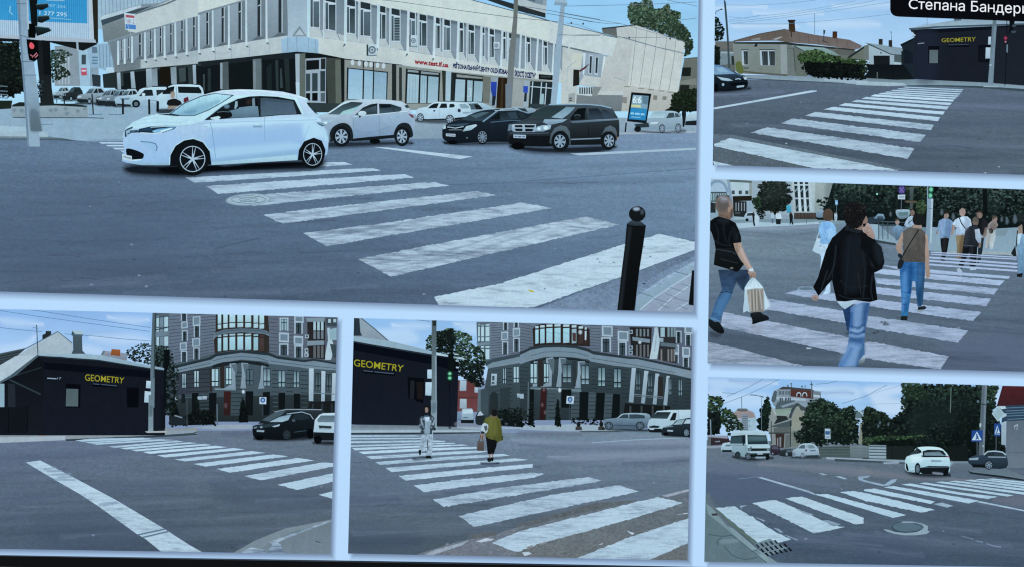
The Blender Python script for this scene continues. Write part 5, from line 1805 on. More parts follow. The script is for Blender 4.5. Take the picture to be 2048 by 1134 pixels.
p_.p('1730,420 1840,410 1840,500 1760,500 1735,470', '1f2327')
p_.p('1730,1095 1800,1080 1790,1130 1735,1125', '14161b')
for a, c, al, fe in (('940,480 985,500 985,620 950,680', '!4d6498', .5, 6), ('870,500 900,500 890,650 870,660', '!90a9d6', .5, 5), ('1150,460 1200,490 1190,550 1150,600', '!8496b4', .6, 6), ('1060,560 1090,600 1085,650 1050,650', '!7f93b3', .5, 5), ('1095,660 1135,660 1105,880 1085,900', '!4b3d30', .6, 6),
                     ('1150,620 1180,600 1170,770 1140,770', '!343a46', .7, 6), ('1200,800 1240,800 1220,1000 1205,1000', '!272b34', .7, 6), ('895,700 940,690 915,900 885,930', '!24272f', .7, 6), ('1345,480 1390,500 1380,600 1340,640', '!272a31', .6, 6), ('1440,520 1500,520 1490,590 1430,580', '!5b4c48', .5, 5), ('1405,620 1440,610 1420,780 1390,780', '!7f7d78', .5, 5)):
    sd = O.every[-1]
    sd.soft(a, c, al, fe)
# crossing
z('N')
qs = ['1415,683 1496,702 1572,723 1606,731 1415,730', '1447,624 1697,674 1732,681 1898,713 1881,739 1732,717 1687,707 1440,653', '1537,598 1684,621 1736,631 1936,661 1916,685.5 1735,654.6 1689,645.5 1526,617',
      '1569,587 1598,578 1640,582 1755,599 1962,624 1946,642 1739,612.5 1674,603', '1680,566 1756,574.4 1982,597 1972.5,612.3 1756,588 1690,580', '1750,555 1997,577 1988,588.8 1754,567',
      '1749,537 1800,541 1861,547.8 2009.5,561 1999,571 1800,552 1748,546', '1764,530 1798,533 1870,540 2020,552.6 2017,557.5 1870,547 1800,540']
qs += ['1858,%.1f 2036,%.1f 2034,%.1f 1857,%.1f' % (y, y + 13, y + 16.5, y + 3.5) for y in (527, 519.5, 513)]
qs += ['1862,%.1f 2034,%.1f 2033,%.1f 1861,%.1f' % (y, y + 10, y + 12, y + 2) for y in (507.5, 503.5)]
crosswalk('white stripes crossed by the walkers', qs, m='paint_down', cs=['!a3b7cf', '!a5bad6', '!a0b7d5', '!a0b8d8', '!a2badb', '!a5bedf', '!a8c1e2', '!a6bfe0'] + ['!a6bee0'] * 5, wear=[.75, .62, .58, .5, .48, .5, .35, .3] + [.2] * 5)
lt = O('litter', None, 'white scrap on the asphalt')
z('C3')
lt.p('1095,790 1150,795 1150,805 1100,808', 'a9b6c6')
rd.soft('530,550 640,560 600,640 520,600', '!7f7f7c', .3, 8)
O('manhole_cover', None, 'worn patch and manhole beside the stripe', m='stone').e(1090, 168, 90, 22, '7e8ba0').e(1090, 170, 70, 15, '5f6d84')
sw = O('shadow', None, 'soft shadows under the walkers')
for a in ('1520,641 1540,640 1545,648 1520,652', '1800,636 1822,634 1818,642 1798,642', '1836,622 1858,620 1856,628 1838,629', '1700,724 1745,716 1760,724 1735,734 1700,734', '1645,572 1668,570 1668,580 1646,582', '1880,521 1900,519 1898,525 1880,525', '1912,522 1940,522 1938,528 1914,528', '1910,546 1960,540 1958,549 1912,551'):
    sw.soft(a, '!2a3444', .6, 6)
z('N')
# woman in pale blue
z('C1')
p_ = person('woman in a pale blue hooded top and white trousers carrying a tote')
p_.p('1330,735 1420,740 1430,860 1400,1100 1330,1100 1345,900 1325,860', 'b9cbe6', 'a5bbdc')
b_ = O('tote_bag', p_)
b_.p('1295,690 1345,690 1350,780 1330,870 1290,855 1245,830', 'c3d2ea', 'b0c2de')
b_.l('1295,690 1330,600', 1.6, 'b9c9e2')
b_.l('1320,780 1350,770', 1.5, '6e7a90')
h_ = O('hooded_top', p_, m='cloth')
h_.p('1328,525 1380,500 1440,498 1490,530 1515,590 1512,650 1470,680 1430,745 1330,748 1340,680 1318,620', '8fb8ee', '7fa8e2', sm=3)
h_.soft('1370,510 1440,505 1450,560 1400,600 1360,560', '6f9ade', .6, 5)
h_.soft('1420,600 1500,600 1480,670 1430,700', 'a5c6f2', .6, 6)
h_.l('1380,600 1420,650 1400,720', 1.4, '6f9ad8')
p_.p('1440,470 1475,460 1470,500 1440,500', 'a08a80')
O('hair', p_).p('1365,440 1372,385 1420,352 1465,370 1478,430 1465,480 1430,492 1385,485', '54403a', '4a3a36', sm=3)
z('C3')
p_.p('1310,95 1345,50 1350,200 1335,225 1265,235 1300,180', 'b3c5e0')
# man at the left with the plastic bag
z('C1')
m1 = person('man with cropped grey hair in a black t-shirt and jeans holding a plastic bag')
z('C3')
jn = O('jeans', m1, m='denim')
jn.p('165,-30 505,-30 495,60 450,200 440,195 405,170 360,95 335,160 300,265 250,350 205,450 185,520 130,515 75,490 95,440 130,330 165,250 205,180', '2a3650', '40629a')
jn.soft('340,60 480,0 480,60 440,180 380,120', '1c2536', .7, 10)
jn.soft('210,220 300,230 200,420 180,440 130,400', '4a70a8', .7, 10)
jn.l('190,215 250,200 310,215', 1.4, '1c2738')
jn.p('75,490 185,520 180,505 90,470', '5d7ba8')
for a in ('65,500 80,490 130,520 175,525 225,600 220,642 160,635 70,565', '505,432 600,415 640,440 690,462 697,498 600,525 528,545 525,500'):
    O('shoe', m1).p(a, '1a1f28', '0d0f14', sm=3)
m1.soft('90,620 200,650 150,690 80,660', '!2b323d', .6, 6)
z('C1')
arm = O('arm', m1)
arm.p('345,725 438,725 450,780 500,900 545,990 575,1040 600,1090 600,1134 545,1134 520,1060 450,960 395,865 355,800', 'b08f7c', '9a7a6a', sm=0)
arm.soft('430,800 500,920 560,1030 540,1040 470,930', 'c7a998', .6, 8)
arm.soft('360,760 400,760 400,860 370,820', '7c6052', .6, 8)
ws_ = O('wristwatch', m1)
ws_.p('525,1045 570,1025 582,1060 545,1085', 'c9d3e0')
sh = O('t_shirt', m1, m='cloth')
sh.p('85,495 130,460 180,440 300,470 330,490 375,515 410,590 437,670 440,735 350,745 365,800 400,900 470,980 445,1010 130,990 150,830 135,720 100,620 85,600', '0d0f15', '0a0c11')
sh.soft('200,460 300,480 260,520 180,500', '1f232c', .6, 10)
sh.soft('340,560 400,620 420,720 360,720', '171a22', .7, 8)
for a in ('150,520 180,640 170,760', '250,500 240,620 280,740', '330,600 300,700 320,790', '400,620 380,700', '120,700 220,760 330,770'):
    sh.l(a, 3.2, '20242c', sm=1, al=.4)
wb = O('waist_bag', m1)
wb.p('150,805 350,800 385,850 420,920 470,985 410,1060 380,1070 300,1040 128,990 135,900', '15171d', '0d0f14')
wb.l('160,810 340,845 380,870', 1.6, '343943')
wb.l('200,920 350,960 400,970', 1.2, '2b3038')
wb.p('310,1020 345,1015 350,1035 320,1040', '6d6660')
m1.p('180,400 330,430 310,478 180,440', '6b544a')
hd = O('head', m1)
hd.p('150,300 155,250 190,215 250,207 300,230 330,275 342,330 350,390 335,450 315,475 290,440 220,420 180,400 155,350', '8f7468', '74594e', sm=3)
hd.soft('150,300 155,250 190,215 250,207 300,230 318,270 300,340 250,390 190,385 160,350', '4d4848', .8, 10)
hd.soft('200,225 260,218 290,250 230,270', '97908f', .7, 12)
hd.p('290,340 312,335 320,370 305,395 290,385', '9c7867', sm=3)
hd.soft('325,360 345,390 335,445 318,440', '3c322f', .7, 6)
hd.soft('300,270 330,290 340,340 320,350', 'a98c7f', .6, 6)
z('C3')
hnd = O('hand', m1)
hnd.p('480,-10 550,-10 565,20 560,55 540,75 510,60 495,30', 'a3857a', '8a6c62', sm=3)
for a in ('500,25 540,40', '505,40 540,58', '520,10 560,25'):
    hnd.l(a, 1, '6d5249')
bg = O('plastic_bag', m1)
bg.p('445,160 480,100 528,52 555,62 600,110 640,160 680,270 715,345 690,360 655,400 640,412 500,422 470,405 430,425 428,380 440,290', 'bccbdc', 'aebfd2')
bg.p('470,180 560,165 642,165 648,300 655,385 640,412 500,422 478,300', '8f8174', '83766c')
for a in ('500,190 510,410', '535,180 545,405', '570,180 575,400', '600,175 630,390', '480,230 500,390'):
    bg.l(a, 2.6, 'b3a798', al=.75)
for a in ('520,180 530,400', '585,180 600,400', '555,180 560,390'):
    bg.l(a, 1.6, '6b5f56', al=.8)
bg.soft('455,160 530,75 560,80 635,160 560,165 470,178', 'd3dfec', .9, 5)
for a in ('535,60 500,150', '540,60 545,150', '548,65 600,150', '530,65 470,150'):
    bg.l(a, 1.2, '98a9bc', al=.8)
bg.soft('660,250 710,340 660,390', 'cfdcea', .7, 6)
# woman in the brown vest
p_ = person('woman with dark cropped hair in a brown sleeveless vest and jeans')
z('C4')
jn = O('jeans', p_, m='denim')
jn.p('372,-125 640,-125 645,-20 640,60 630,200 622,320 600,355 565,360 550,220 540,95 510,88 500,200 480,330 462,465 390,468 398,300 385,150', '2f5c9e', '2f639f')
jn.p('560,-100 640,-110 640,60 628,230 622,320 600,355 568,358 552,220', '27456f', '2c4b73')
for a, c, al, fe in (('405,30 450,20 440,300 405,400', '!5b93d2', .65, 8), ('470,-80 520,-60 505,120 480,220', '!153f78', .7, 8), ('560,-60 620,-60 600,120 570,200', '!3a6fae', .5, 8), ('555,180 600,160 610,330 580,350', '!16365f', .6, 7), ('420,330 455,320 450,400 415,400', '!1d4a86', .6, 6), ('395,-110 450,-110 430,-20 395,0', '!1f4f8c', .6, 8)):
    jn.soft(a, c, al, fe)
for a in ('400,200 440,215 475,205', '400,260 440,280', '560,230 600,245 620,235', '400,330 450,345'):
    jn.l(a, 1.4, '!123a70', al=.7)
for a in ('385,465 415,455 462,460 455,505 385,502', '568,365 640,350 662,375 620,400 600,420 568,420'):
    O('shoe', p_).p(a, '23262d', '15171c')
O('shoe_sole', p_).p('568,395 640,390 600,420 568,420', '8d939c')
z('C2')
for a, nm in (('440,610 445,700 430,800 440,850 420,870 390,850 362,810 365,770 400,690', 0), ('690,640 722,670 730,760 738,900 740,1010 752,1090 740,1134 705,1134 695,1050 690,920 680,760', 1)):
    O('arm', p_).p(a, 'b08e7d', '9b7b6c', sm=3)
vs = O('vest', p_, m='cloth')
vs.p('440,610 500,575 560,555 640,575 690,620 700,700 690,850 695,960 420,955 440,870 455,800 445,700', '564d4a', '4b4341', sm=0)
vs.soft('460,640 540,590 560,700 480,800', '685e5a', .5, 14)
vs.l('620,590 500,780 400,960', 2.4, '1a1c22')
vs.l('440,700 450,820', 1.2, '2d2928')
p_.p('560,530 650,530 660,580 550,570', '9a7c6e')
O('hair', p_).p('548,470 575,425 620,408 670,430 690,475 680,520 640,540 570,530', '191a1f', sm=3)
b_ = O('shoulder_bag', p_)
b_.p('400,930 450,945 440,1000 410,1035 378,1025', '1b1f28', sm=3)
b_.p('380,880 410,860 440,900 420,930', '22262e', sm=3)
# man in the black jacket on the phone
z('N')
m2 = person('man with dark wavy hair in a black jacket and jeans talking on a phone')
z('C3')
jn = O('jeans', m2, m='denim')
jn.p('1470,345 1580,330 1570,500 1540,640 1525,600', '!1f3a60')
jn.p('1560,370 1690,315 1765,320 1745,460 1720,600 1705,720 1712,860 1640,990 1425,990 1520,825 1545,690 1548,600 1562,480', '!4a72a6', '!557fb2')
for a, c, al, fe in (('1610,340 1690,345 1660,560 1600,610 1590,480', '!7ba0cc', .7, 10), ('1700,360 1760,330 1735,480 1705,640 1690,560', '!284b78', .8, 8), ('1555,500 1580,420 1580,600 1555,650', '!1f5190', .7, 6), ('1550,690 1600,670 1700,690 1690,740 1560,740', '!2a507f', .75, 7),
                     ('1540,760 1640,770 1690,800 1610,980 1460,980', '!7aa2cf', .7, 12), ('1650,830 1705,740 1708,860 1650,980 1620,980', '!2d5480', .75, 8), ('1560,590 1640,600 1690,570 1700,600 1640,640 1560,625', '!88aed8', .6, 5), ('1555,650 1630,660 1700,640 1700,670 1630,690 1555,675', '!82a8d4', .6, 5),
                     ('1470,930 1560,800 1580,820 1500,985 1440,985', '!2c65a6', .5, 8), ('1560,560 1640,575 1690,545 1690,565 1640,600', '!1f4470', .7, 4), ('1556,622 1630,640 1700,620 1700,634 1630,656', '!1f4470', .7, 4)):
    jn.soft(a, c, al, fe)
O('shoe', m2).p('1650,930 1705,870 1720,900 1700,960 1640,990', 'b9c5d2', '3d4450')
tail = O('shirt_tail', m2)
tail.p('1420,305 1520,290 1620,285 1570,345 1500,388 1455,350', 'b9c7dc', 'a3b2ca')
jk = O('jacket', m2, m='cloth')
z('N')
jk.p('1690,452 1725,448 1740,462 1755,488 1766,505 1769,525 1764,538 1748,546 1752,575 1755,600 1740,604 1728,603 1710,600 1690,603 1673,602 1668,580 1664,560 1655,570 1645,582 1637,592 1626,574 1636,555 1643,530 1652,500 1664,476 1680,462', '0e1016', '0a0c11', sm=0)
for a, w_, c in (('1672,490 1668,530 1655,560', 3, '252a34'), ('1700,470 1696,520 1690,590', 2.5, '20242d'), ('1722,480 1730,540 1726,595', 3, '232833'), ('1680,560 1700,575 1735,572', 2, '1f242d'), ('1745,550 1742,580 1746,600', 2.5, '262b36'), ('1655,540 1648,562 1642,580', 2, '2b313c'), ('1706,500 1712,540 1706,580', 4, '171a21'), ('1678,590 1700,597 1740,597', 1.5, '2a303b')):
    jk.l(a, w_ * 1.3, c, sm=1, al=.45)
jk.soft('1690,480 1730,480 1725,570 1690,580', '181b24', .7, 14)
jk.l('1716,545 1722,590', 1.4, '22262f')
jk.l('1664,560 1668,520', 1.2, '20242d')
jk.soft('1745,500 1764,515 1758,535 1742,530', '1d212b', .8, 6)
jk.p('1692,450 1722,446 1738,462 1715,466 1690,460', '1b1e27')
z('C3')
hnd = O('hand', m2)
hnd.p('1160,240 1200,235 1225,255 1215,290 1185,300 1165,285 1150,262', '9d7f77', sm=3)
for a in ('1170,260 1195,295', '1185,255 1210,290'):
    hnd.l(a, 1, '6b514b')
hd = O('head', m2)
z('N')
hd.p('1712,420 1730,425 1736,440 1733,452 1722,460 1706,456', '8a6c62')
hr = O('hair', m2)
hr.p('1687,433 1688,418 1695,409 1706,403.5 1718,404 1728,410 1732,420 1732,431 1727,441 1722,452 1708,456.5 1696,451 1690,443', '17151a', sm=4)
hr.leaves('1686,433 1687,416 1695,407 1708,402 1722,404 1732,412 1734,424 1730,440 1722,453 1708,458 1694,452', 120, ['0f0e12', '151318', '1d1a1f', '2a2629', '3d3735'], 3.2, sm=0)
z('C2')
ph = O('phone', m2)
ph.p('-15,525 20,520 60,600 40,612 -5,560', '121318')
hn = O('hand', m2)
hn.p('10,555 30,525 55,520 95,590 120,650 118,690 80,705 45,680 30,640 -5,620 -20,580', 'b39285', '98776b', sm=3)
for a in ('0,590 45,600', '10,615 50,625', '20,560 60,580', '40,650 70,660'):
    hn.l(a, 1, '775c52')
jk.p('-30,620 40,660 110,700 200,790 230,960 200,1010 130,1030 60,900 -40,800', '0f1117', '0a0c11')
jk.soft('120,740 200,800 215,960 160,980 120,860', '1f232c', .6, 10)
# ================================================================== picture 4: minibus and white crossover at a junction with warning signs
Pic('photo', QUADS['bus'], 'crossing photo with a white minibus and a white crossover before dark trees', 'photo', GRP)
Pic.cur.k = 70
z('N')
O('sky', m='cloudy').p('1400,745 2120,745 2120,900 1400,880', '!88b8ea', '!b5d7f5')
z('D1')
for a in ('70,70 500,80 900,110 700,180 300,200 70,160', '250,260 700,250 820,330 640,420 300,400', '1300,180 1700,150 1900,200 1850,330 1500,300', '70,200 200,190 260,260 70,300'):
    O('cloud', m='cloudy').soft(a, '!c6dff7', .55, 14)
for a in ('300,90 700,75 900,80 600,150', '1400,250 1700,210 1800,260'):
    O('cloud', m='cloudy').soft(a, '!7f9fc8', .35, 10)
z('D2')
for a in ('0,180 300,150 450,160 440,250 100,300', '100,290 450,330 440,480 200,480', '1560,200 1640,170 1620,380 1590,390'):
    O('cloud', m='cloudy').soft(a, '!cfe3f8', .6, 12)
z('D3')
rd = O('road', None, 'patched grey road with cracks', m='asphalt')
z('N')
rd.q4('1400,880 1760,885 1760,1000 1400,1000', ['!6d7c94', '!69778e', '!57667f', '!55657f'])
rd.q4('1760,885 2120,900 2120,1010 1760,1000', ['!69778e', '!5f6c84', '!566480', '!57667f'])
rd.q4('1400,1000 1760,1000 1760,1150 1400,1150', ['!55657f', '!57667f', '!465772', '!54637a'])
rd.q4('1760,1000 2120,1010 2120,1150 1760,1150', ['!57667f', '!566480', '!43536d', '!465772'])
z('D3')
rd.soft('50,130 600,150 1000,300 1200,350 900,390 700,400 400,440 60,350', '!4c5d7a', .6, 12)
rd.soft('60,0 700,60 1200,170 1500,260 1000,250 600,160 60,100', '!61718c', .5, 10)
rd.soft('600,10 1736,60 1736,150 1300,100', '!7c8596', .5, 10)
rd.l('380,180 600,155', 1.2, '7586a0', al=.7)
rd.soft('60,340 140,480 330,700 560,960 500,1000 300,820 60,520', '!6c7a80', .5, 10)
z('D4')
rd.soft('0,70 500,130 900,170 1200,200 1100,200 400,180 0,130', '!78808c', .5, 8)
rd.soft('1400,400 1736,360 1736,480 1500,440', '!707784', .5, 8)
for a in ('1150,600 1300,620 1500,650', '850,560 880,640 900,700', '300,880 600,980 700,1000', '700,820 800,860', '1300,200 1736,240'):
    rd.l(a, 1.2, '3d4b60', al=.6, sm=1)
for a in ('1050,795 1190,835', '1210,850 1290,865', '1330,880 1400,905 1490,920', '850,742 870,745'):
    rd.l(a, 2, '7f8da3', al=.8)
rd.soft('0,800 700,1000 600,1134 0,1134', '!3f4f68', .5, 30)
worn(rd, 1420, 930, 2048, 1120, 35, .1)
# far buildings
z('D1')
tb = O('apartment_tower', None, 'distant pale tower block with a mast and pinkish roof', m='stone')
tb.p('360,480 420,440 540,440 620,480 640,540 640,690 480,700 420,640 380,560', 'a3a6ac', '8e97a4')
tb.p('360,530 390,470 430,450 540,452 600,470 630,535 540,545 430,545', '9d8580', '8d7a78')
tb.p('465,500 540,500 545,690 470,690', '7b828e')
for y in range(520, 690, 26):
    tb.r(472, y, 538, y + 9, '565f70')
tb.p('545,545 640,540 640,690 550,690', '9fb0c6')
for y in (570, 630):
    tb.r(552, y, 568, y + 18, '6c7c94')
tb.p('405,455 420,430 530,430 545,460 470,470', '5f5a5c')
tb.l('465,290 470,430', 1.4, '5a6a80')
ab = O('apartment_block', None, 'large apartment block with a dark red mansard roof and round dormers', m='stone')
ab.p('820,330 850,220 920,190 960,170 1300,195 1330,215 1410,225 1415,310 1400,400 900,420 850,400', '8d95a0', '79818c')
ab.p('900,200 960,168 1060,175 1300,200 1330,215 1330,235 1000,205', '3f3a40')
ab.p('1050,205 1320,225 1320,315 1050,285', '522d2d', '4a2828')
ab.p('890,205 1050,200 1050,290 900,285', '7e848e')
for x in (915, 950, 990, 1020):
    w_ = O('window', ab)
    w_.r(x, 222, x + 22, 265, '3c4450')
    w_.r(x + 9, 222, x + 12, 265, 'a5aeba')
ab.p('880,285 1230,315 1230,340 880,320', 'a5acb6')
for x, wd_ in ((920, 40), (985, 28), (1020, 34)):
    w_ = O('window', ab)
    w_.p([(x, 300), (x + wd_, 303), (x + wd_, 355), (x, 350)], '3a414d')
    w_.r(x + wd_ * .45, 300, x + wd_ * .6, 352, '8e98a6')
ab.p('930,380 1000,370 1000,400 930,400', '4a515c')
for x in (1150, 1220):
    dm = O('dormer', ab)
    dm.e(x, 268, 30, 34, 'aab2bc', a0=180, a1=360)
    dm.r(x - 30, 266, x + 30, 288, '4f2b2b')
    dm.e(x, 272, 19, 24, '2a2328', a0=180, a1=360)
    dm.r(x - 30, 262, x - 20, 286, 'aab2bc')
    dm.r(x + 20, 262, x + 30, 286, 'aab2bc')
ab.p('1320,225 1415,240 1412,310 1320,300', '6b737e')
ab.p('1325,262 1400,272 1400,300 1325,295', 'b3bac2')
ab.p('825,300 860,215 890,230 880,320 860,360 820,340', '4b5560')
ab.l('1055,130 1062,175', 1.6, '4a5463')
ab.e(1060, 135, 12, 12, '5b6675')
ab.l('1020,145 1020,175', 2.5, '47505c')
ab.e(1188, 168, 14, 9, '4f5967')
ab.l('1225,150 1225,185', 1.4, '4f5967')
hs = O('house', None, 'grey house with a curved dark gable and pale green roof', m='stone')
hs.p('775,560 800,440 830,410 880,470 1050,480 1080,420 1130,370 1250,440 1250,880 1070,900 830,900 800,720 775,700', '8c8b84', '7b7b78')
hs.p('860,430 1080,420 1010,515 880,510', '7a8578', '8d9688')
hs.p('820,410 850,420 890,510 870,520', 'a3a39c')
hs.p('1025,545 1060,440 1110,370 1150,360 1180,380 1250,430 1230,460 1170,450 1150,400 1120,410 1080,480 1060,550', '3c4148')
hs.p('1140,365 1240,350 1260,430 1190,400', '848e98')
hs.p('1070,560 1120,430 1200,470 1190,600 1160,700 1060,700', '8b8679')
hs.p('880,515 1000,520 1030,560 850,620 890,550', '23272c')
hs.p('815,640 1065,570 1065,640 1000,660 820,650', '444b52')
hs.p('845,660 1040,650 1040,720 850,720', '57585a')
hs.p('790,715 1050,715 1050,730 790,735', '3c3f43')
hs.p('870,730 980,730 970,900 880,900', '34262a')
hs.p('890,780 905,780 905,880 890,880', '7e7a7c')
hs.p('920,770 940,770 938,890 920,890', '7e7a7c')
hs.p('990,740 1045,740 1040,900 985,900', '5d5f60')
hs.p('1060,700 1150,690 1150,880 1060,890', '6f7069')
hs.l('1048,570 1050,890', 2, '282b30')
hs.l('820,580 822,860', 2, '3c4147')
hs.p('900,350 1100,330 1090,420 870,440 870,400', '4b525c')
hs.p('930,400 1090,350 1100,375 960,420', '828b97')
wl_ = O('tree', None, 'dark leafy tree at the left edge of the bus photo', m='leafy')
wl_.leaves('65,260 130,290 210,280 260,340 220,420 200,480 215,560 210,730 65,750', 230, ['161d1e', '212c29', '33432f', '4d6244'], 5, sm=0)
wl_.leaves('65,480 210,480 215,640 200,740 65,750', 120, ['0e1316', '171e1f', '20292a'], 5, sm=0, base='101518')
wl_.leaves('215,440 280,420 340,450 380,500 450,590 480,640 480,690 340,690 330,760 300,760 280,640 215,590', 190, ['151d1f', '222e2b', '37482f', '465a3c'], 4.5, sm=0)
wl_.l('95,560 100,750', 2.4, '6d7a86')
cf = O('tree', None, 'tall narrow conifer left of the curved house', m='leafy')
cf.leaves('780,280 800,340 820,420 790,560 775,700 700,690 640,650 680,620 640,560 700,540 680,450 730,400 740,340', 200, ['0f1719', '172221', '22322c'], 4.4, sm=0, base='10181a')
sm_ = O('tree', None, 'big dense trees behind the fence', m='leafy')
sm_.leaves('1270,340 1420,310 1500,330 1580,370 1650,440 1760,390 1810,400 1840,470 1880,560 1850,700 1890,850 1700,870 1560,850 1400,880 1280,850 1180,860 1090,740 1170,700 1190,600 1150,560 1230,470', 760, ['10181a', '18221f', '232f2a', '344337', '47584a'], 5, sm=0, base='121a1b')
sm_.leaves('1080,720 1180,690 1190,780 1130,850', 40, ['12191a', '1d2726', '4d5a55'], 4, sm=0)
hr_ = O('house', None, 'pale gabled house half hidden by trees', m='stone')
hr_.p('1830,490 1880,460 1910,450 1930,560 1820,555', '5d6a74')
hr_.l('1860,440 1950,540', 2.4, 'aeb9c2')
hr_.p('1820,550 2010,545 2010,565 1830,560', 'b3bbc0')
hr_.p('1880,600 2010,560 2010,860 1860,850', '7e7d70')
z('D2')
O('woods', None, 'dark backing behind the trees and hedge', m='leafy').p('-20,620 330,560 1690,640 1690,1075 -20,1040', '12181b')  # plain dark sheet closing the gaps between trees, hedge and fence
bt = O('tree', None, 'very large dark tree in the middle of the bus photo', m='leafy')
bt.leaves('450,120 640,120 1000,140 1480,150 1610,160 1590,250 1550,260 1570,400 1690,880 1600,1060 1050,1060 900,880 600,870 450,760 330,700 330,560 450,460 440,330 470,250', 1500, ['0d1214', '141b1d', '1c2527', '27332f', '34433a'], 6, sm=0, base='10161a')
bt.leaves('450,120 640,125 760,230 800,330 560,330 460,300', 140, ['1d2924', '2c3b30', '3f513f'], 5, sm=0)
bt.leaves('1450,160 1610,160 1570,300 1560,400 1480,420', 70, ['1a2320', '2b3830', '3f5040'], 4.5, sm=0)
for x, y in ((500, 150), (1360, 345), (1480, 350), (760, 145), (480, 300)):
    bt.softe(x, y, 9, 12, '8aa6c6', .6, 3)
lt_ = O('tree', None, 'smaller trees left of the large tree', m='leafy')
lt_.leaves('-20,440 60,400 100,410 180,470 240,470 310,530 330,640 330,760 -20,760', 220, ['0f1618', '19211f', '27322b', '39473b'], 5, sm=0, base='12191b')
for x, y in ((290, 620), (190, 600), (170, 640)):
    lt_.softe(x, y, 8, 14, '77858f', .5, 4)
bt.l('1040,180 1030,480', 1.8, '59655f')
hg = O('hedge', None, 'clipped green hedge in front of the trees', m='leafy')
hg.leaves('-20,790 150,760 400,760 700,750 760,760 620,800 560,850 300,870 100,860 -20,850', 200, ['1c2622', '2b3a2c', '3f523a', '53684a'], 4.4, sm=0)
hg.leaves('60,830 600,790 620,870 300,890', 90, ['0d1315', '151d1c'], 4, sm=0, base='11181a')
hg.leaves('560,790 900,740 950,880 620,900', 90, ['10171a', '1a2322', '252f2d'], 4, sm=0)
fe = O('fence', None, 'pale grey slatted fence with a darker stretch', m='stone')
z('D1')
fe.p('1390,890 1760,880 1910,870 1910,1020 1760,1020 1390,1010', '3f4649', '4a5154')
fe.p('1760,880 1910,870 2010,880 2010,1020 1760,1015', '70767a', '5f666a')
for y in (905, 940, 975):
    fe.l([(1400, y), (2000, y)], .9, '5d6467')
z('D2')
fe.p('60,865 265,868 265,1030 60,1025', '7c868f', '8a939c')
for y in (885, 920, 955, 990):
    fe.l([(62, y), (265, y + 3)], 2.4, '505961')
    fe.l([(62, y + 14), (265, y + 17)], 1.4, 'a5aeb6')
fe.p('270,880 600,880 520,1040 270,1035', '1c2024')
fe.p('1000,880 1240,880 1240,1060 1030,1060', '14181c')
fe.l('330,890 335,1030', 1, '0f1215')
z('D2')
pv = O('pavement', None, 'pale kerb and pavement under the fence', m='stone')
pv.p('-450,1010 0,1030 500,1045 500,1075 0,1070 -450,1035', '9aa3ad', '7f8994')
pv.p('-350,1030 500,1075 500,1090 -350,1060', '39424e')
pv.p('1030,1060 1240,1060 1240,1085 1030,1085', '747c86')
pv.soft('250,1075 400,1070 400,1085 250,1088', 'aeb8c4', .7, 4)
z('D4')
pv.p('1130,95 1260,70 1530,60 1740,150 1740,190 1500,160 1180,115', '5f6774', '6a727f')
O('kerb', None, m='stone').p('1120,90 1180,108 1500,145 1740,185 1740,200 1480,165 1160,125', '1d242e')
# shop at the right
z('D2')
sh = O('shop', None, 'grey corner shop with a dark red roof and a blue sign band', m='stone')
sh.p('1700,570 1930,560 1930,1140 1690,1140', '5b5f6d', '696d7a')
sh.p('1660,160 1930,165 1930,400 1590,400', '4a1f27', '3a1c25')
sh.p('1590,400 1940,385 1940,570 1700,580 1640,600 1660,470', '2c3a52')
for i, y in enumerate((405, 440, 470, 500, 540)):
    sh.l([(1690 + i * 5, y + 20), (1800 + (i * 37) % 60, y + 14), (1930, y + 8)], 1.6, '5d7397')
sh.p('1600,405 1680,400 1700,430 1640,440', 'aebfd4')
sh.p('1640,600 1700,585 1695,870 1640,860', 'a3adb9', '8f9aa8')
sh.l('1795,640 1840,625', 2.4, 'a9adb9')
sh.text('12', '1790,632 1838,628 1838,680 1795,676', '9ea3b0')
sh.l('1700,950 1930,955', 1, '4c5060')
sh.l('1590,400 1660,160', 2, '2a1a24')
# poles and signs
po = O('utility_pole', None, 'thick grey concrete pole behind the crossing sign', m='stone')
po.p('1410,150 1470,150 1455,500 1440,900 1430,1100 1400,1134 1360,1134 1375,800 1395,400', '59606b', '4f5661')
po.p('1445,150 1470,150 1455,500 1440,900 1430,1050 1415,1050 1430,500', '6d747f')
po.l('1395,378 1455,384', 2, '2d343d')
po.p('1378,610 1400,605 1398,650 1380,655', 'a9b7bd')
po.p('1410,870 1435,870 1430,890 1412,888', '9aa2ad')
for a, nm in (('1285,692 1420,690 1412,828 1282,825', 0), ('1555,610 1635,608 1625,762 1552,758', 1)):
    ts = O('traffic_sign', None, 'blue and white pedestrian crossing sign' + (' beside the concrete pole' if nm == 0 else ' by the grey shop'))
    if nm == 0:
        ts.l('1350,828 1350,1050', 1.6, '4c545f')
    else:
        ts.l('1578,760 1575,1134', 1.6, '4a525d')
    ts.p(a, '24408c')
    if nm == 0:
        ts.p('1348,705 1405,808 1288,808', 'c3d2e6')
        ts.l('1345,735 1352,770 1335,800', 2.6, '24408c')
        ts.l('1352,770 1368,800', 2.6, '24408c')
        ts.l('1335,760 1365,762', 1.8, '24408c')
        ts.e(1345, 735, 6, 7, '24408c')
    else:
        ts.p('1590,630 1625,725 1560,725', 'b5c6de')
        ts.l('1590,660 1595,690 1580,720', 2, '24408c')
        ts.l('1560,735 1622,738', 1.4, '8fa4cc')
ds = O('traffic_sign', None, 'blank white diamond sign seen from the back')
ds.p('1597,402 1680,490 1600,588 1525,490', 'a9b9c0')
ds.p('1597,418 1665,490 1600,572 1540,490', '96a8ac')
ds.p('1610,400 1690,405 1690,430 1640,435', 'b9c6d6')
ds.p('1660,500 1700,485 1700,520 1650,545', 'a9b6c6')
z('D1')
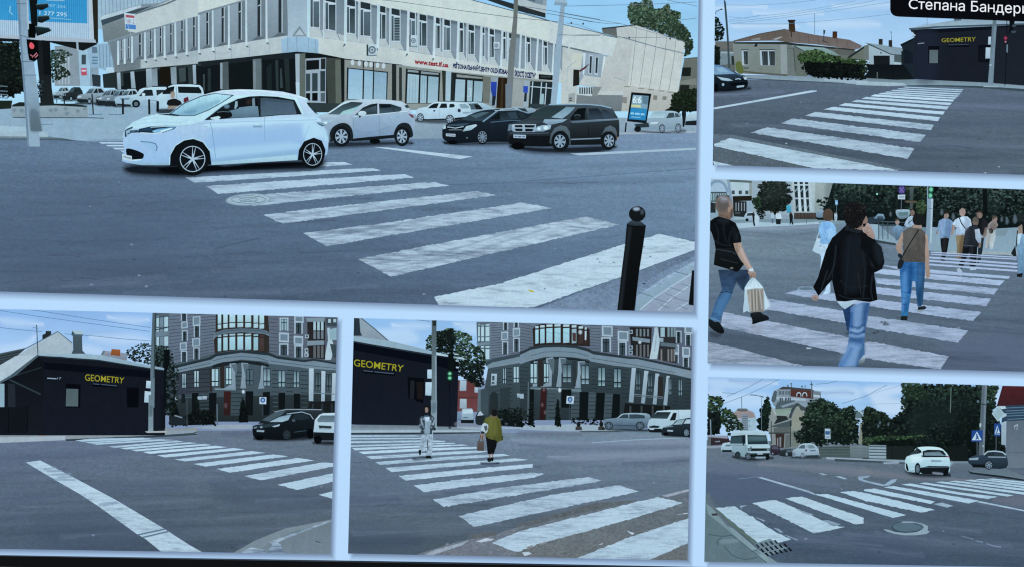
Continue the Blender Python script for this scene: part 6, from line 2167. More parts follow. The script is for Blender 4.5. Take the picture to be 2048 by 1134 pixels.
bs = O('bus_stop_sign', None, 'white and blue bus stop sign before the trees')
bs.l('1490,790 1488,1000', 1.6, '49525c')
bs.p('1460,670 1525,672 1528,795 1462,790', 'a5b3c8')
bs.p('1464,700 1522,700 1520,742 1466,742', '3a5288')
bs.l('1475,770 1515,772', 2.4, '67748a')
up = O('utility_pole', None, 'thin pole rising behind the red roof')
up.p('1290,90 1310,130 1312,300 1296,300 1298,140', '56606b')
up.l('1285,140 1320,150', 2, '3d4651')
sl_ = O('street_lamp', None, 'street lamp bending over the road by the conifer')
sl_.l('704,700 706,300', 1, '5e6c80')
sl_.l('570,265 640,270 735,300', 1.2, '5e6c80')
sl_.e(710, 290, 18, 8, '4d5a6c')
cb = O('cable', None, 'cables crossing the sky over the minibus')
for a in ('740,70 560,170 290,290', '920,80 700,190 500,280 260,370', '1350,140 1500,130 1640,90', '1670,370 1800,330 1930,290 2200,150', '560,270 700,280', '230,240 400,255'):
    cb.l(a, 1, '4f6380', al=.8)
z('D2')
for a in ('-20,300 200,220 460,150', '-20,380 430,370'):
    cb.l(a, .9, '6f8db4', al=.6)
# traffic behind
z('D1')
wk = O('stall', None, 'long red brown kiosk row far behind the minibus')
wk.p('60,750 300,755 330,830 300,860 60,890', '3a2a30', '241f28')
wk.p('60,750 300,757 300,790 60,770', '8e8a94')
wk.p('150,820 210,815 210,830 150,832', '7c7f8b')
wk.p('60,770 100,775 100,880 60,890', '565a60')
rd.soft('60,880 240,870 240,890 80,900', '!9fb0c4', .7, 4)
c1 = O('car', None, 'small white car behind the minibus')
c1.p('220,905 240,850 290,838 360,840 370,940 240,945', 'b5c6da', '94a5bb', sm=3)
c1.p('262,880 290,860 340,862 330,885', '5c6c80')
c1.p('230,925 350,925 350,950 240,950', '151a22')
c2 = O('car', None, 'dark red parked car right of the minibus')
c2.p('810,900 830,870 890,872 930,920 935,970 870,990 815,980', '3a2a3c', '231f2b', sm=3)
c2.p('835,880 890,880 915,920 830,915', '4c4a5c')
c3 = O('car', None, 'dark parked car behind the silver saloon')
c3.p('920,980 940,930 1010,915 1080,925 1085,990 1000,1005 920,995', '2d333c', '1c2128', sm=3)
c3.p('1000,925 1075,925 1080,950 1010,950', '4d5763')
c3.e(1005, 975, 14, 22, '6b7582')
for a in ('830,960 845,975', ):
    c2.l(a, 3, '707a88')
c4 = O('car', None, 'silver saloon parked at the kerb before the trees')
c4.soft('1080,1000 1380,1010 1390,1030 1090,1025', '10151c', .8, 4)
c4.p('1075,985 1080,930 1130,905 1170,860 1250,845 1330,855 1380,910 1392,960 1385,1000 1240,1000 1100,1000', 'b3c0d0', '8793a5', sm=3)
c4.p('1140,905 1175,870 1225,862 1220,910', '4a5562')
c4.p('1225,900 1240,860 1320,862 1360,905 1290,915', '8e9caa')
c4.p('1260,870 1320,872 1345,900 1270,905', '6d7b89')
c4.p('1285,925 1350,922 1350,940 1285,942', '5f6b7b')
O('tail_lamp', c4).p('1225,920 1250,918 1245,940 1228,945', '4d3a46')
for x, y, rx, ry in ((1090, 985, 18, 30), (1195, 990, 22, 32)):
    wheel(c4, x, y, rx, ry, rim='8d97a3', spokes=7)
c4.p('1230,990 1390,985 1385,1015 1230,1015', '2b323c')
# minibus
mb = O('minibus', None, 'white boxy minibus driving towards the crossing')
mb.soft('360,1000 500,1010 800,1010 830,1030 600,1060 400,1030', '0e131a', .9, 6)
mb.p('325,850 345,760 360,705 380,698 600,695 740,705 765,725 790,850 808,880 805,960 800,1000 760,1005 540,1000 500,1010 450,990 400,975 355,930 350,880 325,860', 'a9bac6', '7f92a2')
mb.p('360,705 385,696 600,694 745,705 770,745 520,745 350,745', 'b6c8d6', 'a5b6c4')
mb.p('340,760 510,745 515,850 330,848', '1f2a33')
mb.p('345,775 470,765 470,845 340,840', '33434f')
mb.p('480,765 512,755 512,850 478,848', '171f27')
mb.p('530,745 760,750 785,855 540,858', '23303a')
mb.p('545,762 750,765 765,820 548,825', '3b4d58')
mb.soft('560,770 740,770 750,800 560,800', '4e626e', .7, 4)
mb.p('520,740 535,745 540,860 515,860', 'c0d0de')
mb.p('330,850 515,855 530,960 510,1000 360,930 350,890', '93a5b3', '7c8e9c')
mb.p('535,860 790,858 806,885 800,905 540,905', 'aec0ce')
mb.p('540,905 805,905 805,935 545,940', '1a2128')
mb.p('540,940 800,938 800,965 545,965', 'a3b5c3')
mb.p('545,965 805,962 800,985 545,985', '222a32')
mb.l('335,865 515,875', 1.4, '6c7d8b')
mb.l('515,880 520,960', 1.2, '6c7d8b')
mb.e(578, 893, 12, 10, '5f707e')
mb.p('478,840 500,840 500,870 482,870', '2a333c')
O('number_plate', mb).p('655,960 720,958 720,980 655,982', '97a3ad')
for a in ('548,915 580,915 580,932 550,934', '765,912 798,912 798,930 768,932'):
    O('headlamp', mb).p(a, '6f8290')
wheel(mb, 420, 985, 34, 42, hub=None)
wheel(mb, 545, 1000, 40, 44, rim='5f6b77', spokes=7)
O('wheel', mb).e(775, 1008, 26, 38, '0e1318')
mb.p('560,985 760,985 740,1010 580,1010', '0f141a')
mb.soft('640,1010 740,1010 740,1022 650,1025', '9fb0c2', .8, 4)
# parked car at the right
z('D2')
c5 = O('car', None, 'dark estate car with a pale roof by the shop')
c5.p('1240,1060 1255,1020 1330,990 1420,985 1470,945 1560,935 1650,945 1700,985 1700,1140 1440,1140 1290,1110', '36435a', '1d2533', sm=3)
c5.p('1430,990 1480,955 1560,950 1560,1000 1440,1005', '232b36')
c5.p('1570,950 1640,955 1690,1000 1575,1002', '2a333f')
c5.l('1430,985 1475,945 1560,938 1650,950 1695,985', 2.4, 'aab8c8')
c5.l('1480,1008 1695,1012', 2, '8a97a8')
c5.p('1255,1025 1370,1015 1360,1045 1260,1045', '8d9aab')
c5.p('1280,1095 1440,1100 1440,1134 1300,1134', '0f141b')
wheel(c5, 1490, 1105, 52, 56, rim='77828f', spokes=7)
# white crossover
wc = O('car', None, 'white crossover turning away over the junction')
z('D4')
wc.soft('470,80 600,110 900,130 930,140 800,160 560,150 460,110', '0d1119', .95, 8)
z('D2')
wc.p('492,1060 510,1005 560,985 600,930 640,895 740,885 860,890 930,910 985,960 1015,1010 1028,1080 1025,1140 990,1200 700,1210 640,1190 560,1190 495,1160', 'd0e4f2', 'a9c3da', sm=3)
wc.p('520,985 570,985 610,930 630,895 680,930 690,955 650,970 560,985', '161c24')
wc.p('540,975 610,925 640,905 660,960', '2a343f')
wc.p('700,940 760,922 900,925 945,935 985,990 700,990', '1d242d')
wc.p('720,955 900,945 950,985 980,1000 720,995', '5d6b7a', '7c8b99')
wc.p('680,990 990,995 1000,1010 690,1012', '0e1218')
wc.p('690,1015 1000,1015 1010,1040 700,1040', 'c5d9e8')
wc.p('800,1045 925,1048 920,1070 805,1070', '6b7785')
wc.soft('560,1000 680,1000 690,1100 600,1100', 'e0eef8', .7, 8)
wc.soft('650,1060 1010,1060 1010,1110 660,1110', '9db8d2', .6, 8)
O('tail_lamp', wc).p('975,992 1020,1000 1015,1012 990,1010', '7d4a55')
z('D4')
wc.p('455,0 930,0 930,40 900,60 640,60 600,60 560,60 480,70', 'b5cde2', '9fb9d2')
wc.p('600,62 700,38 900,40 930,45 915,110 880,130 640,125 610,110', '12171f')
wc.l('625,55 920,50', 1.4, '4b5866')
O('wheel', wc).p('452,0 470,20 490,100 470,100 455,60', '0c1016')
wheel(wc, 582, 70, 32, 66, rim='5f6b78', spokes=8, rr=.6)
O('wheel', wc).p('850,110 920,50 912,130 880,150 860,145', '0c1016')
wc.soft('750,108 840,115 850,130 760,122', '8d9096', .8, 4)
wc.p('460,90 545,80 550,100 480,105', '8a9db4')
# crossing
z('N')
q = []
z('D3')
qs = ['140,495 350,475 800,760 960,835 800,880 600,870', '540,440 720,412 800,408 1000,490 1430,690 1550,700 1210,770', '900,390 1075,370 1750,600 1750,660 1660,672']
cw = O('crosswalk', None, 'thick white stripes with flaked edges')
for a in qs:
    ragged(O('stripe', cw, m='paint_down'), a, 'b5c4cf', wear=.35)
z('N')
for a in ('1630,989 1655,988 1812,1030 1786,1036 1738,1021', '1680,984 1706,982 1735,987 1870,1020 1841,1025 1728,1001', '1728,979 1748,977 1870,1003 1862,1008 1728,982', '1768,974.5 1786,972 1958,1001 1938,1007', '1803,969 1822,967 1920,985 1995,993.5 1976,998 1910,988',
          '1838,967 1850,965 2028,990.5 2015,993', '1870,964.5 1885,963 2060,986 2060,991', '1898,963 1912,961.5 2080,981 2080,985.5', '1928,961 1942,959.5 2080,976 2080,980', '1950,959 1964,958 2080,971 2080,974.5', '1972,958 1985,957 2080,966.5 2080,970'):
    ragged(O('stripe', cw, m='paint_down'), a, 'b3c5d8', wear=.3)
z('D4')
ragged(O('stripe', cw, m='paint_down'), '750,450 850,435 970,470 900,490', '9dabb9', wear=.5)
ll = O('lane_line', None, 'thin white lane lines around the crossing', m='paint_down')
ll.p('1200,425 1260,420 1736,515 1736,530', 'b3c2d4')
z('D3')
ll.p('595,163 640,158 1160,310 1240,350 1210,348 1080,305 850,240', 'a5b3c6')
ll.p('1440,152 1490,150 1570,175 1540,182', 'a9b7c9')
ll.p('1255,120 1300,118 1360,135 1310,137', '97a6ba')
pt = O('lane_line', None, 'flaked paint remains between the stripes', m='paint_down')
for a in ('405,470 490,462 420,490 440,510 410,490', '570,590 680,630 665,642', '770,710 830,720 880,760 850,765', '870,780 910,790 1040,835 1020,848', '960,705 1060,750 1120,775', '1000,505 1100,530 1210,565 1150,570 1050,530', '1290,630 1360,625 1500,670 1450,690'):
    pt.p(a, '97a5b5', wear=.7)
z('D4')
ar = O('lane_line', None, 'faded arrow painted on the road', m='paint_down')
ar.p('-60,150 70,145 40,165 0,170 -20,180 40,200 220,240 300,185 360,180 340,210 270,250 200,258 0,210 -60,190', '95a3b8', wear=.55)
mh = O('manhole_cover', None, 'round manhole with a broken white ring', m='stone')
mh.e(468, 702, 172, 62, '4b586b', rot=4)
mh.e(468, 706, 150, 52, '566478', rot=4)
mh.p('380,640 520,640 640,665 695,690 690,740 715,750 680,775 560,790 440,790 330,775 250,750 205,725 260,728 340,755 450,765 560,755 620,735 650,705 630,675 560,655 420,655', '8f9ba9', wear=.55)
mh.l('300,690 330,730 420,755 560,750 610,725', 2.2, '333f50', sm=1)
mh.l('300,690 360,650 420,640', 1.2, '3c485a', sm=1)
z('D3')
pv = O('pavement', None, 'cracked concrete corner with a kerb at the lower left', m='stone')
pv.p('10,330 60,440 150,560 280,700 560,950 800,1080 1000,1100 1000,1200 10,1200', '5c6a72', '616d76')
pv.p('40,450 100,490 260,680 560,930 540,960 260,720 60,560', '7a878e')
pv.p('280,690 340,720 600,940 800,1085 700,1095 540,965 400,850', '808d93')
pv.p('130,500 180,530 590,870 560,885 340,700', '59665f')
pv.p('540,960 600,945 640,1000 580,990', '6c7a82')
pv.p('600,950 700,1010 850,1110 780,1110', '7c8890')
for a in ('330,800 420,865 540,960 700,1090', '530,965 600,945', '170,900 160,850 210,820', '230,900 330,1010 470,1050 600,1030', '60,780 200,800 330,790', '900,1010 950,1070'):
    pv.l(a, 1.6, '36434e', al=.8, sm=1)
pv.soft('200,840 350,830 380,860 220,880', '7f8a8c', .6, 6)
O('drain_lid', None, 'small rusty lid on the pavement').p('95,555 160,552 165,575 110,578', '3a3236')
gd = O('drain_grate', None, 'dark slotted drain grate over the stripe end')
gd.p('555,885 730,825 800,870 920,930 730,1010 690,1000', '6f7b85')
for j in range(3):
    for i in range(6):
        x, y = 572 + j * 50 + i * 50, 890 + j * 46 - i * 11
        if j == 0 and i > 4:
            continue
        gd.p([(x, y), (x + 20, y - 5), (x + 54, y + 32), (x + 34, y + 38)], '0d1218' if j else '222a33')
# ================================================================== pictures 5 and 6: dark shop and the rusticated corner building
def stone_block(b, lines, c='2b313c', w=.9):
    for a in lines:
        b.l(a, w, c)


Pic('photo', QUADS['dark'], 'crossing photo with a long white lane line and the dark shop at its left', 'photo', GRP)
Pic.cur.k = 70
z('N')
O('sky', m='cloudy').p('-60,600 700,600 700,760 -60,760', '!86b4ea', '!b0d3f6')
z('E1')
for a in ('0,440 250,400 420,300 300,480 0,520', '1000,330 1500,300 1700,380 1300,420', '940,430 1150,470 1130,540 960,520', '0,120 300,140 500,200 100,210', '1200,100 1700,120 1500,200'):
    O('cloud', m='cloudy').soft(a, '!c3dcf7', .5, 12)
z('N')
rd = O('road', None, 'dark blue grey road', m='asphalt')
rd.q4('-60,870 330,862 330,960 -60,960', ['!68779a', '!6b7a98', '!616f8a', '!5f6e8b'])
rd.q4('330,862 720,860 720,960 330,960', ['!6b7a98', '!6a788f', '!606e88', '!616f8a'])
rd.q4('-60,960 330,960 330,1120 -60,1120', ['!5f6e8b', '!616f8a', '!49586f', '!556580'])
rd.q4('330,960 720,960 720,1120 330,1120', ['!616f8a', '!606e88', '!535f71', '!49586f'])
z('E3')
for a in ('0,410 700,360 1000,340 700,400 0,440', '0,520 400,480 400,500 0,550', '500,600 1154,560 1154,640 700,640', '0,690 400,640 300,690 0,720'):
    rd.soft(a, '!4c5a75', .3, 8)
rd.soft('300,800 800,820 900,1000 300,1000', '!45536b', .4, 30)
z('E4')
rd.soft('300,550 1000,640 1000,760 400,740', '!45536a', .45, 24)
worn(rd, 0, 890, 660, 1100, 35, -.03)
pv = O('pavement', None, 'pale brown pavement strip before the dark shop', m='stone')
z('E3')
pv.p('-200,250 200,245 420,235 1000,215 1154,225 1300,215 1300,268 900,278 430,298 -200,320', '8a867f', '8f9199')
pv.p('-200,285 430,270 430,298 -200,325', 'a8aaae')
pv.p('215,250 320,235 380,262 260,272', '8f7d68')
pv.p('430,240 980,222 980,235 450,255', '7d7770')
O('kerb', None, m='stone').p('430,292 900,272 1300,255 1300,265 900,285 440,304', '323a47')
z('E4')
pv.p('-20,235 160,232 175,245 160,255 -20,268', '8b9097')
pv.p('150,215 350,195 540,195 545,222 300,228', '959aa2')
O('kerb', None, m='stone').p('-20,262 150,250 178,240 178,248 150,260 -20,272', '3a4350')
rd.soft('340,250 560,235 540,265 420,275', '!56637c', .6, 6)
for a in ('420,1040 560,960 760,880 1070,820 1070,835 800,910 650,980 640,1045',):
    pv.p(a, '7a7f85')
pv.p('560,1045 660,970 800,905 1070,835 1070,1060', '6c7078', '757a82')
pk = O('flaked_paint', None, 'patchy white paint flaking along the near kerb', m='paint_up')
pk.p('650,970 720,945 860,895 1070,820 1070,832 900,895 760,950 680,985', 'b3bfcb', wear=.95)
pk.p('470,1030 540,1005 620,1020 640,1050 480,1050', 'b9c5d2', wear=.9)
pk.p('640,1040 690,960 730,985 760,1055 640,1055', 'b3bfcb', wear=.95)
O('leaf', None, 'dry twig on the near pavement').l('960,965 992,972', 1.6, '3a3d45')
# the corner building
cb_ = O('corner_building', None, 'dark grey rusticated corner building with a round glazed bay', m='stone')
z('E2')
cb_.p('30,20 2000,80 2000,1134 30,1134', '4f5967', '3d4550')
cb_.q4('30,30 700,50 680,480 200,600', ['!667791', '!66758d', '!5d6b82', '!5f6e86'])
cb_.q4('1240,70 1980,95 1980,560 1260,500', ['!5f6c82', '!566277', '!4f5a6d', '!586579'])
for i in range(14):
    cb_.l([(200, 92 + i * 36), (690, 62 + i * 31)], 1.1, '3a4351')
for i in range(11):
    cb_.l([(1250, 80 + i * 38), (1340, 86 + i * 38)], 1.1, '333b48')
    cb_.l([(1460, 92 + i * 40), (1510, 96 + i * 40)], 1.1, '333b48')
cb_.q4('200,620 660,600 660,900 180,930', ['!2f3947', '!333d4c', '!39434f', '!30394a'])
for i in range(11):
    y = 650 + i * 45
    cb_.l([(380, y + 12), (640, y)], 1.3, '1d232c')
    cb_.l([(860, y + 30), (1000, y + 30)], 1.3, '1d232c')
    cb_.l([(1280, y + 10), (1350, y + 14)], 1.3, '1d232c')
    cb_.l([(1580, y + 20), (1660, y + 24)], 1.3, '1d232c')
    cb_.l([(1430, y + 8), (1510, y + 12)], 1.6, '222933')
cb_.p('200,960 2000,900 2000,1200 200,1200', '2a3038', '20252d')
for i in range(5):
    cb_.l([(520, 985 + i * 40), (640, 980 + i * 40)], 1.2, '434b55')
    cb_.l([(850, 905 + i * 45), (990, 905 + i * 45)], 1.2, '4d5560')
    cb_.l([(1290, 905 + i * 45), (1345, 907 + i * 45)], 1.2, '4d5560')
    cb_.l([(1590, 910 + i * 45), (1650, 912 + i * 45)], 1.2, '454d58')
cb_.p('850,880 1000,880 990,1134 840,1134', '3b434e')
for i in range(6):
    cb_.l([(850, 905 + i * 42), (992, 905 + i * 42)], 1.2, '1d232c')


def win(x0, y0, x1, y1, glass='9fb4c6', frame='1c222b', sl=0.0, bars=(0.5,), tr=.72, surround=None, c2=None):
    w_ = O('window', cb_)
    d = (x1 - x0) * sl
    if surround:
        g = surround
        w_.p([(x0 - g, y0 - g), (x1 + g, y0 - g + d), (x1 + g, y1 + d), (x0 - g, y1)], 'a5afbf')
    w_.p([(x0, y0), (x1, y0 + d), (x1, y1 + d), (x0, y1)], frame)
    e = [0.0] + list(bars) + [1.0]
    for i in range(len(e) - 1):
        a, b = x0 + (x1 - x0) * e[i] + 5, x0 + (x1 - x0) * e[i + 1] - 5
        for u, v in ((0.04, tr - .03), (tr + .03, 0.97)):
            w_.p([(a, y0 + (y1 - y0) * u + d * e[i]), (b, y0 + (y1 - y0) * u + d * e[i + 1]), (b, y0 + (y1 - y0) * v + d * e[i + 1]), (a, y0 + (y1 - y0) * v + d * e[i])], glass, c2)


# left round bay
bay = O('bay_window', cb_, m='stone')
bay.p('40,60 130,50 200,52 205,130 195,300 60,310', '4f5866')
bay.p('40,250 200,255 200,290 50,310', '6b7687')
for x, wd_ in ((68, 26), (105, 34), (150, 40)):
    for y0, y1 in ((90, 200), (212, 250), (305, 400), (410, 440)):
        w_ = O('window', cb_)
        w_.p([(x, y0 + 10 - x * .05), (x + wd_, y0 + 5 - x * .05), (x + wd_, y1), (x, y1 + 3)], 'a9bfd2' if x != 105 else '6d7b8c')
cb_.l('60,105 195,90', 2, '39424e')
cb_.l('60,235 195,205', 2, '2b323c')
# tall framed windows
for x0, y0, x1, y1 in ((335, 50, 380, 140), (345, 250, 385, 350), (335, 465, 380, 570), (470, 195, 515, 310), (465, 430, 510, 545)):
    win(x0, y0, x1, y1, glass='3b4450', frame='141920', surround=11, tr=.3)
for x0, y0, x1, y1 in ((340, 160, 385, 210), (325, 380, 375, 440), (460, 105, 518, 180), (455, 335, 515, 400)):
    cb_.p([(x0 - 12, y0 - 10), (x1 + 12, y0 - 16), (x1 + 12, y1 + 6), (x0 - 12, y1 + 12)], 'a0aaba')
    cb_.p([(x0, y0), (x1, y0 - 5), (x1, y1 - 5), (x0, y1)], '6d798c')
for x0, y0, x1, y1 in ((1375, 120, 1440, 245), (1370, 390, 1440, 500), (1530, 160, 1590, 275), (1530, 410, 1590, 525)):
    win(x0, y0, x1, y1, glass='3a4450' if y0 > 130 else '8fa3b8', frame='15191f', surround=14, tr=.3)
for x0, y0, x1, y1 in ((1370, 280, 1445, 345), (1525, 315, 1595, 375), (1530, 95, 1600, 140)):
    cb_.p([(x0 - 16, y0 - 20), (x1 + 14, y0 - 14), (x1 + 14, y1 + 22), (x0 - 16, y1 + 16)], 'a3adbc')
    cb_.p([(x0, y0), (x1, y0 + 4), (x1, y1 + 4), (x0, y1)], '6a7587')
# round corner bay
bay = O('bay_window', cb_, m='stone')
bay.p('690,60 1240,75 1250,230 1250,470 1240,480 960,440 680,480 670,330 690,240', '2f2729')
xs = [(712, 748), (770, 815), (835, 895), (918, 978), (1000, 1062), (1088, 1135), (1150, 1198)]
for i, (a, b) in enumerate(xs):
    t = (a + b) / 2
    arc = 26 * ((t - 960) / 280) ** 2
    for y0, y1, c in ((50, 150, 'b9d6ee'), (160, 205, 'b3cde6'), (272, 290, 'a9bfd2'), (303, 440, 'a9cbe8')):
        w_ = O('window', cb_)
        if i == 6 and y0 > 260:
            c = '463538'
        elif i == 5 and y0 > 260:
            c = '9cbcd8'
        w_.p([(a, y0 + arc + 3), (b, y0 + arc), (b, y1 + arc), (a, y1 + arc + 3)], c, shade(c, .9))
bay.p('660,300 690,262 780,230 960,218 1150,225 1230,245 1255,275 1250,300 1200,278 960,258 760,278 690,310 665,345', '545f70', '6d788a')
for y in (240, ):
    bay.l('690,285 780,248 960,235 1150,243 1240,270', 1.2, '3b4452')
cn = O('cornice', cb_, m='stone')
cn.p('250,620 640,525 700,490 850,465 960,458 1100,465 1250,485 1340,520 1620,560 1720,545 1960,590 1960,660 1640,640 1560,625 1340,600 1250,590 1230,570 960,545 700,590 640,615 260,690', '6b7688', '76818f')
cn.p('250,612 620,525 690,482 850,460 960,452 1100,460 1260,478 1340,512 1620,552 1720,538 1960,582 1960,600 1720,560 1620,575 1340,540 1250,505 960,475 700,512 640,548 260,640', '262d38')
cn.l('660,560 800,525 960,515 1120,525 1250,565', 1.3, '48525f')
cn.l('260,665 640,585', 1.3, '48525f')
cn.l('1260,560 1560,600 1960,640', 1.3, '48525f')
cn.p('650,610 760,575 960,555 1150,570 1250,600 1250,625 960,580 660,640', '1b2029')
# columns and statues
for a in ('1670,640 1720,640 1715,985 1668,980', '1800,665 1842,670 1835,990 1798,985', '1915,690 1960,690 1945,990 1905,990'):
    O('column', cb_, m='stone').p(a, 'b5bfce', '9aa5b5')
for a in ('835,590 900,585 905,620 895,700 900,850 770,855 860,800', '960,580 1030,585 1015,640 1000,760 1010,850 950,850 965,700', '1170,610 1210,615 1195,700 1200,850 1135,855 1160,750'):
    st = O('statue', cb_, m='stone')
    st.p(a, '8d98a8', '7c8796')
    st.p(' '.join('%g,%g' % (float(w.split(',')[0]) + 12, float(w.split(',')[1]) + 8) for w in a.split()[:4]), '58626f')
vv = O('statue', cb_, m='stone')
vv.p('1860,215 1890,210 1895,300 1925,380 1920,480 1900,550 1835,550 1850,440 1870,340', 'a9b5c4', 'b3becc')
# first floor windows
win(335, 690, 380, 850, glass='a9bccb', c2='8396a6')
win(462, 660, 515, 840, glass='b3c6d6', c2='90a3b4')
win(645, 640, 720, 830, glass='a5bbcd', bars=(.5,))
win(795, 630, 860, 810, glass='a9c3d8')
win(1010, 650, 1085, 815, glass='4d5c69')
win(1190, 640, 1265, 825, glass='5f7080', c2='8fa0b0')
win(1345, 660, 1420, 835, glass='6d7f8c', c2='8fa3ad')
win(1505, 665, 1570, 840, glass='5c6e7c', c2='8b9ca8')
win(1735, 690, 1795, 870, glass='39444f', c2='55616c')
win(1850, 700, 1905, 870, glass='39444f', c2='55616c')
for a in ('630,640 650,640 650,880 630,880', '735,630 780,600 780,870 740,870'):
    cb_.p(a, '2c2427')
cb_.p('680,850 900,850 900,870 680,865', '77828f')
cb_.l('1720,900 1960,912', 1.6, '66717d')
# oriel on the right
cb_.p('1650,110 1840,110 1840,545 1660,530', '262127')
for x in (1730, 1770, 1810):
    for y0, y1, c in ((150, 240, 'a3b8cc'), (250, 330, '6a6f78'), (400, 530, '5c5a5f')):
        cb_.r(x - 14, y0, x + 12, y1, c)
cb_.p('1640,110 1840,105 1830,150 1650,150', '7b8592')
cb_.p('1650,350 1830,345 1830,390 1650,400', '7b8592')
cb_.p('1880,230 1960,210 1960,340 1890,340', '8ba2b8')
cb_.p('1890,380 1960,390 1960,540 1920,520', '39414d')
cb_.p('1850,110 1960,110 1960,200 1850,190', '39404b')
cb_.r(1870, 120, 1900, 160, 'a3b4c4')
cb_.r(1925, 120, 1955, 155, 'a3b4c4')
for x in (1640, 1640):
    ac = O('air_conditioner', cb_)
    ac.r(1628, 285, 1668, 322, 'a5afbb').e(1648, 303, 12, 13, '3f4853')
ac = O('air_conditioner', cb_)
ac.r(1625, 430, 1662, 475, 'a5afbb').e(1645, 452, 12, 14, '3f4853')
ac.r(1622, 480, 1665, 515, 'a5afbb').e(1640, 498, 10, 11, '3f4853')
# ground floor doors
for a in ('620,900 700,895 690,1134 620,1134', '1005,880 1085,880 1080,1134 1000,1134', '1185,890 1260,885 1255,1134 1190,1134', '1350,895 1420,895 1415,1134 1350,1134', '1510,905 1575,905 1575,1134 1510,1134', '440,900 510,895 500,1134 440,1134'):
    O('door', cb_).p(a, '0f1319')
dd = O('door', cb_)
dd.p('775,880 850,880 845,1134 775,1134', '371c20', '2a181c')
dd.softe(795, 1030, 16, 24, '6d5258', .5, 5)
for a in ('500,935 545,935 545,970 500,970', '550,930 598,930 598,965 550,968', '212,950 248,950 248,985 212,985', '252,948 288,948 288,985 252,985'):
    O('air_conditioner', cb_).p(a, 'a9b1bb', '868f9b')
cb_.p('330,920 350,900 370,920 370,1000 330,1010', '161b23')
cb_.softe(980, 885, 14, 18, 'd3dbe4', .9, 3)
cb_.p('1680,990 1950,980 1950,1134 1640,1134', '17191f')
for x in (1700, 1800, 1900):
    cb_.r(x, 1010, x + 18, 1134, '2b2e36')
ps = O('parking_sign', None, 'white square sign with a blue disc before the corner building')
ps.p('1150,942 1222,942 1220,1016 1150,1014', 'b9c3d2')
ps.e(1185, 973, 26, 27, '2d4c96')
ps.e(1185, 973, 13, 14, '8fa8d8')
ps.l('1185,1016 1185,1134', 1.4, '3c4450')
for x in (495, 975):
    O('conifer', None, 'slim dark conifer at the foot of the corner building', m='leafy').leaves([(x, 935), (x + 20, 1000), (x + 25, 1180), (x - 40, 1180), (x - 22, 1000)], 40, ['0c1114', '141b1d', '1d2626'], 4, sm=0, base='0d1215')
# trees
tr = O('tree', None, 'dark tree between the shop and the corner building', m='leafy')
z('E1')
tr.leaves('1430,490 1500,460 1600,400 1680,410 1760,430 1900,440 1930,560 1970,620 1900,680 1700,650 1520,610 1440,560', 240, ['121a1c', '1d2826', '2d3b35', '41524a'], 4.4, sm=0)
tr.leaves('1870,640 1984,660 1984,1134 1870,1134', 120, ['0c1114', '151b1e', '222a2e', '4d5963'], 4.4, sm=0, base='0e1317')
z('E2')
tr.leaves('60,420 200,400 260,560 300,640 290,860 280,1134 150,1134 150,640 60,600', 190, ['0e1417', '182022', '273133', '46525a'], 4.4, sm=0)
z('E4')
bsh = O('bush', None, 'dark clipped bushes and a motorbike before the corner building', m='leafy')
bsh.leaves('0,150 30,40 60,150 160,110 230,100 300,120 305,200 150,200 0,210', 120, ['0b0f12', '12181a', '1c2424'], 4, sm=0, base='0d1215')
bsh.leaves('460,100 485,30 510,100 515,185 455,185', 40, ['0b0f12', '141a1c'], 3.6, sm=0, base='0d1215')
pk_ = O('car', None, 'dark car parked behind the bushes')
pk_.p('0,160 30,130 80,140 110,160 120,190 0,200', '1d222b', sm=3)
pk_.l('30,135 80,150', 2.5, '77828f')
lp = O('street_lamp', None, 'thin grey lamp post before the corner building')
lp.l('310,60 312,200', 2.2, '59636f')
lp.l('112,30 112,220', 1, '4b545f')
# white house with gable
wh = O('house', None, 'white gabled house with a dark roof at the far left', m='stone')
z('E1')
wh.p('-340,660 0,655 180,550 655,270 820,400 830,530 430,540 0,860 -340,1134', 'aab0b4', '9fa6ad')
wh.p('-340,560 0,525 300,460 180,560 0,655 -340,760', '2c323b')
for i in range(5):
    wh.l([(-200, 580 + i * 30), (260 - i * 40, 480 + i * 36)], 1.2, '454c56')
wh.l('0,525 300,462 655,272 820,402', 1.8, '4b5563')
wh.p('0,655 180,550 430,540 160,740 0,830', 'b6bcc2')
ch = O('chimney', wh)
ch.p('480,310 515,295 520,265 580,268 580,305 480,365', '22282e')
O('chimney', wh, m='stone').p('820,262 935,268 945,310 930,325 935,490 970,525 810,525 830,480 825,320 808,310', '49535f', '3d4651').p('820,262 940,266 945,305 850,300', 'aab6c4').p('808,310 830,280 835,325', '2a313b')
wh.l('415,195 430,530', 1.8, '333e4b')
rh = O('house', None, 'small tiled house with an orange chimney behind the shop', m='stone')
rh.p('1140,545 1170,488 1440,520 1440,610 1140,580', '8e8d95', '7c7a82')
rh.p('1140,545 1170,488 1190,495 1160,545', '5f666f')
O('chimney', rh).p('1265,470 1365,478 1362,550 1255,540', '9c5330', '7f4128')
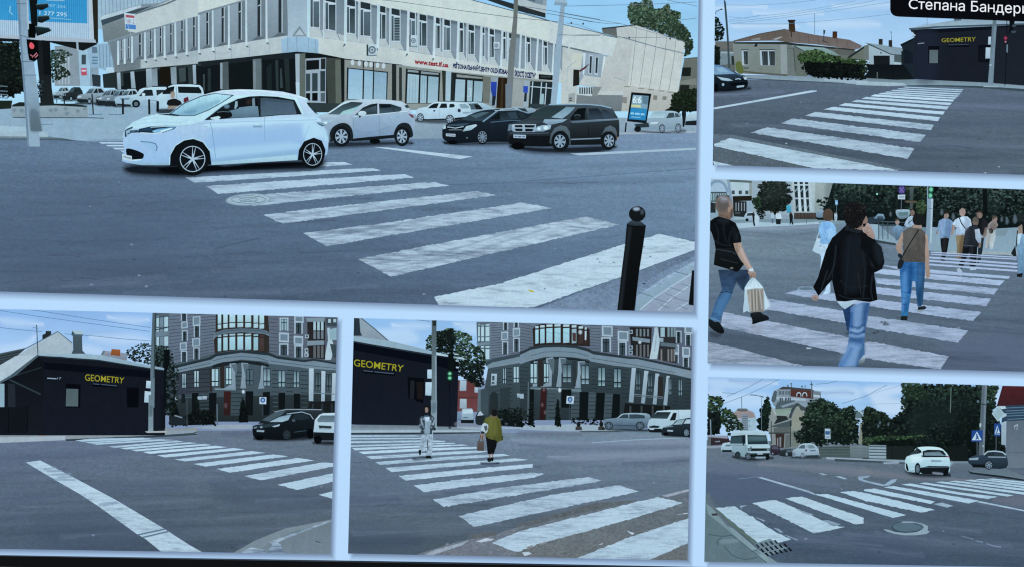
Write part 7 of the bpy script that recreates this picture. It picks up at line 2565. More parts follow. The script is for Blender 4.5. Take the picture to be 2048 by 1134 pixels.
# dark shop
sh = O('shop', None, 'near black shop with gold lettering and pale roof edge', m='stone')
sh.p('-340,880 0,860 430,530 1870,690 1870,1450 -340,1450', '!131822', '!151b28')
sh.p('0,860 170,760 430,560 500,620 490,1450 -340,1450 -340,870', '!10141c', '!161b26')
sh.p('-340,860 50,865 50,1134 -340,1140', '8fa3bd')
sh.p('90,860 170,870 175,1134 90,1134', '!222a36')
sh.l('110,820 460,985', 3.2, '2b333f')
sh.l('180,770 470,680', 2.4, '202833')
sh.p('500,620 1700,720 1700,800 500,700', '!080d18')
rf = O('roof', sh, m='stone')
rf.p('430,530 810,525 960,525 1150,540 1700,660 1870,690 1870,715 1700,690 1100,600 700,560 430,548', '9aabc2', '8797b0')
rf.p('0,840 160,745 430,530 440,550 180,770 0,862', '4a5563')
rf.p('430,545 1100,590 1700,688 1870,712 1870,722 1700,700 1100,605 430,560', '222a36')
w_ = O('window', sh)
w_.p('745,860 915,875 910,1134 740,1134', '!070a13')
w_.p('752,920 888,925 885,1122 745,1120', '!4d5f69', '!53666f')
w_ = O('window', sh)
w_.p('1435,905 1575,910 1570,1134 1440,1134', '!070a12')
lt = O('gold_lettering', sh, m='clean')
lt.text('GEOMETRY', '965,755 1410,795 1400,862 965,830', '9c8c2a', bold=0.004)
sb = O('sign_board', sh)
sb.p('1040,870 1335,890 1330,910 1050,895', '!05070d')
sb.l('1055,866 1130,872', 1.6, '465068')
sb.l('1145,873 1325,889', 1.6, '465068')
ad = O('address_plate', sh)
ad.l('535,802 640,808', 2, '8f9aaf')
ad.text('17', '652,792 694,792 690,820 650,814', '8f9aaf')
z('E3')
sh.p('-100,80 180,80 180,250 -100,255', '!12161f')
sh.l('180,75 180,240', 1.6, '060910')
sh.l('55,80 55,250', 1.2, '060910')
sh.p('1060,0 1090,0 1090,220 1060,225', '!11151e')
po = O('utility_pole', None, 'concrete pole with two white boxes at the end of the shop', m='stone')
z('E1')
po.p('1730,44 1775,44 1760,400 1755,700 1750,1134 1710,1134 1705,750 1715,400', '4c5560', '6a7683')
po.p('1755,44 1775,44 1760,400 1752,800 1740,800 1748,400', '333b45')
for a in ('1660,830 1712,835 1705,918 1655,912', '1642,948 1712,955 1705,1080 1635,1075'):
    O('junction_box', po).p(a, 'bccbdf', 'adbdd2')
z('E3')
po.p('980,0 1012,0 1010,235 1030,245 970,245 978,230', '616d79', '828e99')
po.soft('985,80 1005,70 1005,130 985,140', '3f4953', .6, 4)
po.p('955,240 1100,236 1100,248 970,250', 'a9a59e')
tl = O('traffic_light', None, 'black signal head beside the tree')
z('E1')
tl.p('1860,470 1925,480 1920,640 1880,760 1880,1134 1860,1134', '0b0f14')
for x, y in ((1920, 850), (1930, 920), (1950, 1000), (1910, 1060)):
    tl.softe(x, y, 16, 20, '56626e', .4, 5)
cbl = O('cable', None, 'cables running down across the sky to the pole')
for a in ('-40,28 400,95 800,150 1200,205 1700,270', '150,0 500,45 900,110 1300,170 1710,228', '-20,225 330,262 480,272', '730,298 1100,325 1380,355 1700,378', '370,225 430,235'):
    cbl.l(a, 1.1, '4d6a94', al=.85)
# cars
z('E4')
cv = O('car', None, 'dark estate car with pale roof bars behind the black one')
cv.p('590,180 680,110 760,92 1000,95 1005,150 990,180 900,190 620,190', '2c3038', '1b1f26', sm=3)
cv.l('690,112 770,95 1000,97', 1.6, '8d96a2')
cv.p('605,165 690,115 760,105 740,130 650,175', '46505c')
bc = O('car', None, 'black hatchback waiting at the crossing')
bc.soft('560,285 700,290 950,270 960,290 760,305 580,300', '0a0d14', .9, 5)
bc.p('545,250 545,215 560,200 640,185 700,150 760,120 800,108 870,108 920,125 945,160 955,200 950,270 880,280 740,295 620,290 560,285', '171d27', '0c1017', sm=3)
bc.p('645,182 705,145 790,120 800,130 765,172 720,178', '232c38')
bc.p('655,178 720,145 800,128 780,165 740,178', '8093ac', '9fb2c8')
bc.p('800,155 830,128 870,120 900,130 930,155 860,165', '1f2731')
bc.l('770,125 870,112 925,130 945,160', 1.6, '97a6ba')
bc.p('560,205 640,190 720,185 700,205 580,222', '28303d')
O('headlamp', bc).p('672,208 725,192 720,205 690,212', 'a3b3c8')
O('headlamp', bc).p('552,212 575,208 570,220 552,222', '6d7a8c')
O('number_plate', bc).p('572,230 622,233 620,245 572,243', '8c98a8')
bc.e(602, 212, 9, 8, '77849a')
bc.e(815, 168, 12, 9, '3f4958')
wheel(bc, 770, 262, 30, 38, rim='2a323c', spokes=7)
O('wheel', bc).e(590, 283, 28, 16, '07090e')
O('wheel', bc).e(925, 255, 24, 34, '07090e')
bc.l('820,245 900,235', 1, '3f4a59')
ws = O('car', None, 'white car cut off by the right edge of the photo')
ws.soft('950,310 1080,305 1080,330 960,325', '0a0d14', .9, 5)
ws.p('945,250 955,165 985,130 1010,120 1100,118 1100,300 990,300 950,290', 'c3d3e6', '9fb0c6')
ws.p('970,165 995,135 1100,135 1100,180 975,180', '55616f', '6a7785')
ws.p('980,200 1065,205 1065,222 985,222', '2a323c')
ws.p('945,245 1100,250 1100,300 1000,300 950,295', '14181f')
O('number_plate', ws).p('995,218 1055,222 1055,232 995,230', '9dabba')
O('wheel', ws).e(975, 295, 26, 28, '080a0f')
# crossing
z('E4')
cw = O('crosswalk', None, 'thin white stripes reaching towards the dark shop')
for a, c in (('-405,341 40,300 95,308 -360,348', 'b3c4d8'), ('-331,350 130,312 180,318 -290,359', 'b9cadf'), ('-260,362 220,323 275,330 -220,372', 'bccde2'), ('-181,376 300,335 378,344 -132,388', 'c3d3e6'), ('-86,398 420,350 495,360 -31,412', 'b9c9de'),
             ('30,425 540,370 630,382 100,438', 'b5c4d8'), ('155,455 680,392 778,405 235,472', 'b5c5d9'), ('305,488 840,416 950,432 395,512', 'b9c8db'), ('490,535 1000,446 1080,450 1080,472 600,562', 'b3c1d1'), ('710,592 1075,517 1075,572 840,627', 'b3c2d2'), ('980,658 1075,634 1075,685', 'b5c5d7')):
    ragged(O('stripe', cw, m='paint_up'), a, c, wear=.3, j=.4)
z('E3')
for a in ('495,300 600,288 940,281 1000,287 545,308', '560,312 900,291 1040,289 595,319', '600,321 1050,292 1154,297 640,328'):
    ragged(O('stripe', cw, m='clean'), a, 'aebfd4', j=.2)
ll = O('lane_line', None, 'long broad white line running to the lower edge', m='paint_down')
ll.p('170,445 265,432 420,510 760,690 1080,880 1250,990 1340,1040 1070,1040 960,950 900,915 650,735 520,650 380,570', 'bcc9d6', wear=.5)
for a in ('290,490 370,480', '310,505 410,500', '340,525 470,520', '380,545 480,540', '360,560 500,560', '650,722 770,706', '680,728 780,712'):
    ll.l(a, 4, '7f8da3', al=.6)
for a in ('910,922 1090,884', '940,940 1110,900'):
    ll.l(a, 3, '5f6d84')

# ================================================================== picture 6: the same corner with two pedestrians
Pic('photo', QUADS['shop'], 'crossing photo with a woman in patterned clothes and a person in an olive jacket', 'photo', GRP)
Pic.cur.k = 70
z('N')
O('sky', m='cloudy').p('690,630 1400,630 1400,760 690,760', '!8cbcec', '!aed3f6')
z('F1')
for a in ('300,180 700,160 800,300 500,330', '1200,90 1460,80 1470,220 1350,200', '500,100 900,90 900,160 600,150'):
    O('cloud', m='cloudy').soft(a, '!c6e0f8', .5, 12)
z('N')
rd = O('road', None, 'blue grey road with pale far lanes', m='asphalt')
rd.q4('690,860 1040,866 1040,980 690,980', ['!7081a0', '!7586a4', '!62728e', '!5f6f8b'])
rd.q4('1040,866 1400,858 1400,980 1040,980', ['!7586a4', '!8091ae', '!687893', '!62728e'])
rd.q4('690,980 1040,980 1040,1130 690,1130', ['!5f6f8b', '!62728e', '!525d6a', '!4c5a6d'])
rd.q4('1040,980 1400,980 1400,1130 1040,1130', ['!62728e', '!687893', '!5d6169', '!525d6a'])
z('F4')
for a in ('0,260 600,290 1160,260 1160,300 500,320 0,290', '200,380 1150,340 1150,380 500,420'):
    rd.soft(a, '!8a9ab4', .4, 8)
for a in ('0,300 1150,310 1150,330 400,340', '700,430 1150,400 1150,440 800,460'):
    rd.soft(a, '!56657f', .35, 6)
rd.l('490,290 800,270 1150,255', 2, 'a3b2c8', al=.6)
rd.soft('0,212 180,212 400,228 400,240 200,245 0,240', '!5a6578', .5, 6)
z('F5')
rd.soft('20,560 700,560 900,700 700,860 20,860', '!44546a', .5, 30)
rd.soft('20,180 500,200 600,240 20,300', '!4e5d78', .4, 12)
worn(rd, 700, 880, 1375, 1100, 40, -.05)
pv = O('pavement', None, 'pale pavement before the shop and corner building', m='stone')
z('F3')
pv.p('30,285 830,290 1250,300 1500,330 1500,375 900,375 30,378', '6a6e76', '939ca8')
pv.p('30,345 830,340 1500,345 1500,370 30,372', 'a5adb8')
pv.p('1240,300 1984,310 1984,325 1500,340 1240,320', '9ba3ad')
O('kerb', None, m='stone').p('30,372 1000,368 1500,365 1510,378 1000,388 30,392', '2b333f')
z('F4')
pv.p('0,175 200,170 360,165 560,170 700,200 720,212 400,212 160,208 0,200', '9aa3ae')
pv.p('400,210 720,208 720,218 420,220', '454e5b')
pv.p('640,205 1160,215 1160,235 800,232', '6f7c8f')
z('F5')
gp = O('gutter', None, 'brownish cracked gutter at the near kerb', m='gravel')
gp.p('820,870 1000,810 1300,720 1700,640 2100,520 2100,920 900,900', '6d6d72', '6f6c70')
gp.p('900,870 1050,810 1350,730 1430,700 1350,760 1000,880', '9a9a9c')
gp.p('1500,720 1620,680 1720,690 1680,710 1560,730', 'b5b5b6')
gp.p('1390,650 1700,600 1760,640 1500,690', '5d5a5c')
z('F4')
gp.p('-30,880 500,740 900,665 1145,600 1145,1090 -30,1080', '62656b', '686564')
gp.p('-30,870 400,770 600,730 800,680 500,700 300,760 -30,850', '5b5a5c')
gp.p('960,650 1145,605 1145,620 1000,660', '9b9a9b')
for a in ('725,888 780,905 760,915', '530,985 565,970 560,980', '15,1035 60,1030 80,1045 30,1060', '1060,780 1140,765 1140,772'):
    gp.p(a, 'c0c2c3')
# corner building
cb_ = O('corner_building', None, 'grey rusticated corner building with columns and a round bay', m='stone')
z('F1')
cb_.q4('1460,75 2100,80 2100,480 1620,520', ['!6b7d97', '!687991', '!5f6d84', '!64738b'])
cb_.p('1600,560 2100,500 2100,1200 1480,1200 1560,800', '414a55', '2d343d')
for i in range(15):
    cb_.l([(1625, 88 + i * 29), (1990, 70 + i * 27)], 1.1, '3f4957')
bay = O('bay_window', cb_, m='stone')
bay.p('1462,90 1610,82 1615,520 1560,540 1470,330', '4d5764')
for x, wd_ in ((1480, 20), (1515, 32), (1565, 44)):
    for y0, y1 in ((100, 118), (130, 240), (250, 295)):
        O('window', cb_).p([(x, y0 + 4), (x + wd_, y0), (x + wd_, y1), (x, y1 + 3)], 'b3c8dc')
    if x > 1500:
        for y0, y1 in ((350, 370), (385, 500)):
            O('window', cb_).p([(x, y0 + 4), (x + wd_, y0), (x + wd_, y1), (x, y1 + 3)], 'b3c8dc')
bay.p('1460,320 1615,300 1615,335 1480,350', '6f7b8d')
cb_.l('1465,120 1612,95', 2, '5f6b7b')


def win2(x0, y0, x1, y1, **k):
    win(x0, y0, x1, y1, **k)


for x0, y0, x1, y1 in ((1775, 85, 1810, 170), (1765, 310, 1810, 445), (1890, 270, 1940, 415), (1895, 80, 1930, 140)):
    win(x0, y0, x1, y1, glass='3f4955', frame='161b22', surround=13, tr=.3)
for x0, y0, x1, y1 in ((1755, 205, 1810, 275), (1885, 165, 1945, 235)):
    cb_.p([(x0 - 12, y0 - 14), (x1 + 12, y0 - 22), (x1 + 12, y1 + 4), (x0 - 12, y1 + 14)], 'a5afbe')
    cb_.p([(x0, y0), (x1, y0 - 5), (x1, y1 - 5), (x0, y1)], '717d90')
cn = O('cornice', cb_, m='stone')
cn.p('1560,560 1640,515 2100,415 2100,520 1620,600 1600,610', '6d798b', '77838f')
cn.p('1560,540 1640,500 2100,400 2100,440 1640,540 1570,580', '39424e')
win(1760, 600, 1800, 780, glass='8a9dad', c2='9fb0bd')
win(1880, 580, 1945, 770, glass='9fb3c4', c2='a9bccb')
for i in range(9):
    cb_.l([(1810, 610 + i * 46), (1870, 602 + i * 46)], 1.2, '1d232c')
    cb_.l([(1640, 640 + i * 46), (1740, 622 + i * 46)], 1, '262d37')
ac = O('air_conditioner', cb_)
ac.p('1632,665 1695,668 1690,795 1625,800', 'a9b5c4', '8f9bab')
ac.p('1640,690 1668,690 1665,740 1642,745', '3a434f')
ac.p('1635,760 1665,760 1665,780 1638,785', '3a434f')
for a in ('1635,900 1700,905 1698,945 1640,940', '1920,890 1984,895 1984,940 1925,935'):
    O('air_conditioner', cb_).p(a, 'a5afbb', '848d99')
cb_.p('1605,1134 1612,920 1640,875 1675,872 1702,900 1715,1134', '232931')
cb_.p('1500,850 1560,830 1600,860 1590,1134 1500,1134', '3b444f')
cb_.p('1730,830 1840,820 1840,1134 1730,1134', '2b323b')
z('F2')
cb_.q4('0,80 760,105 760,430 0,480', ['!65758c', '!62718a', '!5a677d', '!5b6a80'])
cb_.q4('740,100 1860,130 1860,640 760,480', ['!65748b', '!56637a', '!515d72', '!5d6a80'])
cb_.p('0,430 100,480 420,400 760,430 1860,600 1860,1134 0,1134', '39424d', '262c35')
for i in range(11):
    cb_.l([(0, 95 + i * 33), (135, 125 + i * 31)], 1.1, '3c4654')
    cb_.l([(750, 110 + i * 31), (870, 118 + i * 31)], 1.1, '39424f')
    cb_.l([(1000, 140 + i * 30), (1050, 145 + i * 30)], 1.1, '39424f')
bay = O('bay_window', cb_, m='stone')
bay.p('135,150 170,110 260,90 450,90 640,105 750,150 755,340 600,330 440,320 260,325 145,340', '2b2226')
xs = [(165, 200), (218, 265), (285, 350), (372, 437), (465, 532), (558, 608), (632, 680), (698, 718)]
for i, (a, b) in enumerate(xs):
    t = (a + b) / 2
    arc = 34 * ((t - 410) / 300) ** 2
    O('window', cb_).p([(a, 100 + arc), (b, 98 + arc), (b, 122 + arc), (a, 124 + arc)], 'b3c6d6')
    c = 'a5cbea' if i < 5 else '8fa6ba' if i in (5, ) else '3d2d30'
    w_ = O('window', cb_)
    w_.p([(a, 140 + arc), (b, 136 + arc), (b, 296 + arc * .4), (a, 300 + arc * .6)], c, shade(c, .92))
    if i in (2, 3, 4):
        w_.l([(a, 175 + i * 3), (b, 195 + i * 3)], 1, '7795b0')
    if i == 5:
        w_.p([(a + 5, 190), (b - 4, 195), (b - 6, 285), (a + 10, 280)], '4a3336')
    if i == 7:
        w_.p([(a, 170), (b, 172), (b - 4, 270), (a, 270)], 'b9bfc8')
bay.softe(650, 185, 16, 20, 'c3ccd6', .9, 4)
for x0, y0, x1, y1 in ((890, 255, 965, 400), (1070, 300, 1135, 435), (1690, 180, 1730, 300), (1790, 215, 1835, 330), (1660, 430, 1700, 520), (1765, 460, 1810, 560)):
    win(x0, y0, x1, y1, glass='39434f', frame='14181f', surround=15 if x0 < 1200 else 11, tr=.3)
for x0, y0, x1, y1 in ((900, 130, 985, 210), (1070, 185, 1155, 260), (1765, 360, 1820, 430), (1660, 330, 1700, 400), (1790, 130, 1850, 180)):
    cb_.p([(x0 - 18, y0 - 16), (x1 + 14, y0 - 10), (x1 + 14, y1 + 24), (x0 - 18, y1 + 18)], 'a5afbe')
    cb_.p([(x0, y0), (x1, y0 + 4), (x1, y1 + 4), (x0, y1)], '6c788a')
cb_.p('1180,130 1420,135 1410,470 1200,430', '221f25')
for x in (1250, 1290, 1330, 1370):
    for y0, y1, c in ((150, 230, '6b7076'), (320, 450, '5e5c60')):
        cb_.r(x, y0, x + 20, y1, c)
cb_.p('1210,235 1400,260 1400,300 1320,290 1215,275', '747e8b')
cb_.softe(1292, 295, 14, 14, 'd3d8de', .9, 3)
for y in (160, 330, 385):
    ac = O('air_conditioner', cb_)
    ac.r(1172, y, 1215, y + 42, '8f9aa8').e(1192, y + 21, 13, 14, '333c47')
cb_.p('1500,130 1680,140 1680,310 1660,520 1490,480', '2b2a31')
for x in (1515, 1590, 1625, 1655):
    cb_.r(x, 135, x + 22 if x > 1515 else x + 45, 235, '9ab0c4' if x == 1515 else '77858f')
    cb_.r(x, 370, x + 18, 500, '77706e')
cb_.p('1515,292 1690,310 1690,350 1515,332', '58616d')
cb_.p('1500,245 1545,248 1545,288 1505,288', '8d98a5')
vv = O('statue', cb_, m='stone')
vv.p('1450,135 1480,130 1500,240 1505,300 1490,400 1475,475 1395,475 1420,340 1440,220', 'a9b5c4', 'b5c0cd')
vv.l('1470,220 1450,400', 1.2, '848f9d')
cn = O('cornice', cb_, m='stone')
cn.p('0,405 70,380 110,350 260,330 420,325 600,335 740,370 790,400 1180,460 1260,465 1400,490 1860,590 1860,690 1670,645 1250,565 1180,565 1000,545 760,500 740,480 560,455 420,448 260,455 120,490 0,530', '707c8d', '7a8594')
cn.p('0,398 70,370 110,345 260,322 420,318 600,328 740,362 790,392 1180,450 1260,455 1400,480 1860,580 1860,605 1400,505 1260,475 1180,475 790,425 730,395 600,358 420,345 260,350 120,375 0,430', '2a313c')
cn.l('115,440 260,400 420,395 600,405 745,445', 1.3, '4c5664')
cn.l('760,465 1180,530 1670,620', 1.3, '4c5664')
cn.p('110,500 260,465 420,455 600,465 745,500 745,520 600,490 420,475 260,485 115,520', '1c222b')
for a in ('1205,570 1250,570 1222,945 1172,940', '1340,600 1385,605 1345,955 1305,950', '1460,630 1502,635 1470,965 1430,960', '1580,655 1615,660 1585,975 1545,970'):
    O('column', cb_, m='stone').p(a, 'a3aebc', '8793a2')
for a in ('280,470 355,455 360,500 345,640 340,770 220,775 300,720', '420,460 495,465 470,520 445,640 445,775 390,775 410,640', '625,500 700,500 670,560 650,660 655,790 590,790 620,650', '150,500 190,500 180,620 185,770 135,775 150,640'):
    st = O('statue', cb_, m='stone')
    st.p(a, '8f9aaa', '7e8998')
    st.p(' '.join('%g,%g' % (float(w.split(',')[0]) + 14, float(w.split(',')[1]) + 10) for w in a.split()[:4]), '545e6b')
win(110, 520, 185, 740, glass='a9c0d2', c2='9fb2c2')
win(255, 520, 310, 730, glass='a3bdd2')
win(460, 530, 555, 730, glass='4a5865', c2='7d8d98')
win(660, 540, 745, 750, glass='5b6b79', c2='8fa0ac')
win(840, 560, 920, 770, glass='5a6c7a', c2='8ba2ad')
win(1010, 575, 1090, 785, glass='596a78', c2='889aa5')
win(1245, 610, 1300, 810, glass='36414c', c2='5d6a75')
win(1375, 640, 1430, 830, glass='36414c', c2='5d6a75')
win(1600, 680, 1635, 860, glass='5b6a77', c2='8394a0')
win(1705, 690, 1750, 870, glass='5b6a77', c2='8394a0')
cb_.p('190,480 250,470 250,770 195,770', '29262b')
cb_.p('560,490 610,500 600,770 570,770', '2b3039')
cb_.p('1490,660 1540,670 1540,900 1480,880', '2a252a')
for i in range(8):
    y = 590 + i * 42
    cb_.l([(0, y - 30), (85, y - 26)], 1.2, '1f252e')
    cb_.l([(770, y - 10), (830, y - 6)], 1.2, '1f252e')
    cb_.l([(930, y), (1005, y + 4)], 1.5, '222832')
    cb_.l([(1100, y), (1170, y + 5)], 1.2, '1f252e')
    cb_.l([(1650, y + 90), (1700, y + 94)], 1.2, '1f252e')
    cb_.l([(1775, y + 100), (1850, y + 106)], 1.2, '1f252e')
cb_.p('110,780 660,800 660,830 110,800', '68737f')
for a in ('300,800 440,800 430,1134 280,1134', '555,830 640,830 630,1134 545,1134', '740,830 820,835 800,1134 720,1134', '920,840 1000,845 980,1134 900,1134'):
    cb_.p(a, '444c57', '3c444e')
    x0 = float(a.split(',')[0])
    for i in range(7):
        cb_.l([(x0, 850 + i * 42), (x0 + 90, 852 + i * 42)], 1.2, '20262f')
for a in ('445,800 555,800 550,1000 445,1000', '645,830 740,830 730,1134 640,1134', '825,840 915,840 900,1134 810,1134', '1005,850 1080,855 1070,1134 985,1134', '105,800 150,800 150,1000 105,1000'):
    O('door', cb_).p(a, '0f1318')
dd = O('door', cb_)
dd.p('225,790 290,790 270,1134 210,1134', '351a1e', '27161b')
for x, y in ((258, 805), (240, 970), (270, 1050)):
    dd.softe(x, y, 9, 17, '7d666a', .5, 4)
cb_.softe(428, 810, 14, 22, 'd3dbe4', .9, 3)
cb_.l('1230,855 1545,885', 1.5, '69737f')
cb_.l('1230,872 1545,902', 1.2, '59626e')
cb_.p('1130,950 1620,985 1620,1060 1400,1134 1110,1134', '15171c')
for x in (1180, 1300, 1420, 1540):
    cb_.r(x, 980, x + 20, 1100, '3a3c42')
O('air_conditioner', cb_).p('0,850 40,850 40,900 0,900', '9fa9b5')
ps = O('parking_sign', None, 'white square sign with a blue disc on a post')
ps.p('505,872 585,878 575,960 498,955', 'b9c5d6')
ps.e(540, 910, 26, 28, '2d4c96')
ps.e(540, 912, 13, 14, '8fa8d8')
ps.l('522,945 560,948', 1.6, '6077a8')
ps.l('535,960 530,1134', 1.4, '333b46')
O('street_lamp', None, 'thin grey post before the bay').l('90,720 85,1134', 2, '59626c')
for x in (410, 125):
    O('conifer', None, 'slim dark conifer by the corner entrance', m='leafy').leaves([(x, 900), (x + 22, 980), (x + 30, 1200), (x - 40, 1200), (x - 22, 980)], 40, ['0c1114', '141b1d', '1d2626'], 4, sm=0, base='0d1215')
# tree, red house
rh = O('house', None, 'red brick house with white windows behind the trees', m='stone')
z('F1')
rh.p('1245,740 1480,740 1480,1100 1245,1100', '5f3034', '6a3a3f')
for a in ('1275,740 1350,745 1345,860 1270,860', '1275,950 1350,952 1350,1060 1272,1060', '1440,820 1480,820 1480,880 1440,880'):
    w_ = O('window', rh)
    w_.p(a, 'a9b3c0', '929cac')
rh.l('1250,935 1480,940', 1.6, '47262a')
rh.p('1480,850 1510,840 1510,1134 1470,1134', '59626e')
tr = O('tree', None, 'large green tree behind the concrete pole', m='leafy')
tr.leaves('890,290 950,210 1010,190 1090,180 1120,150 1200,160 1280,190 1350,210 1430,250 1380,310 1460,340 1500,370 1550,420 1560,540 1540,640 1540,800 1480,820 1420,780 1330,720 1250,660 1250,500 1000,430 900,400', 620, ['151d1e', '202b28', '2f3e35', '42553f', '5c7052'], 5, sm=0)
tr.leaves('1020,200 1180,160 1220,280 1180,430 1020,420', 160, ['0d1316', '161e1f', '202a29'], 5, sm=0)
tr.leaves('1280,520 1550,520 1540,800 1430,790 1260,680', 150, ['0d1316', '151c1e', '212b2b'], 4.6, sm=0)
# the dark shop
sh = O('shop', None, 'near black shop with gold lettering behind the pole', m='stone')
sh.p('60,300 470,340 1000,440 1140,470 1260,510 1245,1134 30,1134', '!141a26', '!151b27')
sh.p('60,310 950,460 1250,515 1250,620 1240,640 950,560 60,400', '!080d18')
wh = O('house', None, 'pale gabled house with a chimney behind the shop', m='stone')
wh.p('60,25 160,30 300,150 470,290 300,280 60,250', '939aa3', '868d98')
O('chimney', wh).p('60,30 135,33 145,190 165,235 60,235', '272e3a')
wh.l('150,32 300,150 465,292', 2, '4b5563')
rf = O('roof', sh, m='stone')
rf.p('60,240 300,270 470,290 800,370 1000,420 1250,480 1345,505 1000,455 950,445 60,295', '97a8be', '8797ad')
rf.p('60,292 500,372 950,448 945,462 500,388 60,310', '232a36')
rf.p('1005,425 1135,455 1135,472 1005,452', 'b6c3d3')
z('F3')
sh.p('40,-100 950,-100 1250,-100 1240,305 1000,300 820,290 30,280', '!151b27', '!171e2b')
pk.name = 'flaked_paint'
z('F1')
w_ = O('window', sh)
w_.p('680,705 870,715 860,1000 780,980 770,960 690,950', '!070b13')
w_.p('715,740 760,745 755,955 705,945', '!1c222b')
w_.p('780,760 860,760 855,960 790,950', '!1a1819')
lt = O('gold_lettering', sh, m='clean')
lt.text('GEOMETRY', '72,500 640,570 625,645 75,580', '9f9026', bold=0.004)
sb = O('sign_board', sh)
sb.p('165,630 545,665 540,690 175,655', '!05070d')
sb.l('180,632 290,643', 1.6, '4c566c')
sb.l('305,645 525,666', 1.6, '4c566c')
sh.l('60,320 65,900', 1.2, '0b101c')
po = O('utility_pole', None, 'old concrete pole with two white boxes and a wire', m='stone')
po.p('955,60 1010,58 1005,400 1010,900 1015,1134 945,1134 955,850 955,450', '4f565c', '737d88')
po.p('965,65 1005,60 1005,120 970,125', '24292e')
po.p('990,460 1010,460 1012,1000 995,1000', '828d9a')
for a in ('905,620 955,618 955,720 905,720', '885,762 958,762 950,915 882,910'):
    O('junction_box', po).p(a, 'bccbdf', 'a9b9cf')
z('F3')
po.p('945,0 1015,0 1012,300 1030,330 960,330', '77828d', '8d98a4')
z('F1')
po.soft('955,1010 1000,1000 1000,1100 955,1110', '47515b', .6, 5)
O('cable', None, 'wire running to the pole top').l('60,20 500,35 760,50 930,72', 1.2, '5b6f88')
tl = O('traffic_light', None, 'traffic signal with a green pedestrian light')
tl.p('1140,440 1200,435 1210,620 1190,660 1145,660', '0c1114')
tl.p('1090,170 1130,175 1190,160 1180,300 1150,330 1120,260', '14191b')
tl.p('1200,500 1260,510 1270,600 1210,600', '0b0f13')
for a in ('1225,512 1262,515 1260,528 1230,528', '1230,585 1265,590 1260,605 1232,603', '1200,435 1255,440 1260,455 1215,452', '1220,480 1300,480 1345,505 1260,500'):
    tl.p(a, 'aebccb')
tl.p('1130,640 1190,640 1188,745 1132,745', '070c0c')
for y in (665, 715):
    O('lamp', tl).e(1160, y, 17, 15, '9fe3b8').softe(1160, y, 24, 24, '3f9a78', .45, 4)
tl.l('1155,745 1155,860', 2.4, '0b0f14')
z('F3')
tl.l('1160,-100 1158,310', 1.4, '0c1120')
tl.p('1140,310 1180,310 1170,325 1150,325', '20252c')
# street behind
z('F3')
vn = O('van', None, 'white van parked in the side street')
rd.soft('1240,250 1480,260 1480,310 1240,300', '!77808c', .5, 5)
vn.p('1295,115 1310,98 1410,97 1425,120 1428,230 1295,235', 'a3b1c4', '8795ac')
vn.p('1305,110 1415,110 1420,150 1305,155', 'b9c8d8')
vn.p('1315,195 1370,195 1370,205 1315,205', '46536b')
vn.p('1285,225 1435,225 1430,265 1285,262', '14181f')
vn2 = O('car', None, 'blue white car beside the van')
vn2.p('1245,135 1285,125 1290,230 1245,240', '7e8fae', '5d6c88')
cr = O('car', None, 'dark car with a white bonnet in the side street')
cr.p('1450,200 1470,150 1500,122 1540,150 1560,220 1540,280 1460,275', '20252e', sm=3)
cr.p('1470,180 1490,135 1510,125 1545,170 1520,175', 'a9b3c0')
mo = O('motorbike', None, 'dark motorbikes parked before the building')
mo.p('1700,170 1760,110 1850,130 1900,180 1984,110 1984,310 1700,290', '13171c')
for x, y in ((1800, 270), (1890, 280), (1740, 225)):
    mo.softe(x, y, 14, 12, '66727e', .7, 4)
bsh = O('bush', None, 'dark bushes before the corner building', m='leafy')
bsh.leaves('1720,100 1984,90 1984,300 1720,280', 90, ['0d1215', '151c1e', '202a2a'], 4.6, sm=0)
z('F4')
bsh.leaves('-20,60 60,90 50,180 -20,190', 30, ['0d1215', '192021', '2a3331'], 4.6, sm=0)
bsh.leaves('340,130 420,120 520,130 580,150 560,170 350,160', 40, ['0c1114', '14191b'], 4, sm=0)
for x in (398, 552):
    pt = O('flower_pot', None, 'dark plant pot at the kerb of the corner building')
    pt.p([(x - 22, 205), (x - 20, 180), (x + 20, 180), (x + 24, 205)], '3a3436')
    pt.e(x, 165, 14, 18, '161b1c')
# cars
c1 = O('car', None, 'grey blue SUV parked before the columns')
c1.soft('580,190 860,200 860,215 600,205', '0f141b', .9, 4)
c1.p('570,165 575,135 600,128 660,120 690,95 760,88 860,92 885,110 880,140 870,190 640,192 590,190', '8797ad', '46536a', sm=3)
c1.p('668,122 700,98 735,95 735,125', '2f3a48')
c1.p('742,96 800,97 845,105 850,125 742,127', '333e4b')
c1.l('665,120 700,95 860,94', 1.2, 'b3c1d3')
c1.l('640,170 790,176', 1.4, '2c3647')
for x in (603, 815):
    wheel(c1, x, 175, 28 if x < 700 else 30, 28, rim='5f6b7a', spokes=9)
v2 = O('van', None, 'white panel van parked behind the dark car')
v2.p('865,175 875,140 900,115 930,75 1010,68 1175,66 1175,195 960,205 870,205', 'bccbdd', '9fb0c6')
v2.p('885,125 930,82 1025,82 1000,128', '1a2028', '36424e')
v2.p('1015,140 1040,88 1065,86 1055,138', '171c23')
v2.p('875,180 910,172 950,178 940,190 880,190', '1c222a')
v2.l('1075,70 1080,140', 1, '8c9db4')
v2.p('865,195 960,195 970,222 880,220', '12161d')
O('number_plate', v2).p('880,193 910,194 910,203 880,202', 'b3bfcc')
c2 = O('car', None, 'dark saloon at the right edge before the van')
c2.soft('970,230 1160,235 1160,255 1000,248', '0a0d14', .9, 4)
c2.p('960,215 975,185 1030,170 1060,140 1110,128 1175,130 1175,250 1110,248 980,238', '2b3342', '141922', sm=3)
c2.p('1040,168 1075,135 1120,130 1100,165', '7a8c9c', '93a5b2')
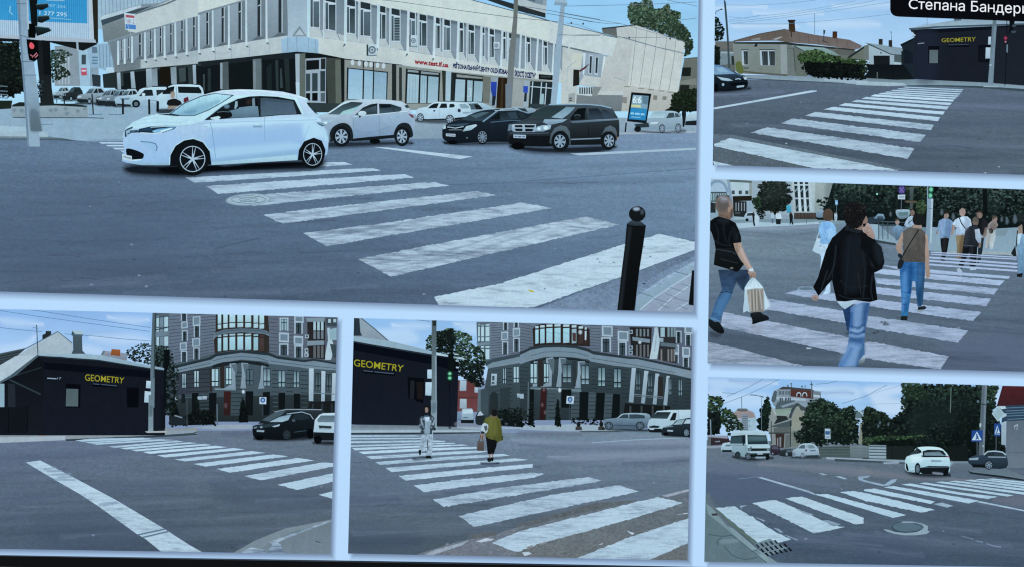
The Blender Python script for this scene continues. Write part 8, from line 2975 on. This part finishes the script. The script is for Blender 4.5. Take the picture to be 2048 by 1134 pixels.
c2.p('1110,160 1130,132 1175,132 1175,160', 'aebccc')
c2.l('980,185 1040,178', 1.6, '77859a')
O('number_plate', c2).p('1000,203 1040,205 1038,215 1000,213', '9fa9b6')
wheel(c2, 1130, 222, 20, 28, rim='77838f', spokes=7)
O('wheel', c2).e(990, 232, 18, 12, '080a0f')
# crossing
z('F3')
cw = O('crosswalk', None, 'white stripes with two pedestrians on them')
for a, c in (('35,400 760,400 860,412 35,420', 'a9bacd'), ('35,432 880,428 1000,440 35,450', 'adbed2'), ('35,468 960,458 1120,465 1090,475 35,490', 'b3c4d8'), ('35,515 1000,485 1230,488 1200,497 35,530', 'b9c9dc'),
             ('50,545 900,515 1300,505 1370,515 90,570', 'bccce0'), ('125,588 900,545 1460,532 1470,550 180,612', 'c0d0e4'), ('210,640 900,600 1540,570 1590,585 1480,600 270,670', 'b9c8db'), ('315,705 800,665 1760,610 1840,632 370,735', 'b0bfd0'),
             ('430,770 1000,725 1900,662 2050,680 500,818', 'b3c2d3'), ('578,860 1200,800 2100,725 2100,765 660,915', 'b9c7d9'), ('750,970 1300,900 2100,825 2230,838 2120,880 865,1045', 'b3c0d0')):
    ragged(O('stripe', cw, m='paint_up'), a, c, wear=.4)
z('N')
for a in ('866,999 1000,976 1175,954 1205,962 888,1014', '917,1032 1100,990 1238,971 1277,983 947,1054'):
    ragged(O('stripe', cw, m='paint_up'), a, 'b3bfcd', wear=.52)
z('F4')
ragged(O('stripe', cw, m='paint_up'), '-190,970 0,890 600,740 940,657 1105,700 780,800 420,900 130,975 -10,1030 -50,1025', 'b9c6d4', wear=.5)
ragged(O('stripe', cw, m='paint_up'), '385,1075 700,950 900,880 1145,802 1145,970 960,1050 870,1090', 'b6c4d3', wear=.48)
for a in ('130,975 190,965 150,985', '100,980 40,1000 60,1010'):
    gp.p(a, '8a7d78')
# shadows and people
z('F3')
sw = O('shadow', None, 'faint shadows at the feet of the walkers')
sw.soft('740,655 860,640 960,655 860,680 760,690', '2a3444', .85, 7)
sw.soft('1500,720 1600,705 1730,715 1620,735', '2a3444', .9, 6)
p_ = O('person', None, 'woman with long dark hair in patterned jacket and pale patterned trousers', m='cloth')
tz = O('trousers', p_, m='cloth')
tz.p('850,350 965,350 970,420 965,520 955,640 890,650 880,640 905,580 905,480 880,540 840,600 805,590 810,530 835,440', 'a3adb6', '959fa8')
for i in range(26):
    x, y = rnd.uniform(845, 960), rnd.uniform(370, 620)
    if not (895 < x < 912) and not (x < 860 and y > 560):
        tz.softe(x, y, 9, 12, rnd.choice(['5f6a76', '6d7782', 'c3ccd4']), .7, 3)
tz.p('900,480 912,430 918,560 905,580', '4d5661')
for a in ('805,575 835,570 832,615 815,625', '880,650 900,630 945,635 950,655 900,665'):
    O('shoe', p_).p(a, '14171d', sm=3)
jk = O('jacket', p_, m='cloth')
jk.p('820,195 860,175 950,165 985,200 990,280 985,330 960,350 960,390 830,390 825,330 815,260', '3a424e', '333b47')
jk.p('870,190 930,190 935,350 930,395 870,380 880,280', '97a3ad', '7d8994')
jk.p('880,195 930,195 925,245 890,240', 'b9c4d0')
for i in range(30):
    x, y = rnd.choice([rnd.uniform(822, 868), rnd.uniform(938, 982)]), rnd.uniform(190, 350)
    jk.softe(x, y, 7, 9, rnd.choice(['8d99a5', 'a5b0ba', '1c222b']), .75, 3)
O('hand', p_).p('975,310 1000,315 1000,345 975,348', '22262e')
hd = O('head', p_)
hd.p('875,85 905,75 915,110 910,140 885,140 873,115', '8a7068', sm=3)
hr = O('hair', p_, m='cloth')
hr.p('850,140 862,90 880,62 915,58 940,75 945,130 940,185 925,180 915,150 918,110 905,85 880,90 880,130 870,150 865,185 850,180', '15141a', sm=4)
p2 = O('person', None, 'person in an olive jacket and dark trousers carrying bags, walking away', m='cloth')
tz = O('trousers', p2, m='cloth')
tz.p('1565,400 1700,440 1690,520 1660,610 1590,615 1580,520', '14141a', '0f1015')
p2.p('1600,615 1620,615 1622,665 1605,665', '8d6e64')
p2.p('1635,610 1655,612 1650,655 1638,655', '8d6e64')
for a in ('1585,665 1615,655 1630,680 1620,700 1590,698', '1620,660 1655,655 1652,690 1630,692'):
    O('shoe', p2).p(a, '12141a', sm=3)
jk = O('jacket', p2, m='cloth')
jk.p('1540,260 1560,210 1620,185 1690,185 1730,220 1745,300 1755,400 1760,440 1745,460 1720,470 1700,490 1690,460 1600,440 1560,400 1570,330', '5b572e', '4e4b2a', sm=0)
jk.soft('1600,220 1660,210 1680,380 1620,400', '6c6838', .6, 12)
jk.soft('1700,240 1735,300 1745,430 1715,440', '4a471f', .6, 8)
jk.l('1650,220 1645,420', 1.2, '4b4820')
jk.p('1740,400 1765,410 1765,455 1745,460', '3a3a2a')
p2.p('1625,170 1690,165 1700,195 1620,195', '6d564b')
O('hair', p2).p('1632,150 1640,115 1670,105 1695,120 1700,160 1680,185 1645,182', '17161b', sm=3)
b1 = O('shoulder_bag', p2)
b1.p('1515,330 1530,275 1560,262 1595,285 1590,340 1570,375 1520,365', 'b3bcc6', sm=3)
b1.p('1545,300 1580,285 1590,330 1565,360', '4a5056')
b1.p('1520,350 1560,365 1545,385 1510,380', '23262c')
p2.p('1500,390 1545,380 1555,440 1530,450 1505,440', '8f7268')
b2 = O('shopping_bag', p2)
b2.p('1475,465 1550,470 1548,580 1465,575', '5a4a4a', '4a3d3f')
b2.l('1510,400 1495,470', 1.4, '3a2f31')
b2.l('1530,400 1535,470', 1.4, '3a2f31')
p3 = O('person', None, 'dark figure half hidden behind the concrete pole')
# ------------------------------------------------------------------ the display itself
build_all()


def box(name, parent, a, b, mat, bev=0.0):
    import bmesh
    bm = bmesh.new()
    bmesh.ops.create_cube(bm, size=1)
    c = [(a[i] + b[i]) / 2 for i in range(3)]
    for v in bm.verts:
        v.co = Vector([c[i] + v.co[i] * (b[i] - a[i]) for i in range(3)])
    if bev:
        bmesh.ops.bevel(bm, geom=bm.edges[:], offset=bev, segments=2, affect='EDGES')
    me = bpy.data.meshes.new(name)
    bm.to_mesh(me)
    bm.free()
    me.materials.append(mat)
    o = bpy.data.objects.new(name, me)
    COL.objects.link(o)
    if parent:
        o.parent = parent
        o.matrix_parent_inverse = parent.matrix_world.inverted()
    return o


plastic = solid_mat('black_plastic', (0.008, 0.008, 0.009), 0.45)
cream = solid_mat('cream_plaster', (0.62, 0.58, 0.50), 0.9)
pa, pb = P(0, 1110.0), P(1420, 1134.6)
screen = DISPLAY.e
for o_ in list(COL.objects):
    if o_.get('category') in ('photo', 'caption'):
        pass
X0, X1, Z1 = P(-70, 500).x - 0.01, P(2120, 500).x + 0.01, P(1000, -70).z + 0.005
ang = math.atan2(pb.z - pa.z, pb.x - pa.x)
zb = lambda x: pa.z + (x - pa.x) * math.tan(ang)
BEZ = (P(0, 1110).z - P(0, 1131.0).z)


def strip(name, q, depth0, depth1, mat):
    """prism over a quad of (x, z)"""
    v = [(x, depth0, z_) for x, z_ in q] + [(x, depth1, z_) for x, z_ in q]
    f = [(0, 1, 2, 3), (7, 6, 5, 4)] + [(i, i + 4, (i + 1) % 4 + 4, (i + 1) % 4) for i in range(4)]
    me = bpy.data.meshes.new(name)
    me.from_pydata(v, [], f)
    me.materials.append(mat)
    import bmesh
    bm = bmesh.new()
    bm.from_mesh(me)
    bmesh.ops.recalc_face_normals(bm, faces=bm.faces[:])
    bmesh.ops.bevel(bm, geom=bm.edges[:], offset=0.0008, segments=2, affect='EDGES')
    bm.to_mesh(me)
    bm.free()
    o = bpy.data.objects.new(name, me)
    COL.objects.link(o)
    o.parent = screen
    o.matrix_parent_inverse = Matrix.Translation(-screen.location)
    return o


B = BEZ
strip('bezel', [(X0 - B, zb(X0 - B) - B), (X1 + B, zb(X1 + B) - B), (X1 + B, zb(X1 + B)), (X0 - B, zb(X0 - B))], -0.0045, 0.03, plastic)
strip('bezel', [(X0 - B, Z1), (X1 + B, Z1), (X1 + B, Z1 + B), (X0 - B, Z1 + B)], -0.0045, 0.03, plastic)
strip('bezel', [(X0 - B, zb(X0) + 0.001), (X0, zb(X0) + 0.001), (X0, Z1 - 0.001), (X0 - B, Z1 - 0.001)], -0.0045, 0.03, plastic)
strip('bezel', [(X1, zb(X1) + 0.001), (X1 + B, zb(X1) + 0.001), (X1 + B, Z1 - 0.001), (X1, Z1 - 0.001)], -0.0045, 0.03, plastic)
strip('back_housing', [(X0 - B * .8, zb(X0) - B * .6), (X1 + B * .8, zb(X1) - B * .6), (X1 + B * .8, Z1 + B * .8), (X0 - B * .8, Z1 + B * .8)], 0.032, 0.06, plastic)
wl = box('wall', None, (-3, 0.12, -1.2), (3, 0.20, 2.2), cream)
wl['kind'] = 'structure'
wl['label'] = 'cream plaster wall behind the display'

# ------------------------------------------------------------------ dim area lamp added as unseen room light; the display lights itself
w = bpy.data.worlds.new('World')
SC.world = w
w.use_nodes = True
w.node_tree.nodes['Background'].inputs[0].default_value = (0.75, 0.85, 1.0, 1)
w.node_tree.nodes['Background'].inputs[1].default_value = 0.12
la = bpy.data.lights.new('room_fill', 'AREA')
la.energy, la.size, la.color = 14, 0.8, (1.0, 0.93, 0.84)
lo = bpy.data.objects.new('room_fill', la)
lo.location, lo.rotation_euler = (-0.6, -1.2, 2.1), (R(25), 0, 0)
COL.objects.link(lo)
SC.view_settings.view_transform = 'Standard'
SC.view_settings.look = 'None'
SC.view_settings.exposure, SC.view_settings.gamma = 0, 1
SC.view_settings.use_curve_mapping = False
SC.cycles.transparent_max_bounces = 40
SC.cycles.max_bounces = 4
SC.cycles.pixel_filter_type = 'BLACKMAN_HARRIS'
SC.cycles.filter_width = 1.25
